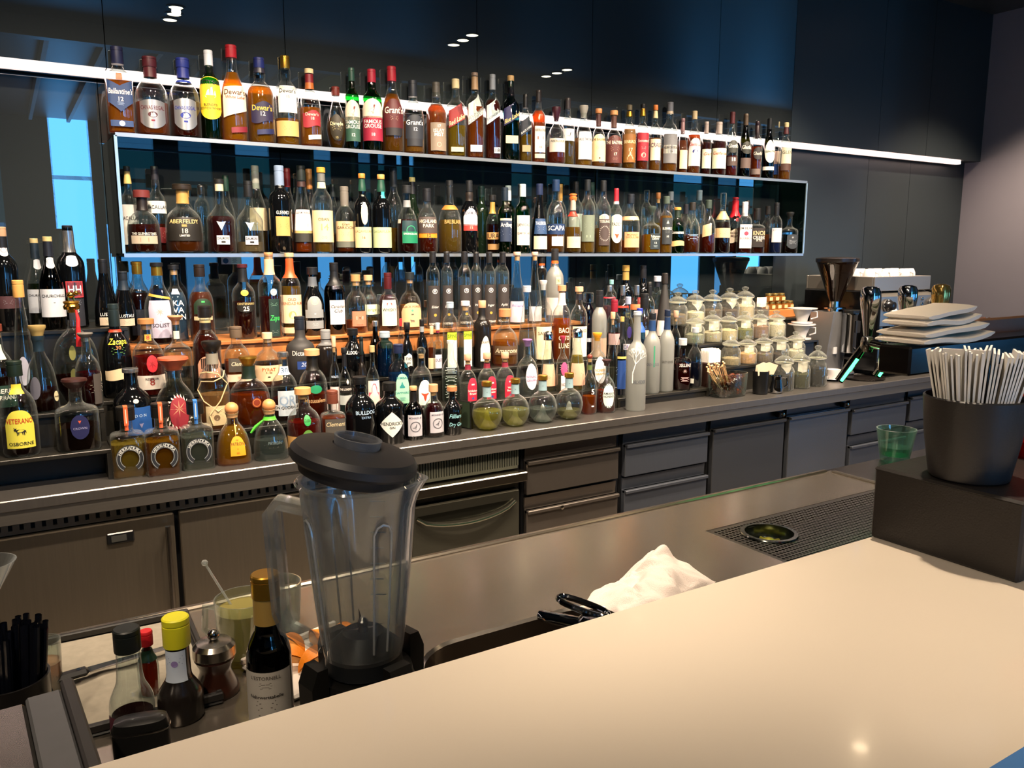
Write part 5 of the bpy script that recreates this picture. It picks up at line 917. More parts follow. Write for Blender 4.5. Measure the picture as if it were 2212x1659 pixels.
B('T2',974,735,44,'jug','c',('#a8b8a8',.4,.15),('screw','#c8d0d0',.05,1.3),[L(None,.06,.60,70,[('*lines',.85,.2,'#dfe4e0'),('*lines',.6,.2,'#dfe4e0'),('*lines',.35,.2,'#dfe4e0'),('*lines',.12,.2,'#dfe4e0')],'rect',0)],'clear bottle covered in fine white print',y=3.008)
for i, (u, v, w) in enumerate(((1011,765,46),(1052,762,44),(1091,761,44))):
    B('T2',u,v,w,'dome','c',('#e6e6e0',.4,.06),('cork','#e0a988',.13,1.4),[L('#b8203c',.04,.52,34,[('*bar',.72,.06,W_),(('Schlehen','Himbeer','Wild')[i],.45,.09,W_),(('Brand','Geist','Beere')[i],.32,.09,W_),('*disc',.12,.1,'#3a4a8a')],'arch',24),L('#7a1a30',.68,.78,180)],('left','middle','right')[i]+' one of three small clear bottles with arched red labels',group='small clear bottles with arched red labels',e=3.,y=2.943)
B('T2',1139,732,49,'dome','c',('#e6e8ea',.3,.06),('wide','#8a6aa0',.08,1.5),[L('#e9e2ea',.12,.58,34,[('NONINO',.5,.1,'#c84a8a'),('GRAPPA',.36,.08,'#c84a8a')],'oval',24)],'clear bottle with purple-rimmed stopper and lilac rounded label',y=2.948)
B('T2',1184,715,46,'swan','c',('#e8dca0',.34,.1),('dome','chrome',.15,1.7),[L('#e2a98a',.10,.46,56,[('*lines',.6,.3,'#b87a5a'),('*ring',.4,.1,'#b87a5a')],'rect',5)],'clear bottle with chrome dome cap and salmon label, left one')
B('T2',1215,725,38,'dome','c',('#e8dcc8',.3,.08),('wide','#a83048',.08,1.5),[L('#efe6e4',.04,.30,30,[('NON',.4,.3,'#8a6a6a')],'rect',16),L('#c84a7a',.30,.54,32,[('*lines',.6,.4,'#f0c8d8')],'oval',16)],'clear bottle with crimson stopper and ragged pink sticker',y=2.943)
B('T2',1246,709,40,'swan','c',('#d8c46a',.56,.15),('dome','chrome',.15,1.7),[L('#e0a488',.08,.44,56,[('*lines',.6,.3,'#b87a5a')],'rect',10)],'pale gold bottle with chrome dome cap and salmon label, right one')
B('T2',1289,718,48,'dome','c',('#e6e4d8',.4,.08),('wide','#e8a02c',.10,1.5),[L('#e6e2ea',.10,.58,34,[('NONINO',.5,.1,'#d8a83a'),('GRAPPA',.36,.08,'#d8a83a')],'oval',20)],'clear bottle with yellow-orange stopper and white round label',y=2.948)
B('V1',1322,674,40,'pear','c',('#8a8a78',.34,.15),('cork','#e8b08a',.08,1.6),[],'tall curvy clear bottle with cork at the plinth end',y=3.005,zb=.9455)
# ------------------------------------------------------------------ vodka corner
B('V1',1342,684,38,'std','c',('#1c2a4a',.55,.4),('screw','#c8a860',.06,1.2),[L('#23468a',.10,.46,55,[('*lines',.6,.3,'#8aa0c8')],'rect',5),L('#d8c46a',.48,.51,60,(),'rect',5)],'dark blue vodka bottle with gold and black neck',foil=('#15171d',.72,.93),y=2.955)
B('V1',1407,676,38,'std','f',None,('screw','#15181f',.08,1.2),[L(None,.30,.44,50,[('GREY GOOSE',.5,.4,'#6a7078')],'rect',10),L('#3a8a6a',.34,.60,5,(),'rect',15)],'frosted vodka bottle with black and blue neck, left of the pair',foil=('#22406e',.78,.91),y=2.965)
B('V1',1439,669,34,'std','f',None,('screw','#16233c',.08,1.2),[L(None,.30,.44,50,[('GREY GOOSE',.5,.4,'#4a4a48')],'rect',10)],'frosted vodka bottle with navy neck, right of the pair',foil=('#1d3358',.76,.91),y=2.975)
B('V1',1473,731,39,'slab','#a01424',('#8a0c14',.5,.5),('screw','#c4c8cc',.13,1.4),[L(None,.08,.56,40,[('XELLENT',.86,.13,'#f0d8d4'),('*star',.62,.2,'#e0b8b4'),('*lines',.28,.2,'#e0b8b4')],'rect',8)],'red glass bottle with silver screw cap and white lettering',e=4.,y=2.965)
B('V1',1500,708,34,'dome','c',('#1c2440',.42,.4),('screw','#b4bcc6',.08,1.5),[L('#d8dad0',.08,.16,16,(),'rect',-20)],'clear bottle with silver cap and dark liquid beside the red one',y=2.985)
B('V2',1443,672,30,'dome','f',None,('cork','#b0a49c',.08,1.2),[],'frosted round-shouldered bottle hidden behind the frosted pair')
B('V2',1458,671,34,'dome','c',('#101418',.46,.6),('cork','#c09a80',.12,1.5),[],'round clear bottle with cork and black liquid',y=3.075)
B('V2',1294,627,33,'std','f',None,('screw','#191b1f',.24,1.5),[L('#b89a84',.02,.30,100,(),'rect',0)],'frosted bottle with tall black cap and copper base',zb=1.1205)
B('V2',1270,632,26,'tall','z',('#1c3aa0',.6,.3),('stop','glass',.16,1.9),[L('#c8d0e0',.24,.3,40,(),'rect',0)],'slender royal blue bottle with upturned glass as a lid',zb=1.1205,y=3.135)
B('V2',1355,641,34,'std','c',('#d8d8e4',.4,.08),('screw','#9aa6c0',.10,1.4),[L('#2c2064',.44,.60,24,(),'oval',15),L('#d8c8d4',.28,.36,50,[('CIROC',.5,.6,'#5a5a8a')],'rect',8)],'clear vodka bottle with purple dot label')
B('V2',1380,666,36,'std','u',('#c8dcf0',.5,.1),('screw','#2438a0',.08,1.4),[L('#2a5ab8',.62,.78,80,(),'rect',5)],'clear vodka bottle with royal blue cap and blue neck label',y=3.075)
B('V3',1316,617,28,'std','c',('#c89ab0',.4,.1),('screw','silver',.18,1.3),[L('#c02a3a',.62,.66,120,(),'rect',0)],'clear bottle with shiny silver cap, left of three',zb=1.2905,y=3.260)
B('V3',1344,616,28,'std','c',('#d8d4dc',.4,.1),('screw','silver',.18,1.3),[L('#c03a2a',.60,.64,120,(),'rect',0)],'clear bottle with shiny silver cap, middle of three',y=3.260)
B('V3',1374,616,28,'std','c',('#d8c48a',.4,.1),('screw','silver',.18,1.3),[L('#d87a4a',.56,.66,120,(),'rect',0)],'clear bottle with shiny silver cap, right of three',y=3.260)
B('T4',1320,604,24,'std','c',('#c8d8c8',.4,.1),('screw','#7fb8b8',.12,1.2),[],'clear bottle with teal metallic cap against the mirror',y=3.320)
B('V2',1326,647,32,'std','c',('#5a1420',.4,.3),('screw','#8a1c30',.22,1.4),[L('#c8a0a0',.2,.4,50,(),'rect',0)],'bottle with dark red capsule among the clear ones',zb=1.1205,y=3.135)
B('V3',1350,573,36,'bord','k',None,('screw','#b8944a',.08,1.2),[L('#c8b048',.30,.36,16,[('M',.5,.8,K_)],'rect',20)],'dark bottle with gold top standing tall against the mirror',foil=('#a88a4a',.80,.91),y=3.360)
B('V3',1387,573,34,'bord','k',None,('screw','#16171c',.18,1.15),[L('#d84a48',.44,.56,40,(),'rect',0)],'dark bottle with black capsule and coral red label',y=3.360)
B('V3',1401,609,26,'std','c',('#c8b0b0',.4,.1),('screw','#131416',.28,1.3),[],'clear bottle with tall black ribbed cap near the tea jars',y=3.260)
B('V3',1418,596,32,'std','c',('#e0c8c4',.4,.1),('screw','#c8ccdc',.09,1.5),[L('#e8d0cc',.10,.46,50,[],'rect',0)],'clear bottle with white and navy cap near the tea jars',foil=('#1a1c28',.82,.90),y=3.330)
B('V3',1434,590,36,'cone','m',None,('screw','#2a2624',.16,1.35),[L('#e8dcd4',.02,.28,60,[],'rect',0)],'tall black cone-topped bottle left of the tea jars',y=3.270)
B('V2',1390,634,36,'std','c',('#dcb8ac',.5,.15),('screw','#17181a',.20,1.5),[L('#e8cbb8',.10,.52,60,[],'rect',5)],'pinkish bottle with black cap and gold side strip',y=3.145)
# ------------------------------------------------------------------ front row on the counter
for i, (u, v, w, lc, st) in enumerate(((277,877,76,'#d8b84a','#e8663a'),(351,870,76,'#c88a1c','#e8663a'),(426,864,72,'#e0e6d8','#3a7ac8'))):
    B('T1',u,v,w,'slab','c',(lc,.48,.25),('screw','#141210',.20,1.5),[L(None,.08,.48,44,[('*shoe',.5,1.,'#22262c'),('*shoein',.5,1.,'#c8ccc8'),('@HERRADURA',.5,1.,'#d4d8d4')],'rect',2),L(st,.66,.998,16,[('*bar',.5,.02,'#fff')],'rect',0)],('square tequila bottle with pale gold liquid and horseshoe label','square tequila bottle with deep gold liquid and horseshoe label','square clear tequila bottle with horseshoe label and blue cap strip')[i],e=7.,group='horseshoe label bottles',key='shoe%d' % i)
B('T1',504,870,80,'bell','c',('#d89a1a',.62,.3),('ball','#d8925a',.20,1.1),[L('#f0a01e',.16,.48,24,[('*lines',.8,.08,'#8a5a1a'),('PATRÓN',.62,.16,'#6a4a14'),('*star',.36,.12,'#8a5a1a'),('*lines',.15,.1,'#a86a1a')],'arch',10),L('#f0a83a',.48,.62,5,(),'rect',12,.5)],'bell-shaped bottle of golden tequila with orange tag and ball stopper',e=3.)
B('T1',584,863,80,'bell','c',('#c8d4d0',.34,.12),('ball','#d8925a',.20,1.1),[L(None,.2,.4,24,[('PATRON',.5,.25,'#5a6a6a')],'rect',10)],'bell-shaped clear tequila bottle with green ribbon and ball stopper',foil=('#5ac83a',.66,.72),e=3.,key='ribbon')
B('T1',657,837,74,'jug','c',('#8a1c10',.5,.4),('cork','#d8a064',.10,1.5),[L('#5a8a3a',.06,.40,22,[('OPTIMUS',.5,.14,'#2a4a1a')],'oval',12),L('#c89a5a',.12,.30,75,[('*bar',.5,.15,'#e8dcc0')],'rect',0),L('#2f9a4a',.46,.62,13,[('CUBA',.5,.3,'#0f4a1a')],'oval',12)],'squat red rum bottle with cork and green hexagon label')
B('T1',720,843,58,'slab','c',('#a8481c',.56,.4),('screw','#6e3a2a',.22,1.3),[L('#4a4640',.30,.55,42,[('Clement',.66,.28,'#c8b890',.25)],'rect',5),L('#ead8b8',.10,.27,45,[('*lines',.6,.4,'#b8a080')],'rect',3)],'flat amber rum bottle with grey script label and cream label',e=4.)
B('T1',779,813,66,[(.94,0),(1,.02),(1,.56),(.92,.63),(.68,.69),(.44,.74),(.40,.80),(.44,.83),(.44,.86),(.40,.88),(.40,.98)],'k',None,('screw','#0d0e10',.11,1.2),[L(None,.40,.56,46,[('BULLDOG',.7,.34,'#b8d4ec'),('EXTRA',.25,.2,'#8aa8c8')],'rect',22)],'shiny black ribbed-neck gin bottle in the front row')
B('T1',843,825,64,[(.96,0),(1,.02),(1,.60),(.97,.64),(.75,.69),(.42,.75),(.38,.80),(.38,.98)],'k',None,('screw','#121212',.14,1.25),[L('#d8dcd6',.12,.54,50,[("HENDRICK'S",.54,.13,K_),('GIN',.38,.09,K_)],'diamond',6)],'black apothecary gin bottle with large white diamond label')
B('T1',894,834,43,'jug','b',('#140604',.6,.6),('cork','#d8a070',.08,1.2),[L('#b9b6be',.08,.48,46,[('MONKEY 47',.86,.08,'#3a3a4a'),('*ring',.45,.5,'#5a5a62'),('*bird',.45,.25,'#5a5a62')],'rect',8)],'small brown apothecary bottle with grey stamp label and cork',foil=('#100c0a',.72,.9))
B('T1',937,830,46,'jug','c',('#3a060c',.62,.6),('cork','#c89a70',.14,1.4),[L('#b9b6be',.10,.50,44,[('MONKEY 47',.86,.08,'#3a3a4a'),('*ring',.45,.5,'#5a5a62'),('*bird',.45,.25,'#5a5a62')],'rect',22)],'small dark red apothecary bottle with grey stamp label')
B('T1',977,834,42,'jug','k',None,('cork','#b87a50',.10,1.7),[L(None,.10,.48,46,[('Filliers',.8,.22,'#8ac0c8',.25),('Dry Gin',.35,.2,'#8ac0c8',.25)],'rect',20)],'small black gin bottle with blue script beside the dark box')
for i, (u, v, w) in enumerate(((1052,823,68),(1113,817,64),(1172,810,66),(1229,805,63))):
    B('T1',u,v,w,'orb','c',(('#d8d06a',.40,.15),('#d8d49a',.36,.12),('#e0e6e2',.3,.06),('#dcd8a8',.2,.1))[i],('screw','gold',.10,1.25),[L('#8aa6ae',.68,.88,180,[('*bar',.5,.04,'#3a4a52')],'rect',0)],('globe bottle with a glass peak inside and yellowest liquid','globe bottle with a glass peak inside, second from the left','clear full globe bottle with a glass peak inside','globe bottle with a glass peak inside, nearly empty, rightmost')[i],group='globe bottles',key='orb%d' % i)
B('T1',1273,765,34,'dome','c',('#c8621a',.30,.35),('ball','#6a2418',.09,1.),[L(None,.10,.46,40,[('5',.8,.24,W_),('*bar',.12,.06,W_)],'rect',25)],'clear bottle with brown ball stopper and 5 on the glass',y=2.90,foil=('#5a6a3a',.74,.82))
B('T1',1309,776,42,'dome','c',('#a83a14',.42,.4),('wide','#3a1c20',.07,1.7),[L('#cfdcd6',.10,.56,38,[('AMARO',.6,.09,'#2a2a2a'),('NONINO',.48,.09,'#2a2a2a'),('*wreath',.5,1.,'#3a3a38')],'oval',16)],'amber bitters bottle with wreath-edged pale oval label',y=2.91)
B('T1',1374,672,44,[(.94,0),(1,.015),(1,.56),(.95,.61),(.75,.655),(.42,.69),(.36,.73),(.34,.98)],'f',None,('screw','#b8c4d0',.04,1.2),[L(None,.22,.66,56,[('*tree',.6,.9,'#eceee8')],'rect',0),L(None,.24,.36,46,[('BELVEDERE',.5,.45,'#5a6068')],'rect',22)],'tall frosted bottle with white tree drawing standing alone in front')

build_bottles()
from mathutils import noise
def atf(u, v, f):
    a = ray(u, v); return Vector((a[0]*f, a[1]*f, H+a[2]*f))
def pxr(w, x, y, z): return w/2*proj(x, y, z)[2]/F
LEFT = Vector((-math.cos(YAW), math.sin(YAW), 0)); TOW = Vector((-math.sin(YAW), -math.cos(YAW), 0))
# ---- fittings on single bottles
t, rad, surf, h, r = BUILT['louis']
el = G(); z0 = h
el.sphere((0, 0, z0+.020), .013, 8, .85); el.sphere((.017, 0, z0+.026), .008, 8)
for a in (-.008, .008):
    for b in (-.005, .005): el.tube([(a, b, z0-.001), (a, b, z0+.014)], .0032, 6)
el.tube([(.022, 0, z0+.026), (.028, 0, z0+.022), (.031, 0, z0+.030)], [.004, .003, .002], 6)
el.obj('elephant_figure', mat('#c9a04a', .2, 1., var=.1), t)
G().lathe([(.012, z0-.03), (.024, z0-.028), (.026, z0-.018), (.022, z0-.012), (.02, z0)], 20, close=False).obj('stopper_collar', mat('#c9a04a', .22, 1.), t)
G().tube([(.012, -.028, z0-.03), (.016, -.036, z0-.06), (.014, -.042, z0-.09)], [.003, .006, .006], 8).obj('tassel_cord', mat('#d01822', .7), t)
G().tube([(.014, -.042, z0-.085), (.013, -.044, z0-.15)], [.007, .010], 8).obj('tassel', mat('#c8141e', .8, var=.2, scale=300), t)
t, rad, surf, h, r = BUILT['raffia']
m = mat('#d9b98a', .8, var=.15, scale=200)
for pts in ([(-80, .64), (-30, .66), (20, .64), (55, .52), (20, .34), (-20, .18)], [(75, .66), (40, .60), (0, .56), (-50, .56), (-70, .46), (-40, .34), (10, .22), (60, .30)], [(-20, .18), (-10, .08)]):
    G().tube([surf(math.radians(a), b*h, .004) for a, b in pts], .0022, 6).obj('raffia_cord', m, t)
t, rad, surf, h, r = BUILT['ribbon']
G().tube([surf(math.radians(-60), .66*h, .004), surf(math.radians(-75), .56*h, .012), surf(math.radians(-80), .46*h, .018)], [.004, .006, .004], 6).obj('ribbon_tail', mat('#4fbf35', .6), t)

for i, c in enumerate(('#e8663a', '#e8663a', '#3a7ac8')):
    t, rad, surf, h, r = BUILT['shoe%d' % i]; rn = .36*r*1.5; m = mat(c, .5)
    st = G().box(-.0065, .0065, -rn-.0012, -rn-.0004, .74*h, h+.0012).obj('tax_strip', m, t, smooth=False); G().box(-.0065, .0065, -rn-.0012, rn*.4, h+.0003, h+.0011).obj('tax_strip', m, t, smooth=False)
    G().box(-.0012, .0012, -rn-.0018, -rn-.0011, .77*h, .97*h).obj('print', flat('#f0e0d0'), st, smooth=False)
for i in range(4):
    t, rad, surf, h, r = BUILT['orb%d' % i]; random.seed(i); g = G(); n = 10; vs = []; fs = []
    pr = [(.62, .03), (.5, .09), (.30, .18), (.18, .26), (.15, .33), (.04, .38)]
    for q, z in pr:
        for k in range(n): a = 2*PI*k/n; w_ = q*r*random.uniform(.75, 1.1); vs.append((w_*math.cos(a), w_*math.sin(a), z*h))
    for j in range(len(pr)-1):
        for k in range(n): fs.append((j*n+k, j*n+(k+1) % n, (j+1)*n+(k+1) % n, (j+1)*n+k))
    fs.append(tuple((len(pr)-1)*n+k for k in range(n)))
    G().add(vs, fs).obj('glass_peak', glass('#f6f8f0', .8, .45, .04, .4, .25, .7), t, smooth=False)
# ---- dark box at the end of the black gin bottles, sticker on the mirror
p = atz(1000, 925, .9); t = thing('menu_box', (p.x+.012, p.y+.0, .9005), 'thin dark box beside the small black gin bottle', 'box', None, .25)
G().box(-.008, .008, -.04, .03, 0, .115, .002).obj('cover', mat('#0c0c0c', .35), t); G().box(-.0085, .0085, -.036, .0305, .004, .111).obj('pages', mat('#22301f', .6), t, smooth=False)
a, b = aty(478, 571, WALL), aty(520, 556, WALL); t = thing('mirror_sticker', ((a.x+b.x)/2, WALL-.0012, a.z), 'small white sticker with a round logo on the mirror', 'sticker')
w = (b.x-a.x)/2; hh = b.z-a.z
G().box(-w, w, -.0006, .0004, 0, hh).obj('paper', flat('#c9dbe4'), t, smooth=False)
vs, fs = emblem('disc', hh*.8); G().add([(x-w*.55, -.0012, y+hh/2) for x, y in vs], fs).obj('logo', flat('#1f5a86'), t, smooth=False)
vs, fs = emblem('lines', hh*.7); G().add([(x*.6+w*.35, -.0012, y+hh/2) for x, y in vs], fs).obj('lettering', flat('#3a5a6a'), t, smooth=False)

# ---- tea jars
JR = [(2.86, .90), (3.0, 1.035), (3.11, 1.15), (3.235, 1.24)]
for i, (y, z) in enumerate(JR[1:]): riser((3.14, 3.04, 3.04)[i], (3.775, 3.76, 3.70)[i], y-(.043 if i == 0 else .06), (y+(.048 if i == 0 else .062)) if i < 2 else 3.49, CT, z, ('lowest', 'middle', 'highest')[i]+' dark step under the tea jars')
M_JAR = glass('#f4f7f2', .95, .5, .05, .06, .1, .6)
def jar(row, u, vt, w, fill, col, label, paper=None, lid=True):
    y, z = JR[row]; x = aty(u, 760, y).x
    for _ in range(4): x = aty(u, proj(x, y, z+.06)[1], y).x
    H_ = max(.13, aty(proj(x, y, z+.15)[0], vt, y).z-z); r = pxr(w, x, y, z+.06)*.97
    t = thing('tea_jar', (x, y, z+.0005), label, 'jar', 'glass tea jars'); hb = H_*.68
    n = 40; g = G(); pr = [(.9, 0), (1, .04), (1, .70), (.92, .82), (.76, .90), (.74, 1.0)]; vs = []; fs = []
    for q, zz in pr:
        for i in range(n): a = 2*PI*i/n; k = q*r*(1+(.025*math.cos(a*20) if .03 < zz < .75 else 0)); vs.append((k*math.cos(a), k*math.sin(a), zz*hb))
    for j in range(len(pr)-1):
        for i in range(n): k = (i+1) % n; fs.append((j*n+i, j*n+k, (j+1)*n+k, (j+1)*n+i))
    fs.append(tuple(range(n-1, -1, -1))); G().add(vs, fs).obj('glass_body', M_JAR, t)
    f = fill*hb; g = G(); nn = 20; vs = []; fs = []
    prf = [(.86, .006), (.92, .02), (.92, f*.9), (.7, f), (.3, f*1.04)]
    for q, zz in prf:
        for i in range(nn): a = 2*PI*i/nn; vs.append((q*r*math.cos(a), q*r*math.sin(a), zz+(random.uniform(-.003, .003) if zz > f*.95 else 0)))
    for j in range(4):
        for i in range(nn): k = (i+1) % nn; fs.append((j*nn+i, j*nn+k, (j+1)*nn+k, (j+1)*nn+i))
    fs.append(tuple(range(nn-1, -1, -1))); fs.append(tuple(4*nn+i for i in range(nn)))
    tea = G().add(vs, fs).obj('tea', mat(col, .9, var=.5, scale=140, bump=.6), t); tea['kind'] = 'stuff'
    if lid:
        l = G().lathe([(.60*r, hb-.004), (.86*r, hb), (.95*r, hb+.004), (.95*r, hb+.010), (.80*r, hb+(H_-hb)*.30), (.45*r, hb+(H_-hb)*.52), (.16*r, hb+(H_-hb)*.62)], 28, close=False).obj('lid', M_JAR, t)
        G().lathe([(.14*r, hb+(H_-hb)*.58), (.22*r, hb+(H_-hb)*.66), (.36*r, hb+(H_-hb)*.80), (.32*r, hb+(H_-hb)*.93), (.10*r, H_)], 18).obj('knob', M_JAR, l)
        G().lathe([(.80*r, hb-.002), (.90*r, hb-.001), (.90*r, hb+.003)], 24, close=False).obj('seal_ring', mat('#e4dccb', .5), t)
    if paper:
        random.seed(int(u)); pg = G()
        pg.grid(lambda a, b: (-r*.72+a*r*1.44, -r*.5*math.cos((a-.5)*2)-.004*math.sin(9*a), hb*(1. if lid else 1.35)*(.97-b*.42*(1-abs(a-.5)*1.6*paper))), 8, 4)
        pg.obj('paper_note', mat('#f1e8d8', .8, var=.05), t)
    return t
JJ = [(3,1463,631,44,.5,'#6a5a44',None),(3,1501,627,44,.55,'#cfc3a8',1),(3,1538,626,44,.6,'#5a4a3a',None),(3,1575,622,44,.55,'#4a3a30',1),(3,1608,619,44,.7,'#cbb898',.2),(3,1640,636,42,.6,'#5a5048',.1),
      (2,1500,678,44,.5,'#8a8a70',.2),(2,1538,671,44,.5,'#b0a488',.1),(2,1573,674,42,.6,'#c4b48c',None),(2,1607,672,42,.6,'#6a6a3a',.3),(2,1641,670,42,.7,'#8a6a54',.2),(2,1676,671,42,.8,'#d8cbb0',.1),
      (1,1579,725,42,.4,'#9a8a68',None),(1,1614,725,42,.6,'#c89a6a',.2),(1,1649,721,42,.5,'#6a5a48',.2),(1,1683,717,42,.4,'#3a2c24',.1),(1,1718,716,42,.5,'#d8ccb4',.2),
      (0,1692,757,45,.62,'#16120f',1),(0,1728,752,43,.58,'#3a3a1c',.3),(0,1764,746,42,.72,'#17130f',.0)]
nm = (('highest','upper middle','lower middle','front')); ords = ('first','second','third','fourth','fifth','sixth')
cnt = {}
for row, u, v, w, fl_, col, pap in JJ:
    k = cnt.get(row, 0); cnt[row] = k+1
    jar(row, u, v, w, fl_, col, '%s ribbed glass tea jar from the left in the %s row%s' % (ords[k], nm[3-row], ', lidless with paper' if u == 1640 else ''), pap, u != 1640)
# ---- honey jars on a wooden block
riser(3.80, 4.16, 3.27, 3.49, CT, 1.235, 'dark base under the honey jar block')
t = thing('wooden_block', (3.98, 3.36, 1.2355), 'small orange wooden block carrying honey jars', 'wood block')
G().box(-.17, .16, -.055, .055, 0, .05, .004).obj('block', M_WOOD, t)
def honey(x, y, z, label):
    t = thing('honey_jar', (x, y, z), label, 'jar', 'little honey jars')
    G().lathe([(.021, 0), (.023, .003), (.023, .030), (.019, .036)], 6).obj('glass_body', glass('#e8a04a', .8, .5, .05, .5), t, ang=20)
    G().lathe([(.021, .036), (.021, .046), (.019, .048)], 20).obj('lid', mat('#c9a860', .3, .9), t)
    G().box(-.014, .014, -.0215, -.0205, .006, .026).obj('label', flat('#e8c08a'), t, smooth=False)
hz = 1.286
for i, (dx, dy) in enumerate(((-.12, -.02), (-.065, -.02), (-.01, -.02), (.045, -.02), (.10, -.02), (.13, .03))): honey(3.98+dx, 3.36+dy, hz, ords[i]+' small honey jar from the left on the wooden block')
for i, dx in enumerate((-.09, -.035, .02)): honey(3.98+dx, 3.34, hz+.0485, ords[i]+' honey jar from the left in the upper layer of the stack')

# ---- sugar bowl with stirring sticks
p = atz(1593, 858, .9); bx, by = p.x-.01, p.y+.06; br = pxr(90, bx, by, .95)
t = thing('sugar_bowl', (bx, by, .9005), 'square-sided glass bowl full of brown rock sugar', 'bowl')
G().lathe([(br*.86, 0), (br*.93, .008), (br*.98, .06), (br, .118), (br*.965, .118), (br*.94, .06), (br*.88, .012), (.001, .010)], 40, e=3., sy=.64, close=False).obj('glass_bowl', glass('#e4f0ea', .9, .45, .03, 0., .09, .5), t)
g = G(); random.seed(4)
def crys(x, y, z, s):
    R = Matrix.Rotation(random.uniform(0, 3), 3, Vector((random.random(), random.random(), random.random()+.1)).normalized())
    g.add([R @ Vector((a*s, b*s, c*s))+Vector((x, y, z)) for a in (-1, 1) for b in (-1, 1) for c in (-1, 1)], [(0,1,3,2),(4,6,7,5),(0,4,5,1),(2,3,7,6),(0,2,6,4),(1,5,7,3)])
for i in range(900):
    a = random.uniform(0, 2*PI); q = math.sqrt(random.random())*br*.86; top = .06+.045*(.5+.5*math.cos(a-.3))*(q/br)+.01
    crys(q*math.cos(a), .64*q*math.sin(a), random.uniform(.02, top) if q < br*.78 else random.uniform(.016, top), random.uniform(.004, .008))
o = g.obj('rock_sugar', mat('#5a2710', .25, var=.4, scale=60, spec=.6), t, smooth=False); o['kind'] = 'stuff'
for i in range(24):
    u0 = 1573-6+random.uniform(-10, 22); v0 = 812+random.uniform(0, 10); a = Vector((bx+random.uniform(-.07, -.01), by+random.uniform(-.045, .02), .93))
    ang = random.uniform(.25, .75); L_ = random.uniform(.13, .17); az = random.uniform(2.4, 3.5)
    d = Vector((math.cos(az)*math.sin(ang), math.sin(az)*math.sin(ang)*.5, math.cos(ang)))
    s = thing('sugar_stick', a, 'thin wooden stick with a round end leaning in the sugar bowl', 'stick', 'sugar sticks')
    G().tube([(0, 0, 0), d*L_], .0016, 6).obj('shaft', mat('#cfa878', .7), s); G().sphere(d*L_, .0052, 6).obj('round_end', mat('#dcb88a', .7), s)
# ---- brown napkin holder
p = atz(1541, 812, .945); t = thing('napkin_holder', (3.075, 3.0, .9005), 'dark brown leather box with white napkins behind the sugar bowl', 'napkin holder')
hw = pxr(40, 3.075, 3.0, 1.0)
G().box(-hw, hw, -.035, .035, 0, .165, .006).obj('box', mat('#2c1710', .5, var=.2, scale=30), t)
for k in range(9): G().box(-hw*.9, hw*.9, -.03+k*.0068, -.0265+k*.0068, .16, .225+.004*(k % 3), .001).obj('napkin', mat('#efe9e0', .85), t)
# ---- black cup with spoons and paper filters
t = thing('spoon_cup', (3.285, 2.845, .9005), 'black cup holding paper filters beside the sugar bowl', 'cup')
G().lathe([(.034, 0), (.038, .004), (.042, .12), (.039, .12), (.035, .01), (.001, .008)], 28, close=False).obj('cup', mat('#141414', .3), t)
for k, (dx, rz_) in enumerate(((-.012, .3), (.006, -.2), (.02, -.7))):
    G().grid(lambda a, b: ((a-.5)*.09+dx+.02*b*dx/.02, -.01+k*.01, .10+.065*b-.03*abs(a-.5)*b), 6, 3).obj('paper_filter', mat('#d9c6ab', .9), t, (0, 0, 0), (0, 0, rz_))
t = thing('milk_pitcher', (3.375, 2.82, .9005), 'small polished steel pitcher in front of the tea jars', 'pitcher')
G().lathe([(.03, 0), (.036, .004), (.038, .03), (.030, .07), (.032, .09), (.030, .09), (.028, .07)], 28, close=False).obj('body', chrome('#cfcfcf', .08), t)
G().tube([(.03, -.01, .08), (.055, -.02, .075), (.06, -.022, .04), (.036, -.012, .02)], .004, 8).obj('handle', chrome(), t)

# ---- coffee drippers, cup and saucer
M_CH = mat('#e9e4e2', .22, var=.02, coat=.4)
def dripper(x, y, z, label, s=1.):
    t = thing('coffee_dripper', (x, y, z), label, 'dripper', 'white coffee drippers'); c = G()
    c.lathe([(.030*s, .010), (.034*s, .03), (.058*s, .085), (.054*s, .085), (.028*s, .03)], 32, close=False); c.obj('cone', M_CH, t)
    G().lathe([(.03*s, 0), (.062*s, .002), (.062*s, .010), (.03*s, .012)], 32).obj('foot_plate', M_CH, t)
    G().lathe([(.054*s, .085), (.085*s, .083), (.086*s, .088), (.054*s, .090)], 32).obj('rim', M_CH, t)
    G().tube([(.045*s, -.03*s, .07), (.075*s, -.045*s, .065), (.078*s, -.046*s, .035), (.045*s, -.028*s, .025)], .005*s, 8).obj('handle', M_CH, t)
dx, dy = 3.84, 3.05
riser(3.78, 3.92, 2.99, 3.11, CT, 1.135, 'dark block under the stacked coffee drippers')
dripper(dx, dy, 1.1355, 'lower of two stacked white coffee drippers', .9); dripper(dx, dy, 1.2265, 'upper of two stacked white coffee drippers', .95)
p = atz(1803, 822, .9); t = thing('saucer', (p.x, p.y+.01, .9005), 'white saucer on the counter left of the grinder', 'saucer')
G().lathe([(.03, 0), (.035, .002), (.062, .012), (.060, .014), (.03, .005), (.001, .005)], 32, close=False).obj('plate', M_CH, t)
def cupobj(x, y, z, label, s=1., rz=0., flip=False, group=None):
    t = thing('coffee_cup', (x, y, z), label, 'cup', group, rz)
    if flip: t.rotation_euler = (PI, 0, rz)
    G().lathe([(.022*s, 0), (.026*s, .004), (.034*s, .025), (.036*s, .058), (.033*s, .058), (.031*s, .025), (.02*s, .008), (.001, .007)], 28, close=False).obj('cup', M_CH, t)
    G().tube([(.032*s, 0, .05), (.052*s, 0, .047), (.053*s, 0, .028), (.033*s, 0, .018)], .0045*s, 8).obj('handle', M_CH, t)
    return t
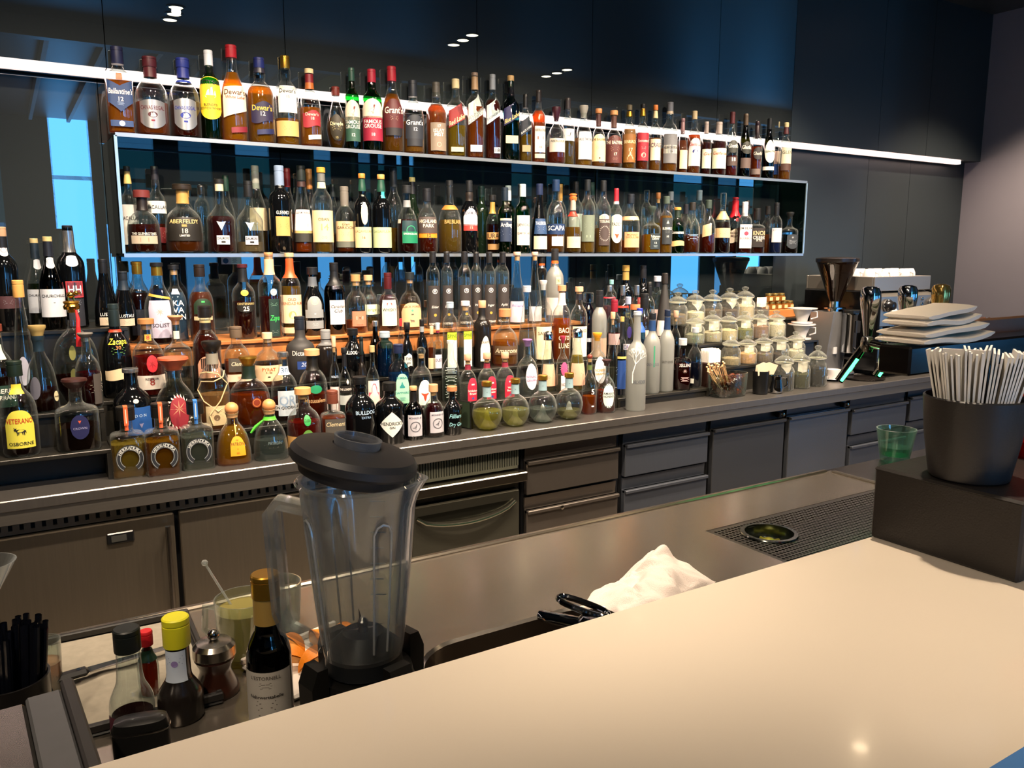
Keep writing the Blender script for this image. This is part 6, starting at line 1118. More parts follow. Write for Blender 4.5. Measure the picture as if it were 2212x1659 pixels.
cupobj(p.x, p.y+.01, .9062, 'white espresso cup on the saucer', 1.05, -.7)

# ---- coffee grinder
gx, gy = 4.17, 3.085
t = thing('coffee_grinder', (gx, gy, .9005), 'silver coffee grinder with a bean-filled funnel hopper', 'grinder')
M_GR = mat('#a9a8a8', .35, .75, .06, 30., bump=.05)
G().box(-.10, .10, -.10, .13, 0, .03, .012).obj('foot', M_GR, t)
g = G(); n = 4
loft([[(-.088, -.02, .03), (.088, -.02, .03), (.088, .12, .03), (-.088, .12, .03)], [(-.082, -.035, .2), (.082, -.035, .2), (.082, .12, .2), (-.082, .12, .2)], [(-.07, -.05, .38), (.07, -.05, .38), (.07, .11, .38), (-.07, .11, .38)]], g)
g.add([(-.07, -.05, .38), (.07, -.05, .38), (.07, .11, .38), (-.07, .11, .38)], [(0, 1, 2, 3)]); g.obj('body', M_GR, t, ang=60)
G().box(-.03, .0, -.036, -.030, .13, .17).obj('rating_plate', flat('#d0d0d0'), t, smooth=False)
G().lathe([(.04, .38), (.04, .395), (.062, .397), (.062, .405), (.032, .407), (.032, .44)], 28).obj('collar', chrome('#bfc3c8', .12), t)
G().lathe([(.034, .44), (.045, .47), (.112, .655), (.116, .665), (.116, .672)], 36, close=False).obj('hopper', glass('#6a4a38', .8, .5, .05, .1, .08, .2), t)
hb_ = G().lathe([(.030, .44), (.040, .47), (.088, .60), (.05, .615)], 28).obj('coffee_beans', mat('#1d0f09', .4, var=.5, scale=160, bump=1.), t); hb_['kind'] = 'stuff'
G().lathe([(.118, .668), (.121, .672), (.121, .690), (.112, .694), (.05, .699), (.001, .7)], 36, close=False).obj('hopper_lid', mat('#17120f', .3), t)
ds = G().lathe([(.045, .15), (.047, .155), (.047, .37), (.05, .375), (.05, .385), (.02, .39)], 28).obj('doser', chrome('#b9bdc2', .1), t, (.045, -.085, -.01))
G().box(-.02, .02, -.051, -.046, .27, .34).obj('doser_window', mat('#2a2a2c', .2), ds, smooth=False)
G().lathe([(.052, .385), (.052, .400), (.045, .404)], 28).obj('doser_lid', mat('#141414', .3), ds)
G().tube([(.045, -.13, .16), (.02, -.19, .15)], .008, 8).obj('doser_lever', mat('#121212', .3), t)
G().box(.02, .08, -.14, -.06, .10, .115, .004).obj('portafilter_fork', mat('#1a1a1a', .35), t)
p = atz(1872, 815, .9); t = thing('round_tray', (p.x-.06, p.y-.01, .9005), 'low round dark tray in front of the grinder', 'tray')
G().lathe([(.11, 0), (.125, .004), (.128, .012), (.120, .012), (.112, .005), (.001, .005)], 40, close=False).obj('dish', mat('#2c2826', .25, .6), t)

# ---- espresso machine with upturned cups
ex0, ex1, ey0, ey1 = 4.30, 4.86, 2.87, 3.40
t = thing('espresso_machine', ((ex0+ex1)/2, ey0, .9005), 'wide espresso machine with steel front and black side', 'coffee machine'); w = (ex1-ex0)/2; d = ey1-ey0
M_ES = mat('#a8a39c', .3, .85, .06, 4., stretch=(2, 2, 40))
for b_ in ((-w, w, .05, .062), (-w, w, d-.012, d), (-w, -w+.012, .0625, d-.0125), (w-.012, w, .0625, d-.0125)): G().box(*b_, .50, .585, .003).obj('cup_rail', mat('#9a958e', .3, .7, .06, 4.), t)
G().box(-w+.0125, w-.0125, .0625, d-.0125, .560, .567).obj('cup_tray', mat('#5a5550', .4, .6), t, smooth=False)
G().box(-w, w, .10, d, .05, .50, .004).obj('housing', M_ES, t)
G().box(-w-.012, -w+.004, .0, d, .03, .50, .006).obj('side_panel', mat('#0b0b0c', .2), t)
G().box(w-.004, w+.012, .0, d, .03, .50, .006).obj('side_panel', mat('#0b0b0c', .2), t)
G().add([(-w, 0, .30), (w, 0, .30), (w, .0, .47), (-w, .0, .47), (-w, .10, .50), (w, .10, .50), (w, .10, .28), (-w, .10, .28)], [(0, 1, 2, 3), (3, 2, 5, 4), (7, 6, 1, 0), (0, 3, 4, 7), (1, 6, 5, 2)]).obj('control_panel', M_ES, t, smooth=False)
G().box(-w, w, -.04, .10, .03, .09, .004).obj('drip_tray', mat('#6a6660', .3, .9), t)
for x in (-w+.05, w-.05):
    for y in (.05, d-.05): G().lathe([(.02, 0), (.02, .03)], 14, (x, y, 0)).obj('foot', mat('#111', .4), t)
for x in (-w+.05, w-.06):
    k = G().lathe([(.034, 0), (.036, .02), (.028, .03), (.024, .05), (.02, .052)], 24).obj('steam_knob', mat('#17181b', .2), t, (x, 0, .42), (PI/2, 0, 0))
    G().lathe([(.037, .004), (.038, .010), (.037, .016)], 24, close=False).obj('knob_ring', chrome(), k)
for x in (-.06, .12):
    for q in range(4): G().lathe([(.010, 0), (.010, .006), (.007, .008)], 14).obj('button', chrome('#c9ccd0', .12), t, (x, 0, .45-.033*q), (PI/2, 0, 0))
G().lathe([(.03, 0), (.03, .006), (.024, .008)], 24).obj('gauge', mat('#d8d8d4', .25), t, (-.15, 0, .37), (PI/2, 0, 0))
for x in (-.12, .14):
    gh = G().lathe([(.036, .22), (.036, .28), (.03, .30)], 24, (x, .045, 0)).obj('group_head', chrome('#b8bcc0', .1), t)
    G().lathe([(.034, .19), (.036, .195), (.036, .218)], 24, (x, .045, 0)).obj('portafilter', chrome('#a8acb0', .12), gh)
    G().tube([(x, .02, .205), (x-.02, -.11, .195)], [.010, .013], 10).obj('portafilter_handle', mat('#101010', .25), gh)
    G().tube([(x-.012, .045, .19), (x-.014, .04, .165)], .006, 8).obj('spout', chrome(), gh)
random.seed(9); k = 0
for i in range(6):
    for j in range(2):
        x = (ex0+ex1)/2-w+.06+i*.085; y = ey0+.13+j*.10+(.02 if i % 2 else 0)
        cupobj(x, y, .9005+.5675+.058*1.05, '%s upturned white cup from the left in the %s row on the espresso machine' % (ords[i], ('front', 'rear')[j]), 1.05, random.uniform(-2.2, -.4), True, 'upturned cups on the espresso machine')
# ---- plates and basket at the end of the counter
px_ = aty(2047, 690, 2.95); 
for k in range(10):
    o = thing('small_plate', (px_.x, 2.98, 1.16+k*.0085), ('first','second','third','fourth','fifth','sixth','seventh','eighth','ninth','tenth')[k]+' blue-white plate from the bottom of the stack behind the towels', 'plate', 'stacked small plates')
    G().lathe([(.04, 0), (.075, .007), (.074, .0085), (.04, .003), (.001, .003)], 28, close=False).obj('dish', mat('#cfd6de', .25, var=.02), o)
t = thing('plate_stand', (px_.x, 2.98, .9005), 'dark stand carrying the plate stack', 'stand')
G().box(-.09, .09, -.09, .09, .24, .259, .003).obj('shelf', mat('#1a1a1c', .4), t)
for a in (-.08, .08):
    for b in (-.08, .08): G().tube([(a, b, 0), (a, b, .245)], .006, 8).obj('leg', mat('#1a1a1c', .4), t)
bx2 = aty(2130, 690, 2.85)
t = thing('sugar_dish', (bx2.x+.1, 2.9, .9005), 'shallow bowl heaped with brown sugar lumps beside the wall', 'bowl')
G().lathe([(.06, .19), (.10, .21), (.13, .27), (.126, .27), (.09, .21)], 32, close=False).obj('dish', mat('#2c2522', .4), t); G().lathe([(.05, 0), (.045, .1), (.055, .19)], 24).obj('pedestal', mat('#1c1a19', .4), t)
g = G(); random.seed(12)
for i in range(120):
    a = random.uniform(0, 2*PI); q = math.sqrt(random.random())*.11; crys(q*math.cos(a), q*math.sin(a), .25+random.uniform(0, .05)*(1-q/.12), .012)
o = g.obj('sugar_lumps', mat('#5a3420', .7, var=.3, scale=30), t, smooth=False); o['kind'] = 'stuff'

# ---- beer tap bridge
TX = 2.0
t = thing('beer_tap', (TX, 1.24, .896), 'black beer tap bridge with chrome handles and green lit spouts', 'beer tap')
zb_, zt_ = 1.300-.896, 1.378-.896
G().box(0, 1.3, .0, .095, zb_, zt_, .006).obj('bridge', mat('#1d1917', .16, .5, var=.05, coat=.5), t)
for x in (.45, 1.2): G().lathe([(.06, 0), (.06, .01), (.04, .015), (.038, zb_)], 28, (x, .047, 0)).obj('column', mat('#1d1917', .16, .5), t)
for k, u in enumerate((1877, 1957, 2028)):
    hy = 1.42; hx = aty(u, 690, hy).x-TX; yy = hy-1.24
    tp = G().tube([(hx, .09, zt_-.02), (hx, yy, zt_-.01)], .012, 12).obj('tap', chrome('#9a968e', .12), t)
    G().lathe([(.014, -.03), (.018, -.02), (.018, .0), (.014, .012)], 20, (hx, yy, zt_-.005)).obj('tap_joint', chrome('#9a968e', .15), tp)
    G().lathe([(.011, .01), (.014, .03), (.021, .075), (.0255, .10), (.027, .115), (.027, .135), (.022, .146), (.012, .150)], 28, (hx, yy, zt_)).obj('handle', chrome('#c4c6ca', .08) if k < 2 else mat('#c8a860', .15, .9), tp)
    a, b = Vector((hx, yy+.01, zt_-.02)), Vector((hx-.035, yy+.06, zt_-.125))
    G().tube([a, a.lerp(b, .4), b], [.010, .0125, .012], 14).obj('spout', chrome('#7c8078', .12), tp)
    G().tube([a.lerp(b, .35)+Vector((-.006, -.0125, 0)), b+Vector((-.004, -.0115, .002))], .0045, 8).obj('spout_light', emis('#38ff78', GREEN_S, 'green_led'), tp)
    l = bpy.data.lights.new('green_led', 'POINT'); l.energy = GREEN_W; l.color = (.1, 1, .35); l.shadow_soft_size = .012
    lo_ = bpy.data.objects.new('green_led', l); COL.objects.link(lo_); lo_.parent = t; lo_.location = b+Vector((-.004, .0, -.02))
# folded towels lying on the bridge
def towel(x, y, z, lx, ly, th, label, fold, m, rz):
    t = thing('folded_towel', (x, y, z), label, 'towel', 'folded towels', rz)
    def layer(z0, x0, x1, dz):
        g = G(); n = 14; rings = []
        for i in range(n+1):
            q = i/n; xx = x0+(x1-x0)*q; e = min(1, min(q, 1-q)*9+.35); lift = dz*max(0, q-.45)**1.5
            wv = .004*math.sin(q*7+z0*200)
            ring = []
            for k in range(14): a = 2*PI*k/14; ring.append((xx, ly/2*sup(a, 6.)*math.cos(a)*(.96+.04*e), z0+th/2+lift+wv+th/2*e*sup(a, 3.)*math.sin(a)))
            rings.append(ring)
        loft(rings, g); g.add(rings[0], [tuple(range(14))]); g.add(rings[-1], [tuple(range(13, -1, -1))]); return g
    layer(0, -lx/2, lx/2, .03).obj('lower_fold', m, t)
    layer(th*.98, -lx/2+.004, lx/2-.03, .05).obj('upper_fold', m, t)
    return t
M_TW = mat('#f0e6d6', .9, var=.06, scale=400, bump=.5)
towel(2.165, 1.275, 1.3785, .31, .15, .023, 'lower cream folded towel on the tap bridge', 1, M_TW, -.05)
towel(2.145, 1.275, 1.4270, .27, .13, .022, 'upper cream folded towel on the tap bridge', 1, M_TW, .03)
# brown leather menu behind
t = thing('leather_menu', (2.66, 1.352, 1.378), 'brown leather folder leaning at the right edge behind the napkins', 'menu')
G().box(-.16, .16, -.012, .004, -.06, .045, .006).obj('cover', mat('#7a5232', .5, var=.1, scale=60, bump=.2), t)

# ---- black leather box with napkin cup on the bar
t = thing('leather_box', (1.276, .59, 1.1203), 'black leather-covered box at the end of the white bar', 'box')
M_LE = mat('#1f1b19', .5, var=.12, scale=300, bump=.25)
G().box(0, .52, 0, .251, 0, .127, .004).obj('body', M_LE, t); G().box(-.0015, .5215, -.0015, .2525, .121, .1295, .004).obj('lid', M_LE, t)
cu = thing('napkin_cup', (1.345, .715, 1.2503), 'black leather cup on the box stuffed with white napkins', 'cup')
G().lathe([(.058, 0), (.061, .003), (.072, .07), (.078, .136), (.0745, .138), (.068, .07), (.056, .006), (.001, .005)], 48, close=False).obj('cup', mat('#1d1c1d', .42, var=.08, scale=250, bump=.15), cu)
G().tube([Vector((math.cos(-.55)*q, math.sin(-.55)*q, z)) for q, z in ((.0615, .004), (.0725, .07), (.0785, .135))], .0012, 6).obj('seam', mat('#0e0d0d', .6), cu)
random.seed(21)
for i in range(26):
    q = (i-12.5)/12.5; dirx = Vector((.469, -.883, 0)); c = Vector((1.345, .715, 0))+dirx*(q*.045)
    s = thing('paper_napkin', (c.x, c.y, 1.258), 'folded white paper napkin standing in the black cup', 'napkin', 'napkins in the black cup')
    s.rotation_euler = (0, 0, .489+random.uniform(-.04, .04))
    wd = .052*math.sqrt(max(.15, 1-q*q))+.012; hh = .205+random.uniform(-.006, .006)-(.006*abs(q)); lean = q*.030
    wb0 = wd*.72; ob = q*.014
    G().add([(-wb0, -.0014+ob, .0), (wb0, -.0014+ob, 0), (wd*1.05, -.0014-lean, hh), (-wd*1.05, -.0014-lean, hh+.004), (-wb0, .0014+ob, 0), (wb0, .0014+ob, 0), (wd*1.05, .0016-lean, hh), (-wd*1.05, .0016-lean, hh+.004)], [(0, 1, 2, 3), (7, 6, 5, 4), (3, 2, 6, 7), (0, 3, 7, 4), (1, 5, 6, 2)]).obj('sheet', mat('#efece6', .85, var=.02), s, smooth=False)
s = thing('paper_napkin', (1.322, .727, 1.258), 'upright white napkin at the left side of the cup, turned edge on', 'napkin', 'napkins in the black cup'); s.rotation_euler = (0, -.13, .45)
G().box(-.001, .001, -.03, .03, 0, .212).obj('sheet', mat('#efece6', .85, var=.02), s, smooth=False)
# red hobnail lantern on the box
t = thing('red_lantern', (1.60, .735, 1.2503), 'red textured glass candle holder at the right frame edge', 'candle holder')
def bump(a, z): return 1+.035*(math.sin(a*11+z*160)*math.sin(z*140))
g = G(); n = 66; zz = [.03+.145*i/26 for i in range(27)]; vs = []
for z in zz:
    q = .062*(.80+.2*math.sin(min(1, (z-.02)/.10)*PI/2))
    for i in range(n): a = 2*PI*i/n; k = q*bump(a, z); vs.append((k*math.cos(a), k*math.sin(a), z))
g.add(vs, [(j*n+i, j*n+(i+1) % n, (j+1)*n+(i+1) % n, (j+1)*n+i) for j in range(26) for i in range(n)]); g.obj('red_glass', glass('#e01a14', .8, .5, .05, .55, .08), t, ang=80)
G().lathe([(.05, 0), (.052, .004), (.045, .03), (.001, .03)], 36, close=False).obj('base', glass('#b01812', .8, .4, .05, .3), t)
G().lathe([(.018, .031), (.019, .034), (.019, .05), (.017, .052)], 20).obj('candle', mat('#f0dcc0', .5), t); G().sphere((0, 0, .062), .006, 8, 1.6).obj('flame', emis('#ffb050', 12.), t)
# green candle glass on the side plate
p = atz(1938, 1006, .896); t = thing('green_glass', (p.x+.06, p.y+.05, .8963), 'small green-tinted tumbler beyond the drip tray', 'glass')
G().lathe([(.044, 0), (.048, .004), (.066, .115), (.062, .115), (.045, .02), (.001, .018)], 36, close=False).obj('tumbler', glass('#d4f4e8', .93, .4, .03, .04, .1, .5), t)  # tumbler and water carry a green glass tint
G().lathe([(.044, .02), (.050, .05)], 28).obj('water', glass('#a8ecd0', .95, .6, .05, .05), t)

# ---- blender
BX, BY = .402, 1.06
t = thing('blender', (BX, BY, .9005), 'countertop blender with clear jug, black lid and black base', 'blender', None, math.atan2(LEFT.y, LEFT.x))
M_BK = mat('#131312', .38, var=.06); M_PL = glass('#f2f5f5', .95, .6, .06, .05, .08, .6)
g = G(); n = 48; rings = []
for q, z in ((.098, 0), (.104, .008), (.100, .03), (.082, .075), (.072, .105), (.070, .118)):
    rings.append([(q*(1+.10*math.cos(4*2*PI*i/n)*min(1, (.118-z)/.07))*math.cos(2*PI*i/n), q*(1+.10*math.cos(4*2*PI*i/n)*min(1, (.118-z)/.07))*math.sin(2*PI*i/n), z) for i in range(n)])
loft(rings, g); g.add(rings[-1], [tuple(range(n))]); g.obj('base', M_BK, t)
for a in (45, 135, 225, 315):
    a = math.radians(a); c, s_ = math.cos(a), math.sin(a)
    pts = [(.096, .06), (.098, .125), (.088, .150), (.072, .150), (.070, .06)]
    gg = G(); gg.add([(q*c-w_*s_, q*s_+w_*c, z) for w_ in (-.018, .018) for q, z in pts], [(0, 1, 2, 3, 4), (9, 8, 7, 6, 5)]+[(i, (i+1) % 5, 5+(i+1) % 5, 5+i) for i in range(5)]); gg.obj('jug_support', M_BK, t, smooth=False)
G().lathe([(.05, .118), (.056, .122), (.056, .150), (.04, .165), (.03, .175)], 36).obj('blade_collar', mat('#1a1d20', .35), t)
bl = G()
for k in range(4): a = PI/2*k+.4; bl.add([(.004*math.cos(a+1.57), .004*math.sin(a+1.57), .178), (.004*math.cos(a-1.57), .004*math.sin(a-1.57), .178), (.03*math.cos(a), .03*math.sin(a), .180+.018*(k % 2)), (.03*math.cos(a), .03*math.sin(a), .1815+.018*(k % 2))], [(0, 1, 2, 3), (3, 2, 1, 0)])
bl.lathe([(.008, .172), (.008, .19), (.003, .196)], 14); bl.obj('blades', chrome('#b8b4ac', .15), t, smooth=False)
JB, JT = .145, .405
n = 64; vs = []; prof_j = []
for i in range(15):
    q = i/14; z = JB+(JT-JB)*q; prof_j.append((.057+.0265*q**.85, z))
for q, z in prof_j:
    f = (z-JB)/(JT-JB); fl = max(0, min(1, (f-.04)/.08))*max(0, min(1, (.84-f)/.06))
    for i in range(n):
        a = 2*PI*i/n; k = q
        for c in (0.6, 2.17, 3.74, 5.31):
            d_ = abs((a-c+PI) % (2*PI)-PI); k -= .010*fl*math.exp(-(d_/.13)**2)
        sp = 0
        if f > .9: d_ = abs((a-PI+PI) % (2*PI)-PI); sp = .016*((f-.9)/.1)*math.exp(-(d_/.30)**2)
        vs.append(((k+sp)*math.cos(a), (k+sp)*math.sin(a), z))
jug = G().add(vs, [(j*n+i, j*n+(i+1) % n, (j+1)*n+(i+1) % n, (j+1)*n+i) for j in range(14) for i in range(n)]); 
inner = [(p[0]*.955, p[1]*.955, p[2]) for p in vs]; jug.add(inner, [(j*n+i, (j+1)*n+i, (j+1)*n+(i+1) % n, j*n+(i+1) % n) for j in range(14) for i in range(n)])
jug.add([vs[14*n+i] for i in range(n)]+[inner[14*n+i] for i in range(n)], [(i, (i+1) % n, n+(i+1) % n, n+i) for i in range(n)])
jo = jug.obj('jug', M_PL, t, ang=60)
for k in range(7): G().box(-.012+(.004 if k % 2 else 0), .012, -.0005, .0005, 0, .0016).obj('measure_mark', mat('#c4c8ca', .5), jo, (-.012, -(.0655+.0026*k)*1.0-.0032, .20+.024*k), (0, 0, 0), smooth=False)
def jr(z): return .057+.0265*((z-JB)/(JT-JB))**.85
for c in (0.6, 2.17, 3.74, 5.31):
    pts = []
    for k in range(25):
        q = k/24
        if q < .4: da, z = -.17, JB+.02+(.175)*(q/.4)
        elif q > .6: da, z = .17, JB+.02+(.175)*((1-q)/.4)
        else: a = PI*(q-.4)/.2; da, z = -.17*math.cos(a), JB+.195+.018*math.sin(a)
        pts.append(((jr(z)-.0005)*math.cos(c+da), (jr(z)-.0005)*math.sin(c+da), z))
    G().tube(pts, .0016, 6).obj('flute_highlight', glass('#f2f4f4', .85, .5, .1, .35, .1, .4), jo)  # added bright tubes stand in for highlights along the jug's moulded grooves
G().lathe([(.0865, JT-.004), (.089, JT-.001), (.0865, JT+.002)], 48, close=False).obj('jug_rim', M_PL, t)
hp = [(.075, 0, JT-.045), (.118, 0, JT-.035), (.128, 0, JT-.05), (.121, 0, JT-.20), (.112, 0, JT-.225), (.062, 0, JB+.006)]
def strap(path, wy, wr):
    g = G(); rings = []
    for i, p in enumerate(path):
        p = Vector(p); d_ = (Vector(path[min(i+1, len(path)-1)])-Vector(path[max(i-1, 0)])).normalized(); nrm = Vector((d_.z, 0, -d_.x))
        rings.append([tuple(p+nrm*a+Vector((0, b, 0))) for a, b in ((-wr, -wy), (wr, -wy), (wr, wy), (-wr, wy))])
    loft(rings, g); g.add(rings[0], [(3, 2, 1, 0)]); g.add(rings[-1], [(0, 1, 2, 3)]); return g
strap(hp, .013, .0075).obj('handle', M_PL, t, smooth=False)
strap([(a-.006, b, c) for a, b, c in hp], .0045, .011).obj('handle_rib', M_PL, t, smooth=False)
ld = G().lathe([(.070, -.022), (.074, -.020), (.078, -.006), (.087, -.004), (.090, .0), (.090, .010), (.084, .018), (.05, .024), (.034, .024), (.034, .012), (.001, .012)], 48, close=False).obj('lid', mat('#1b1b1d', .5, var=.05), t, (.006, 0, JT+.024), (0, -.22, .12))
G().lathe([(.030, -.01), (.031, .012), (.034, .036), (.030, .036), (.027, .0), (.001, -.002)], 36, close=False).obj('lid_cap', glass('#d6dae0', .85, .4, .08, .12, .08, .6), ld)

# ---- crumpled cloth beside the sink
c0 = Vector((1.12, 1.24, .9005)); t = thing('bar_cloth', c0, 'crumpled off-white bar cloth beside the tap', 'cloth', None, .35)
def cl(a, b):
    x = (a-.5)*.27; y = (b-.5)*.16
    e = max(0, 1-(abs(a-.5)*2)**3)*max(0, 1-(abs(b-.5)*2)**3)
    hgt = .018+.060*math.exp(-(((a-.80)/.16)**2+((b-.6)/.3)**2))+.030*math.exp(-(((a-.45)/.28)**2+((b-.4)/.35)**2))
    nz = noise.noise(Vector((x*22, y*30, 1.3)))*.018+abs(noise.noise(Vector((x*45+y*30, y*20-x*10, 4.))))*.022
    q = e**.5
    return (x+noise.noise(Vector((x*14, y*14, 7)))*.028, y+noise.noise(Vector((x*14, y*14, 3)))*.028, .002+max(0, (hgt+nz)*q))
G().grid(cl, 64, 44).obj('cloth', mat('#e6dad2', .95, var=.08, scale=500, bump=.8), t, ang=180)
tb = atz(1262, 1352, .93); t = thing('sink_tap', (tb.x, tb.y-.02, .9005), 'chrome tap with a looped lever handle beside the cloth', 'tap', None, 0)
M_CR = chrome('#9aa0a8', .05); O = Vector((tb.x, tb.y-.02, .9005))
G().lathe([(.026, 0), (.026, .006), (.020, .010), (.019, .03), (.023, .034), (.023, .052), (.016, .058)], 28).obj('tap_body', M_CR, t)
e0, e1 = atz(1208, 1290, .968)-O, atz(1312, 1330, .955)-O; ax = (e1-e0).normalized(); sd = ax.cross(Vector((0, 0, 1))).normalized(); ln = (e1-e0).length
lp = []
for k in range(24):
    a = 2*PI*k/24; lp.append((e0+e1)/2+ax*(ln/2*sup(a, 2.6)*math.cos(a))+sd*(.016*sup(a, 2.6)*math.sin(a)))
lp += lp[:2]
G().tube(lp, .0062, 10, False).obj('lever', M_CR, t)
sp = G(); rings = []; s0 = Vector((0, 0, .036)); s1 = atz(1166, 1328, .93)-O
for i in range(10):
    q = i/9; c = s0.lerp(s1, q); w_ = .019*(1-.15*q)*(1 if q < .9 else .6); h_ = .013*(1-.25*q); d_ = (s1-s0).normalized(); n_ = d_.cross(Vector((0, 0, 1))).normalized()
    rings.append([tuple(c+n_*(w_*math.cos(a))+Vector((0, 0, h_*math.sin(a)))) for a in [2*PI*k/16 for k in range(16)]])
loft(rings, sp); sp.add(rings[-1], [tuple(range(16))]); sp.obj('spout', M_CR, t)

# ---- bottles and jars in the left foreground, all on the worktop
def near(name, u, vt, f, w, prof, gl, liq, cap, labels, desc, foil=None, cat='bottle'):
    p = atf(u, vt, f); z0 = .9005; r = w/2*f/F
    t = thing(name, (p.x, p.y, z0), desc, cat, None, -YAW+.1)
    return t, bottle_geo(t, p.z-z0, r, prof, gl, liq, cap, labels, foil, 2., 1., True), p.z-z0, r
near('oil_bottle', 572, 1238, 1.2, 97, [(.94,0),(1,.02),(1,.48),(.97,.53),(.85,.58),(.62,.64),(.56,.70),(.55,.98)], 'o', ('#2a2004', .60, .5), ('screw', 'gold', .14, 1.16),
     [L('#b9b4aa', .02, .44, 70, [("L'ESTORNELL", .92, .05, '#5a544c'), ('*lines', .80, .10, '#6a645c'), ('Nahrwerttabelle', .64, .05, K_), ('*lines', .5, .16, '#5a544c'), ('*lines', .3, .14, '#5a544c'), ('*lines', .12, .12, '#5a544c')], 'rect', 0)],
     'dark olive oil bottle with gold screw cap and grey printed label', foil=('#9a7c3e', .70, .87))
near('seasoning_bottle', 378, 1331, 1.25, 96, [(.94,0),(1,.02),(1,.20),(.95,.27),(.75,.34),(.56,.40),(.52,.48),(.50,.97)], 'n', None, ('screw', '#d2cc22', .28, 1.18),
     [L('#c2cfe0', .40, .70, 55, [('*lines', .7, .3, '#8a9ac0'), ('*disc', .6, .2, '#8a7ab0')], 'rect', 0)], 'brown seasoning bottle with a fat yellow cap')
near('sauce_bottle', 272, 1356, 1.22, 92, [(.94,0),(1,.02),(1,.24),(.96,.32),(.78,.40),(.62,.47),(.56,.58),(.50,.97)], 'c', ('#2a1414', .16, .6), ('screw', '#101614', .22, 1.2), [L('#4a1c2c', .02, .2, 60, [('*lines', .5, .5, '#a06a80')])], 'clear sauce bottle with black cap, nearly empty')
near('hot_sauce_bottle', 314, 1362, 1.30, 44, [(.94,0),(1,.02),(1,.5),(.9,.58),(.6,.66),(.42,.72),(.42,.97)], 'c', ('#b8541c', .80, .6), ('screw', '#c01a20', .20, 1.5), [], 'small hot sauce bottle with red cap', foil=('#173020', .60, .74))
p = atf(460, 1358, 1.33); z0 = .9005; h = p.z-z0; r = 90/2*1.33/F
t = thing('pepper_mill', (p.x, p.y, z0), 'dark wooden pepper mill with steel head and ball knob', 'pepper mill')
G().lathe([(r*1.05, 0), (r*1.08, h*.04), (r*1.02, h*.12), (r*.72, h*.34), (r*.74, h*.42), (r*.95, h*.55), (r*.92, h*.58)], 36).obj('body', mat('#2c130a', .3, var=.25, scale=8, stretch=(1, 1, .2), coat=.4), t)
G().lathe([(r*.96, h*.585), (r, h*.60), (r*.98, h*.74), (r*.80, h*.80), (r*.40, h*.825), (r*.15, h*.83)], 36).obj('steel_head', mat('#aaa59c', .25, 1., .08, 4., stretch=(1, 1, 40)), t)
G().sphere((0, 0, h*.905), h*.088, 14).obj('knob', chrome('#b4b0aa', .12), t)
def tumbler(name, x, y, z, r, h, label, liqc=None, fill=.5, handle=False, cat='glass'):
    t = thing(name, (x, y, z), label, cat)
    G().lathe([(r*.80, 0), (r*.86, .004), (r*.9, h*.1), (r, h), (r*.955, h), (r*.86, h*.12), (.001, h*.09)], 40, close=False).obj('tumbler', glass('#eef4f0', .93, .5, .03, .03, .08, .6), t)
    if liqc: G().lathe([(r*.84, h*.1), (r*.93, h*fill)], 32).obj('juice', liquid(liqc, .5), t)
    if handle: G().tube([Vector((0, 0, h*.82))+LEFT*r*.95, Vector((0, 0, h*.84))+LEFT*r*1.35, Vector((0, 0, h*.45))+LEFT*r*1.42, Vector((0, 0, h*.2))+LEFT*r*.9], .006, 10).obj('handle', glass('#eef4f0', .9, .45, .03, .05, .08, .6), t)
    return t
p = atf(527, 1290, 1.45); tumbler('juice_mug', p.x, p.y, .9005, .052, p.z-.9, 'glass mug of cloudy lemon juice with a handle', '#cfc47a', .82, True)
s = thing('stirrer', (p.x, p.y, .92), 'thin clear glass stirrer with a ball tip in the lemon juice mug', 'stirrer'); q = atf(442, 1216, 1.47)
G().tube([(.015, -.01, 0), q-Vector((p.x, p.y, .92))], .0022, 8).obj('rod', glass('#f0f4f2', .9, .5, .03, .25, .08, .5), s); G().sphere(q-Vector((p.x, p.y, .92)), .006, 8).obj('ball_tip', glass('#f0f4f2', .9, .5, .03, .25, .08, .5), s)
p = atf(596, 1258, 1.58); tumbler('tumbler', p.x, p.y, .9005, .048, p.z-.9, 'empty clear tumbler behind the olive oil bottle')
# orange wedges on a white tray
p = atz(672, 1432, .905); t = thing('serving_tray', (p.x+.02, p.y+.0, .9005), 'white tray under the orange wedges', 'tray', None, .3)
G().box(-.11, .09, -.075, .085, 0, .010, .004).obj('tray', mat('#ded6cc', .35), t); G().box(-.11, .09, .078, .085, .010, .022, .002).obj('tray_rim', mat('#ded6cc', .35), t)
for k, (dx, dy, rz_) in enumerate(((-.02, -.03, .2), (.03, -.02, .9), (-.06, .0, -.5), (.0, .03, 1.6), (.05, .03, .4), (-.05, .04, 2.2))):
    o = thing('orange_wedge', (p.x+.02+dx, p.y+.0+dy, .9112), ords[k]+' orange wedge from the front on the white tray', 'fruit', 'orange wedges', rz_)
    gg = G(); nn = 12; vs = []; fs = []
    for j in range(nn+1):
        a = PI*j/nn; x = -.034*math.cos(a); b = .022*math.sin(a)
        vs += [(x, 0, b*.2), (x, -b*.9, b*1.3), (x, b*.2, b*1.5)]
    for j in range(nn):
        for c in range(3): fs.append((j*3+c, j*3+(c+1) % 3, j*3+3+(c+1) % 3, j*3+3+c))
    gg.add(vs, fs); gg.obj('flesh', mat('#e8a23a', .35, var=.15, scale=120, spec=.6), o)
    G().grid(lambda a, b: (-.0355*math.cos(PI*a), .0235*math.sin(PI*a)*(-.95+1.2*b), .0245*math.sin(PI*a)*(1.28+.25*b)+.001), 12, 3).obj('rind', mat('#e07f14', .5, var=.1, scale=200, bump=.3), o)
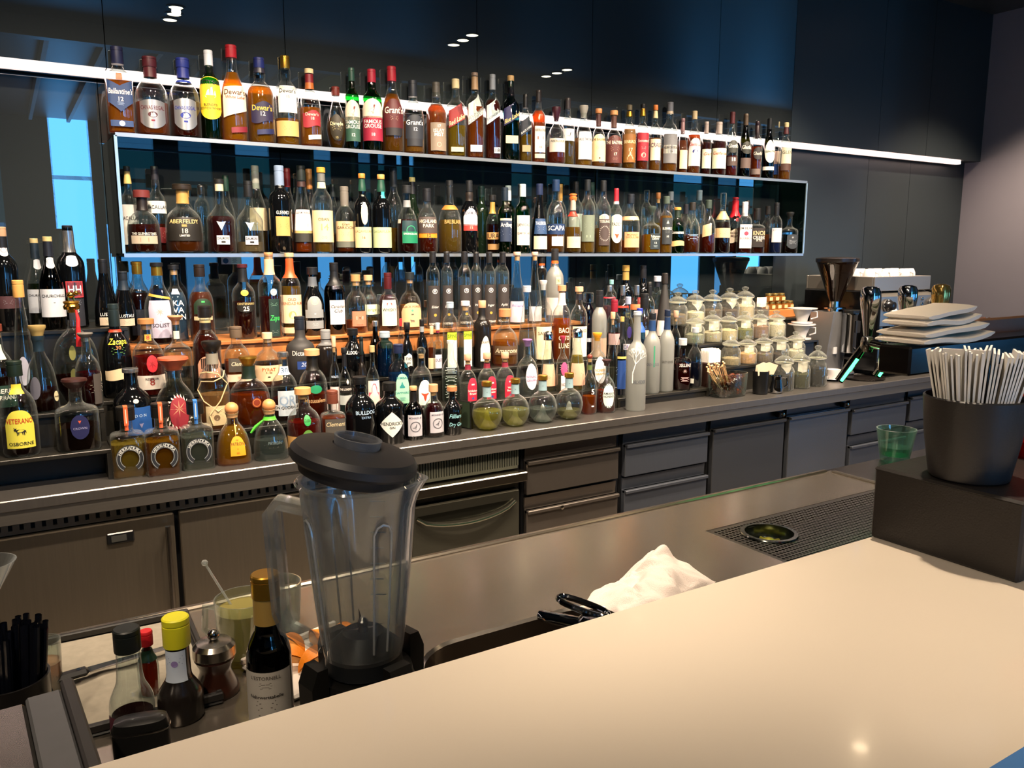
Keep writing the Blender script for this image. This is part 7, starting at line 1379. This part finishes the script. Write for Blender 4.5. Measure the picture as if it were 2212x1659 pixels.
# salt tray with a knife
c0 = Vector((.105, 1.47, .9005)); t = thing('salt_tray', c0, 'dark shallow tray filled with white salt', 'tray', None, -.03)
G().box(-.135, .145, -.19, .175, 0, .006, .003).obj('base', mat('#1b1a19', .35), t)
for b in ((-.135, .145, .165, .175), (-.135, .145, -.19, -.18), (-.135, -.125, -.18, .165), (.135, .145, -.18, .165)): G().box(*b, .0061, .020, .002).obj('wall', mat('#1b1a19', .35), t)
def saltf(a, b):
    x = -.122+.252*a; y = -.176+.338*b; e = min(1, 8*min(a, 1-a, b, 1-b)); return (x, y, .0065+.010*e*(.7+.6*noise.noise(Vector((x*18, y*18, 2)))))
so = G().grid(saltf, 40, 44).obj('salt', mat('#857e70', .9, var=.2, scale=60, bump=.5), t, ang=180); so['kind'] = 'stuff'
t = thing('knife', (.035, 1.45, .9225), 'black-handled bar knife lying across the salt tray', 'knife', None, .12)
G().box(-.09, .03, -.011, .011, 0, .012, .005).obj('handle', mat('#101010', .35), t)
for x in (-.075, -.03, .015): G().lathe([(.004, 0), (.004, .0128)], 12, (x, 0, 0)).obj('rivet', chrome(), t)
G().add([(.03, -.010, .005), (.16, -.006, .005), (.18, .008, .005), (.03, .010, .005), (.03, -.010, .007), (.16, -.006, .0055), (.18, .008, .006), (.03, .010, .007)], [(3, 2, 1, 0), (4, 5, 6, 7), (0, 1, 5, 4), (2, 3, 7, 6), (1, 2, 6, 5)]).obj('blade', chrome('#a8a49c', .15), t, smooth=False)
# straw holder, candle glass, steel caddy, black jar, cocktail glass
p = atf(20, 1480, 1.15); t = thing('straw_holder', (p.x, p.y, .9005), 'black cup full of black straws at the left edge', 'cup')
hh = atf(20, 1462, 1.15).z-.9; r = .052
G().lathe([(r*.9, 0), (r*.93, .004), (r, hh), (r*.94, hh), (r*.88, .01), (.001, .01)], 40, close=False).obj('cup', mat('#161413', .35, coat=.3), t)
G().lathe([(r*.935, hh*.30), (r*1.002, hh*.72)], 40, close=False).obj('teal_band', mat('#0f5f58', .4), t)
random.seed(2); k = 0
for i in range(40):
    a = random.uniform(0, 2*PI); q = math.sqrt(random.random())*r*.78; tp = Vector((q*1.1*math.cos(a)+.008, q*1.1*math.sin(a), hh+random.uniform(.066, .080)))
    s = thing('straw', (p.x, p.y, .913), 'black plastic straw standing in the black cup', 'straw', 'black straws in the cup')
    G().tube([(q*.8*math.cos(a), q*.8*math.sin(a), 0), tp-Vector((0, 0, .013))], .0042, 8, False).obj('tube', mat('#0b0d14', .25), s)
p = atf(92, 1385, 1.32); tumbler('candle_glass', p.x, p.y, .9005, .026, p.z-.9, 'slim glass with a peach candle beside the straws', '#e8b890', .62, cat='candle')
p = atf(60, 1530, 1.0); t = thing('steel_caddy', (p.x-.05, p.y-.06, .9005), 'brushed steel caddy with a grey side at the lower left corner', 'caddy', None, .06)
hh = p.z-.9
G().box(-.16, .052, -.16, .075, 0, hh, .004).obj('body', mat('#8e8a84', .25, .9, .08, 4., stretch=(30, 2, 2)), t)
G().box(.0525, .092, -.16, .078, 0, hh+.004, .003).obj('side_panel', mat('#77787a', .4, .5), t); G().box(.0925, .108, -.16, .09, 0, hh+.010, .003).obj('edge_board', mat('#3a3838', .5), t)
p = atf(303, 1550, 1.08); t = thing('black_canister', (p.x, p.y, .9005), 'black oval canister with thin chrome rim in front of the sauces', 'canister', None, -YAW+.3)
hh = p.z-.9
G().lathe([(.030, 0), (.033, .004), (.034, hh-.012), (.031, hh-.002), (.02, hh)], 36, sx=1.05, sy=.55, e=3.).obj('body', mat('#141414', .35, coat=.2), t)
G().lathe([(.0345, hh-.016), (.0352, hh-.014), (.0345, hh-.012)], 36, sx=1.05, sy=.55, e=3., close=False).obj('rim', chrome('#b8b8b8', .15), t)
p = atf(-30, 1215, 1.35); t = thing('cocktail_glass', (p.x, p.y, .9005), 'wide-rimmed cocktail glass cut by the left frame edge', 'glass')
hh = p.z-.9
G().lathe([(.035, 0), (.034, .003), (.005, .010), (.0045, hh-.07), (.008, hh-.065), (.044, hh), (.042, hh), (.006, hh-.062)], 40, close=False).obj('bowl', glass('#eef4f6', .92, .45, .03, .03, .08, .6), t)
# blue object entering at the lower right corner
t = thing('blue_folder', (.85, .26, 1.1203), 'smooth blue folder corner lying on the white bar, lower right', 'folder')
G().box(-.25, .25, -.12, .108, 0, .004, .0015).obj('cover', mat('#3f7fc4', .45, var=.02), t)
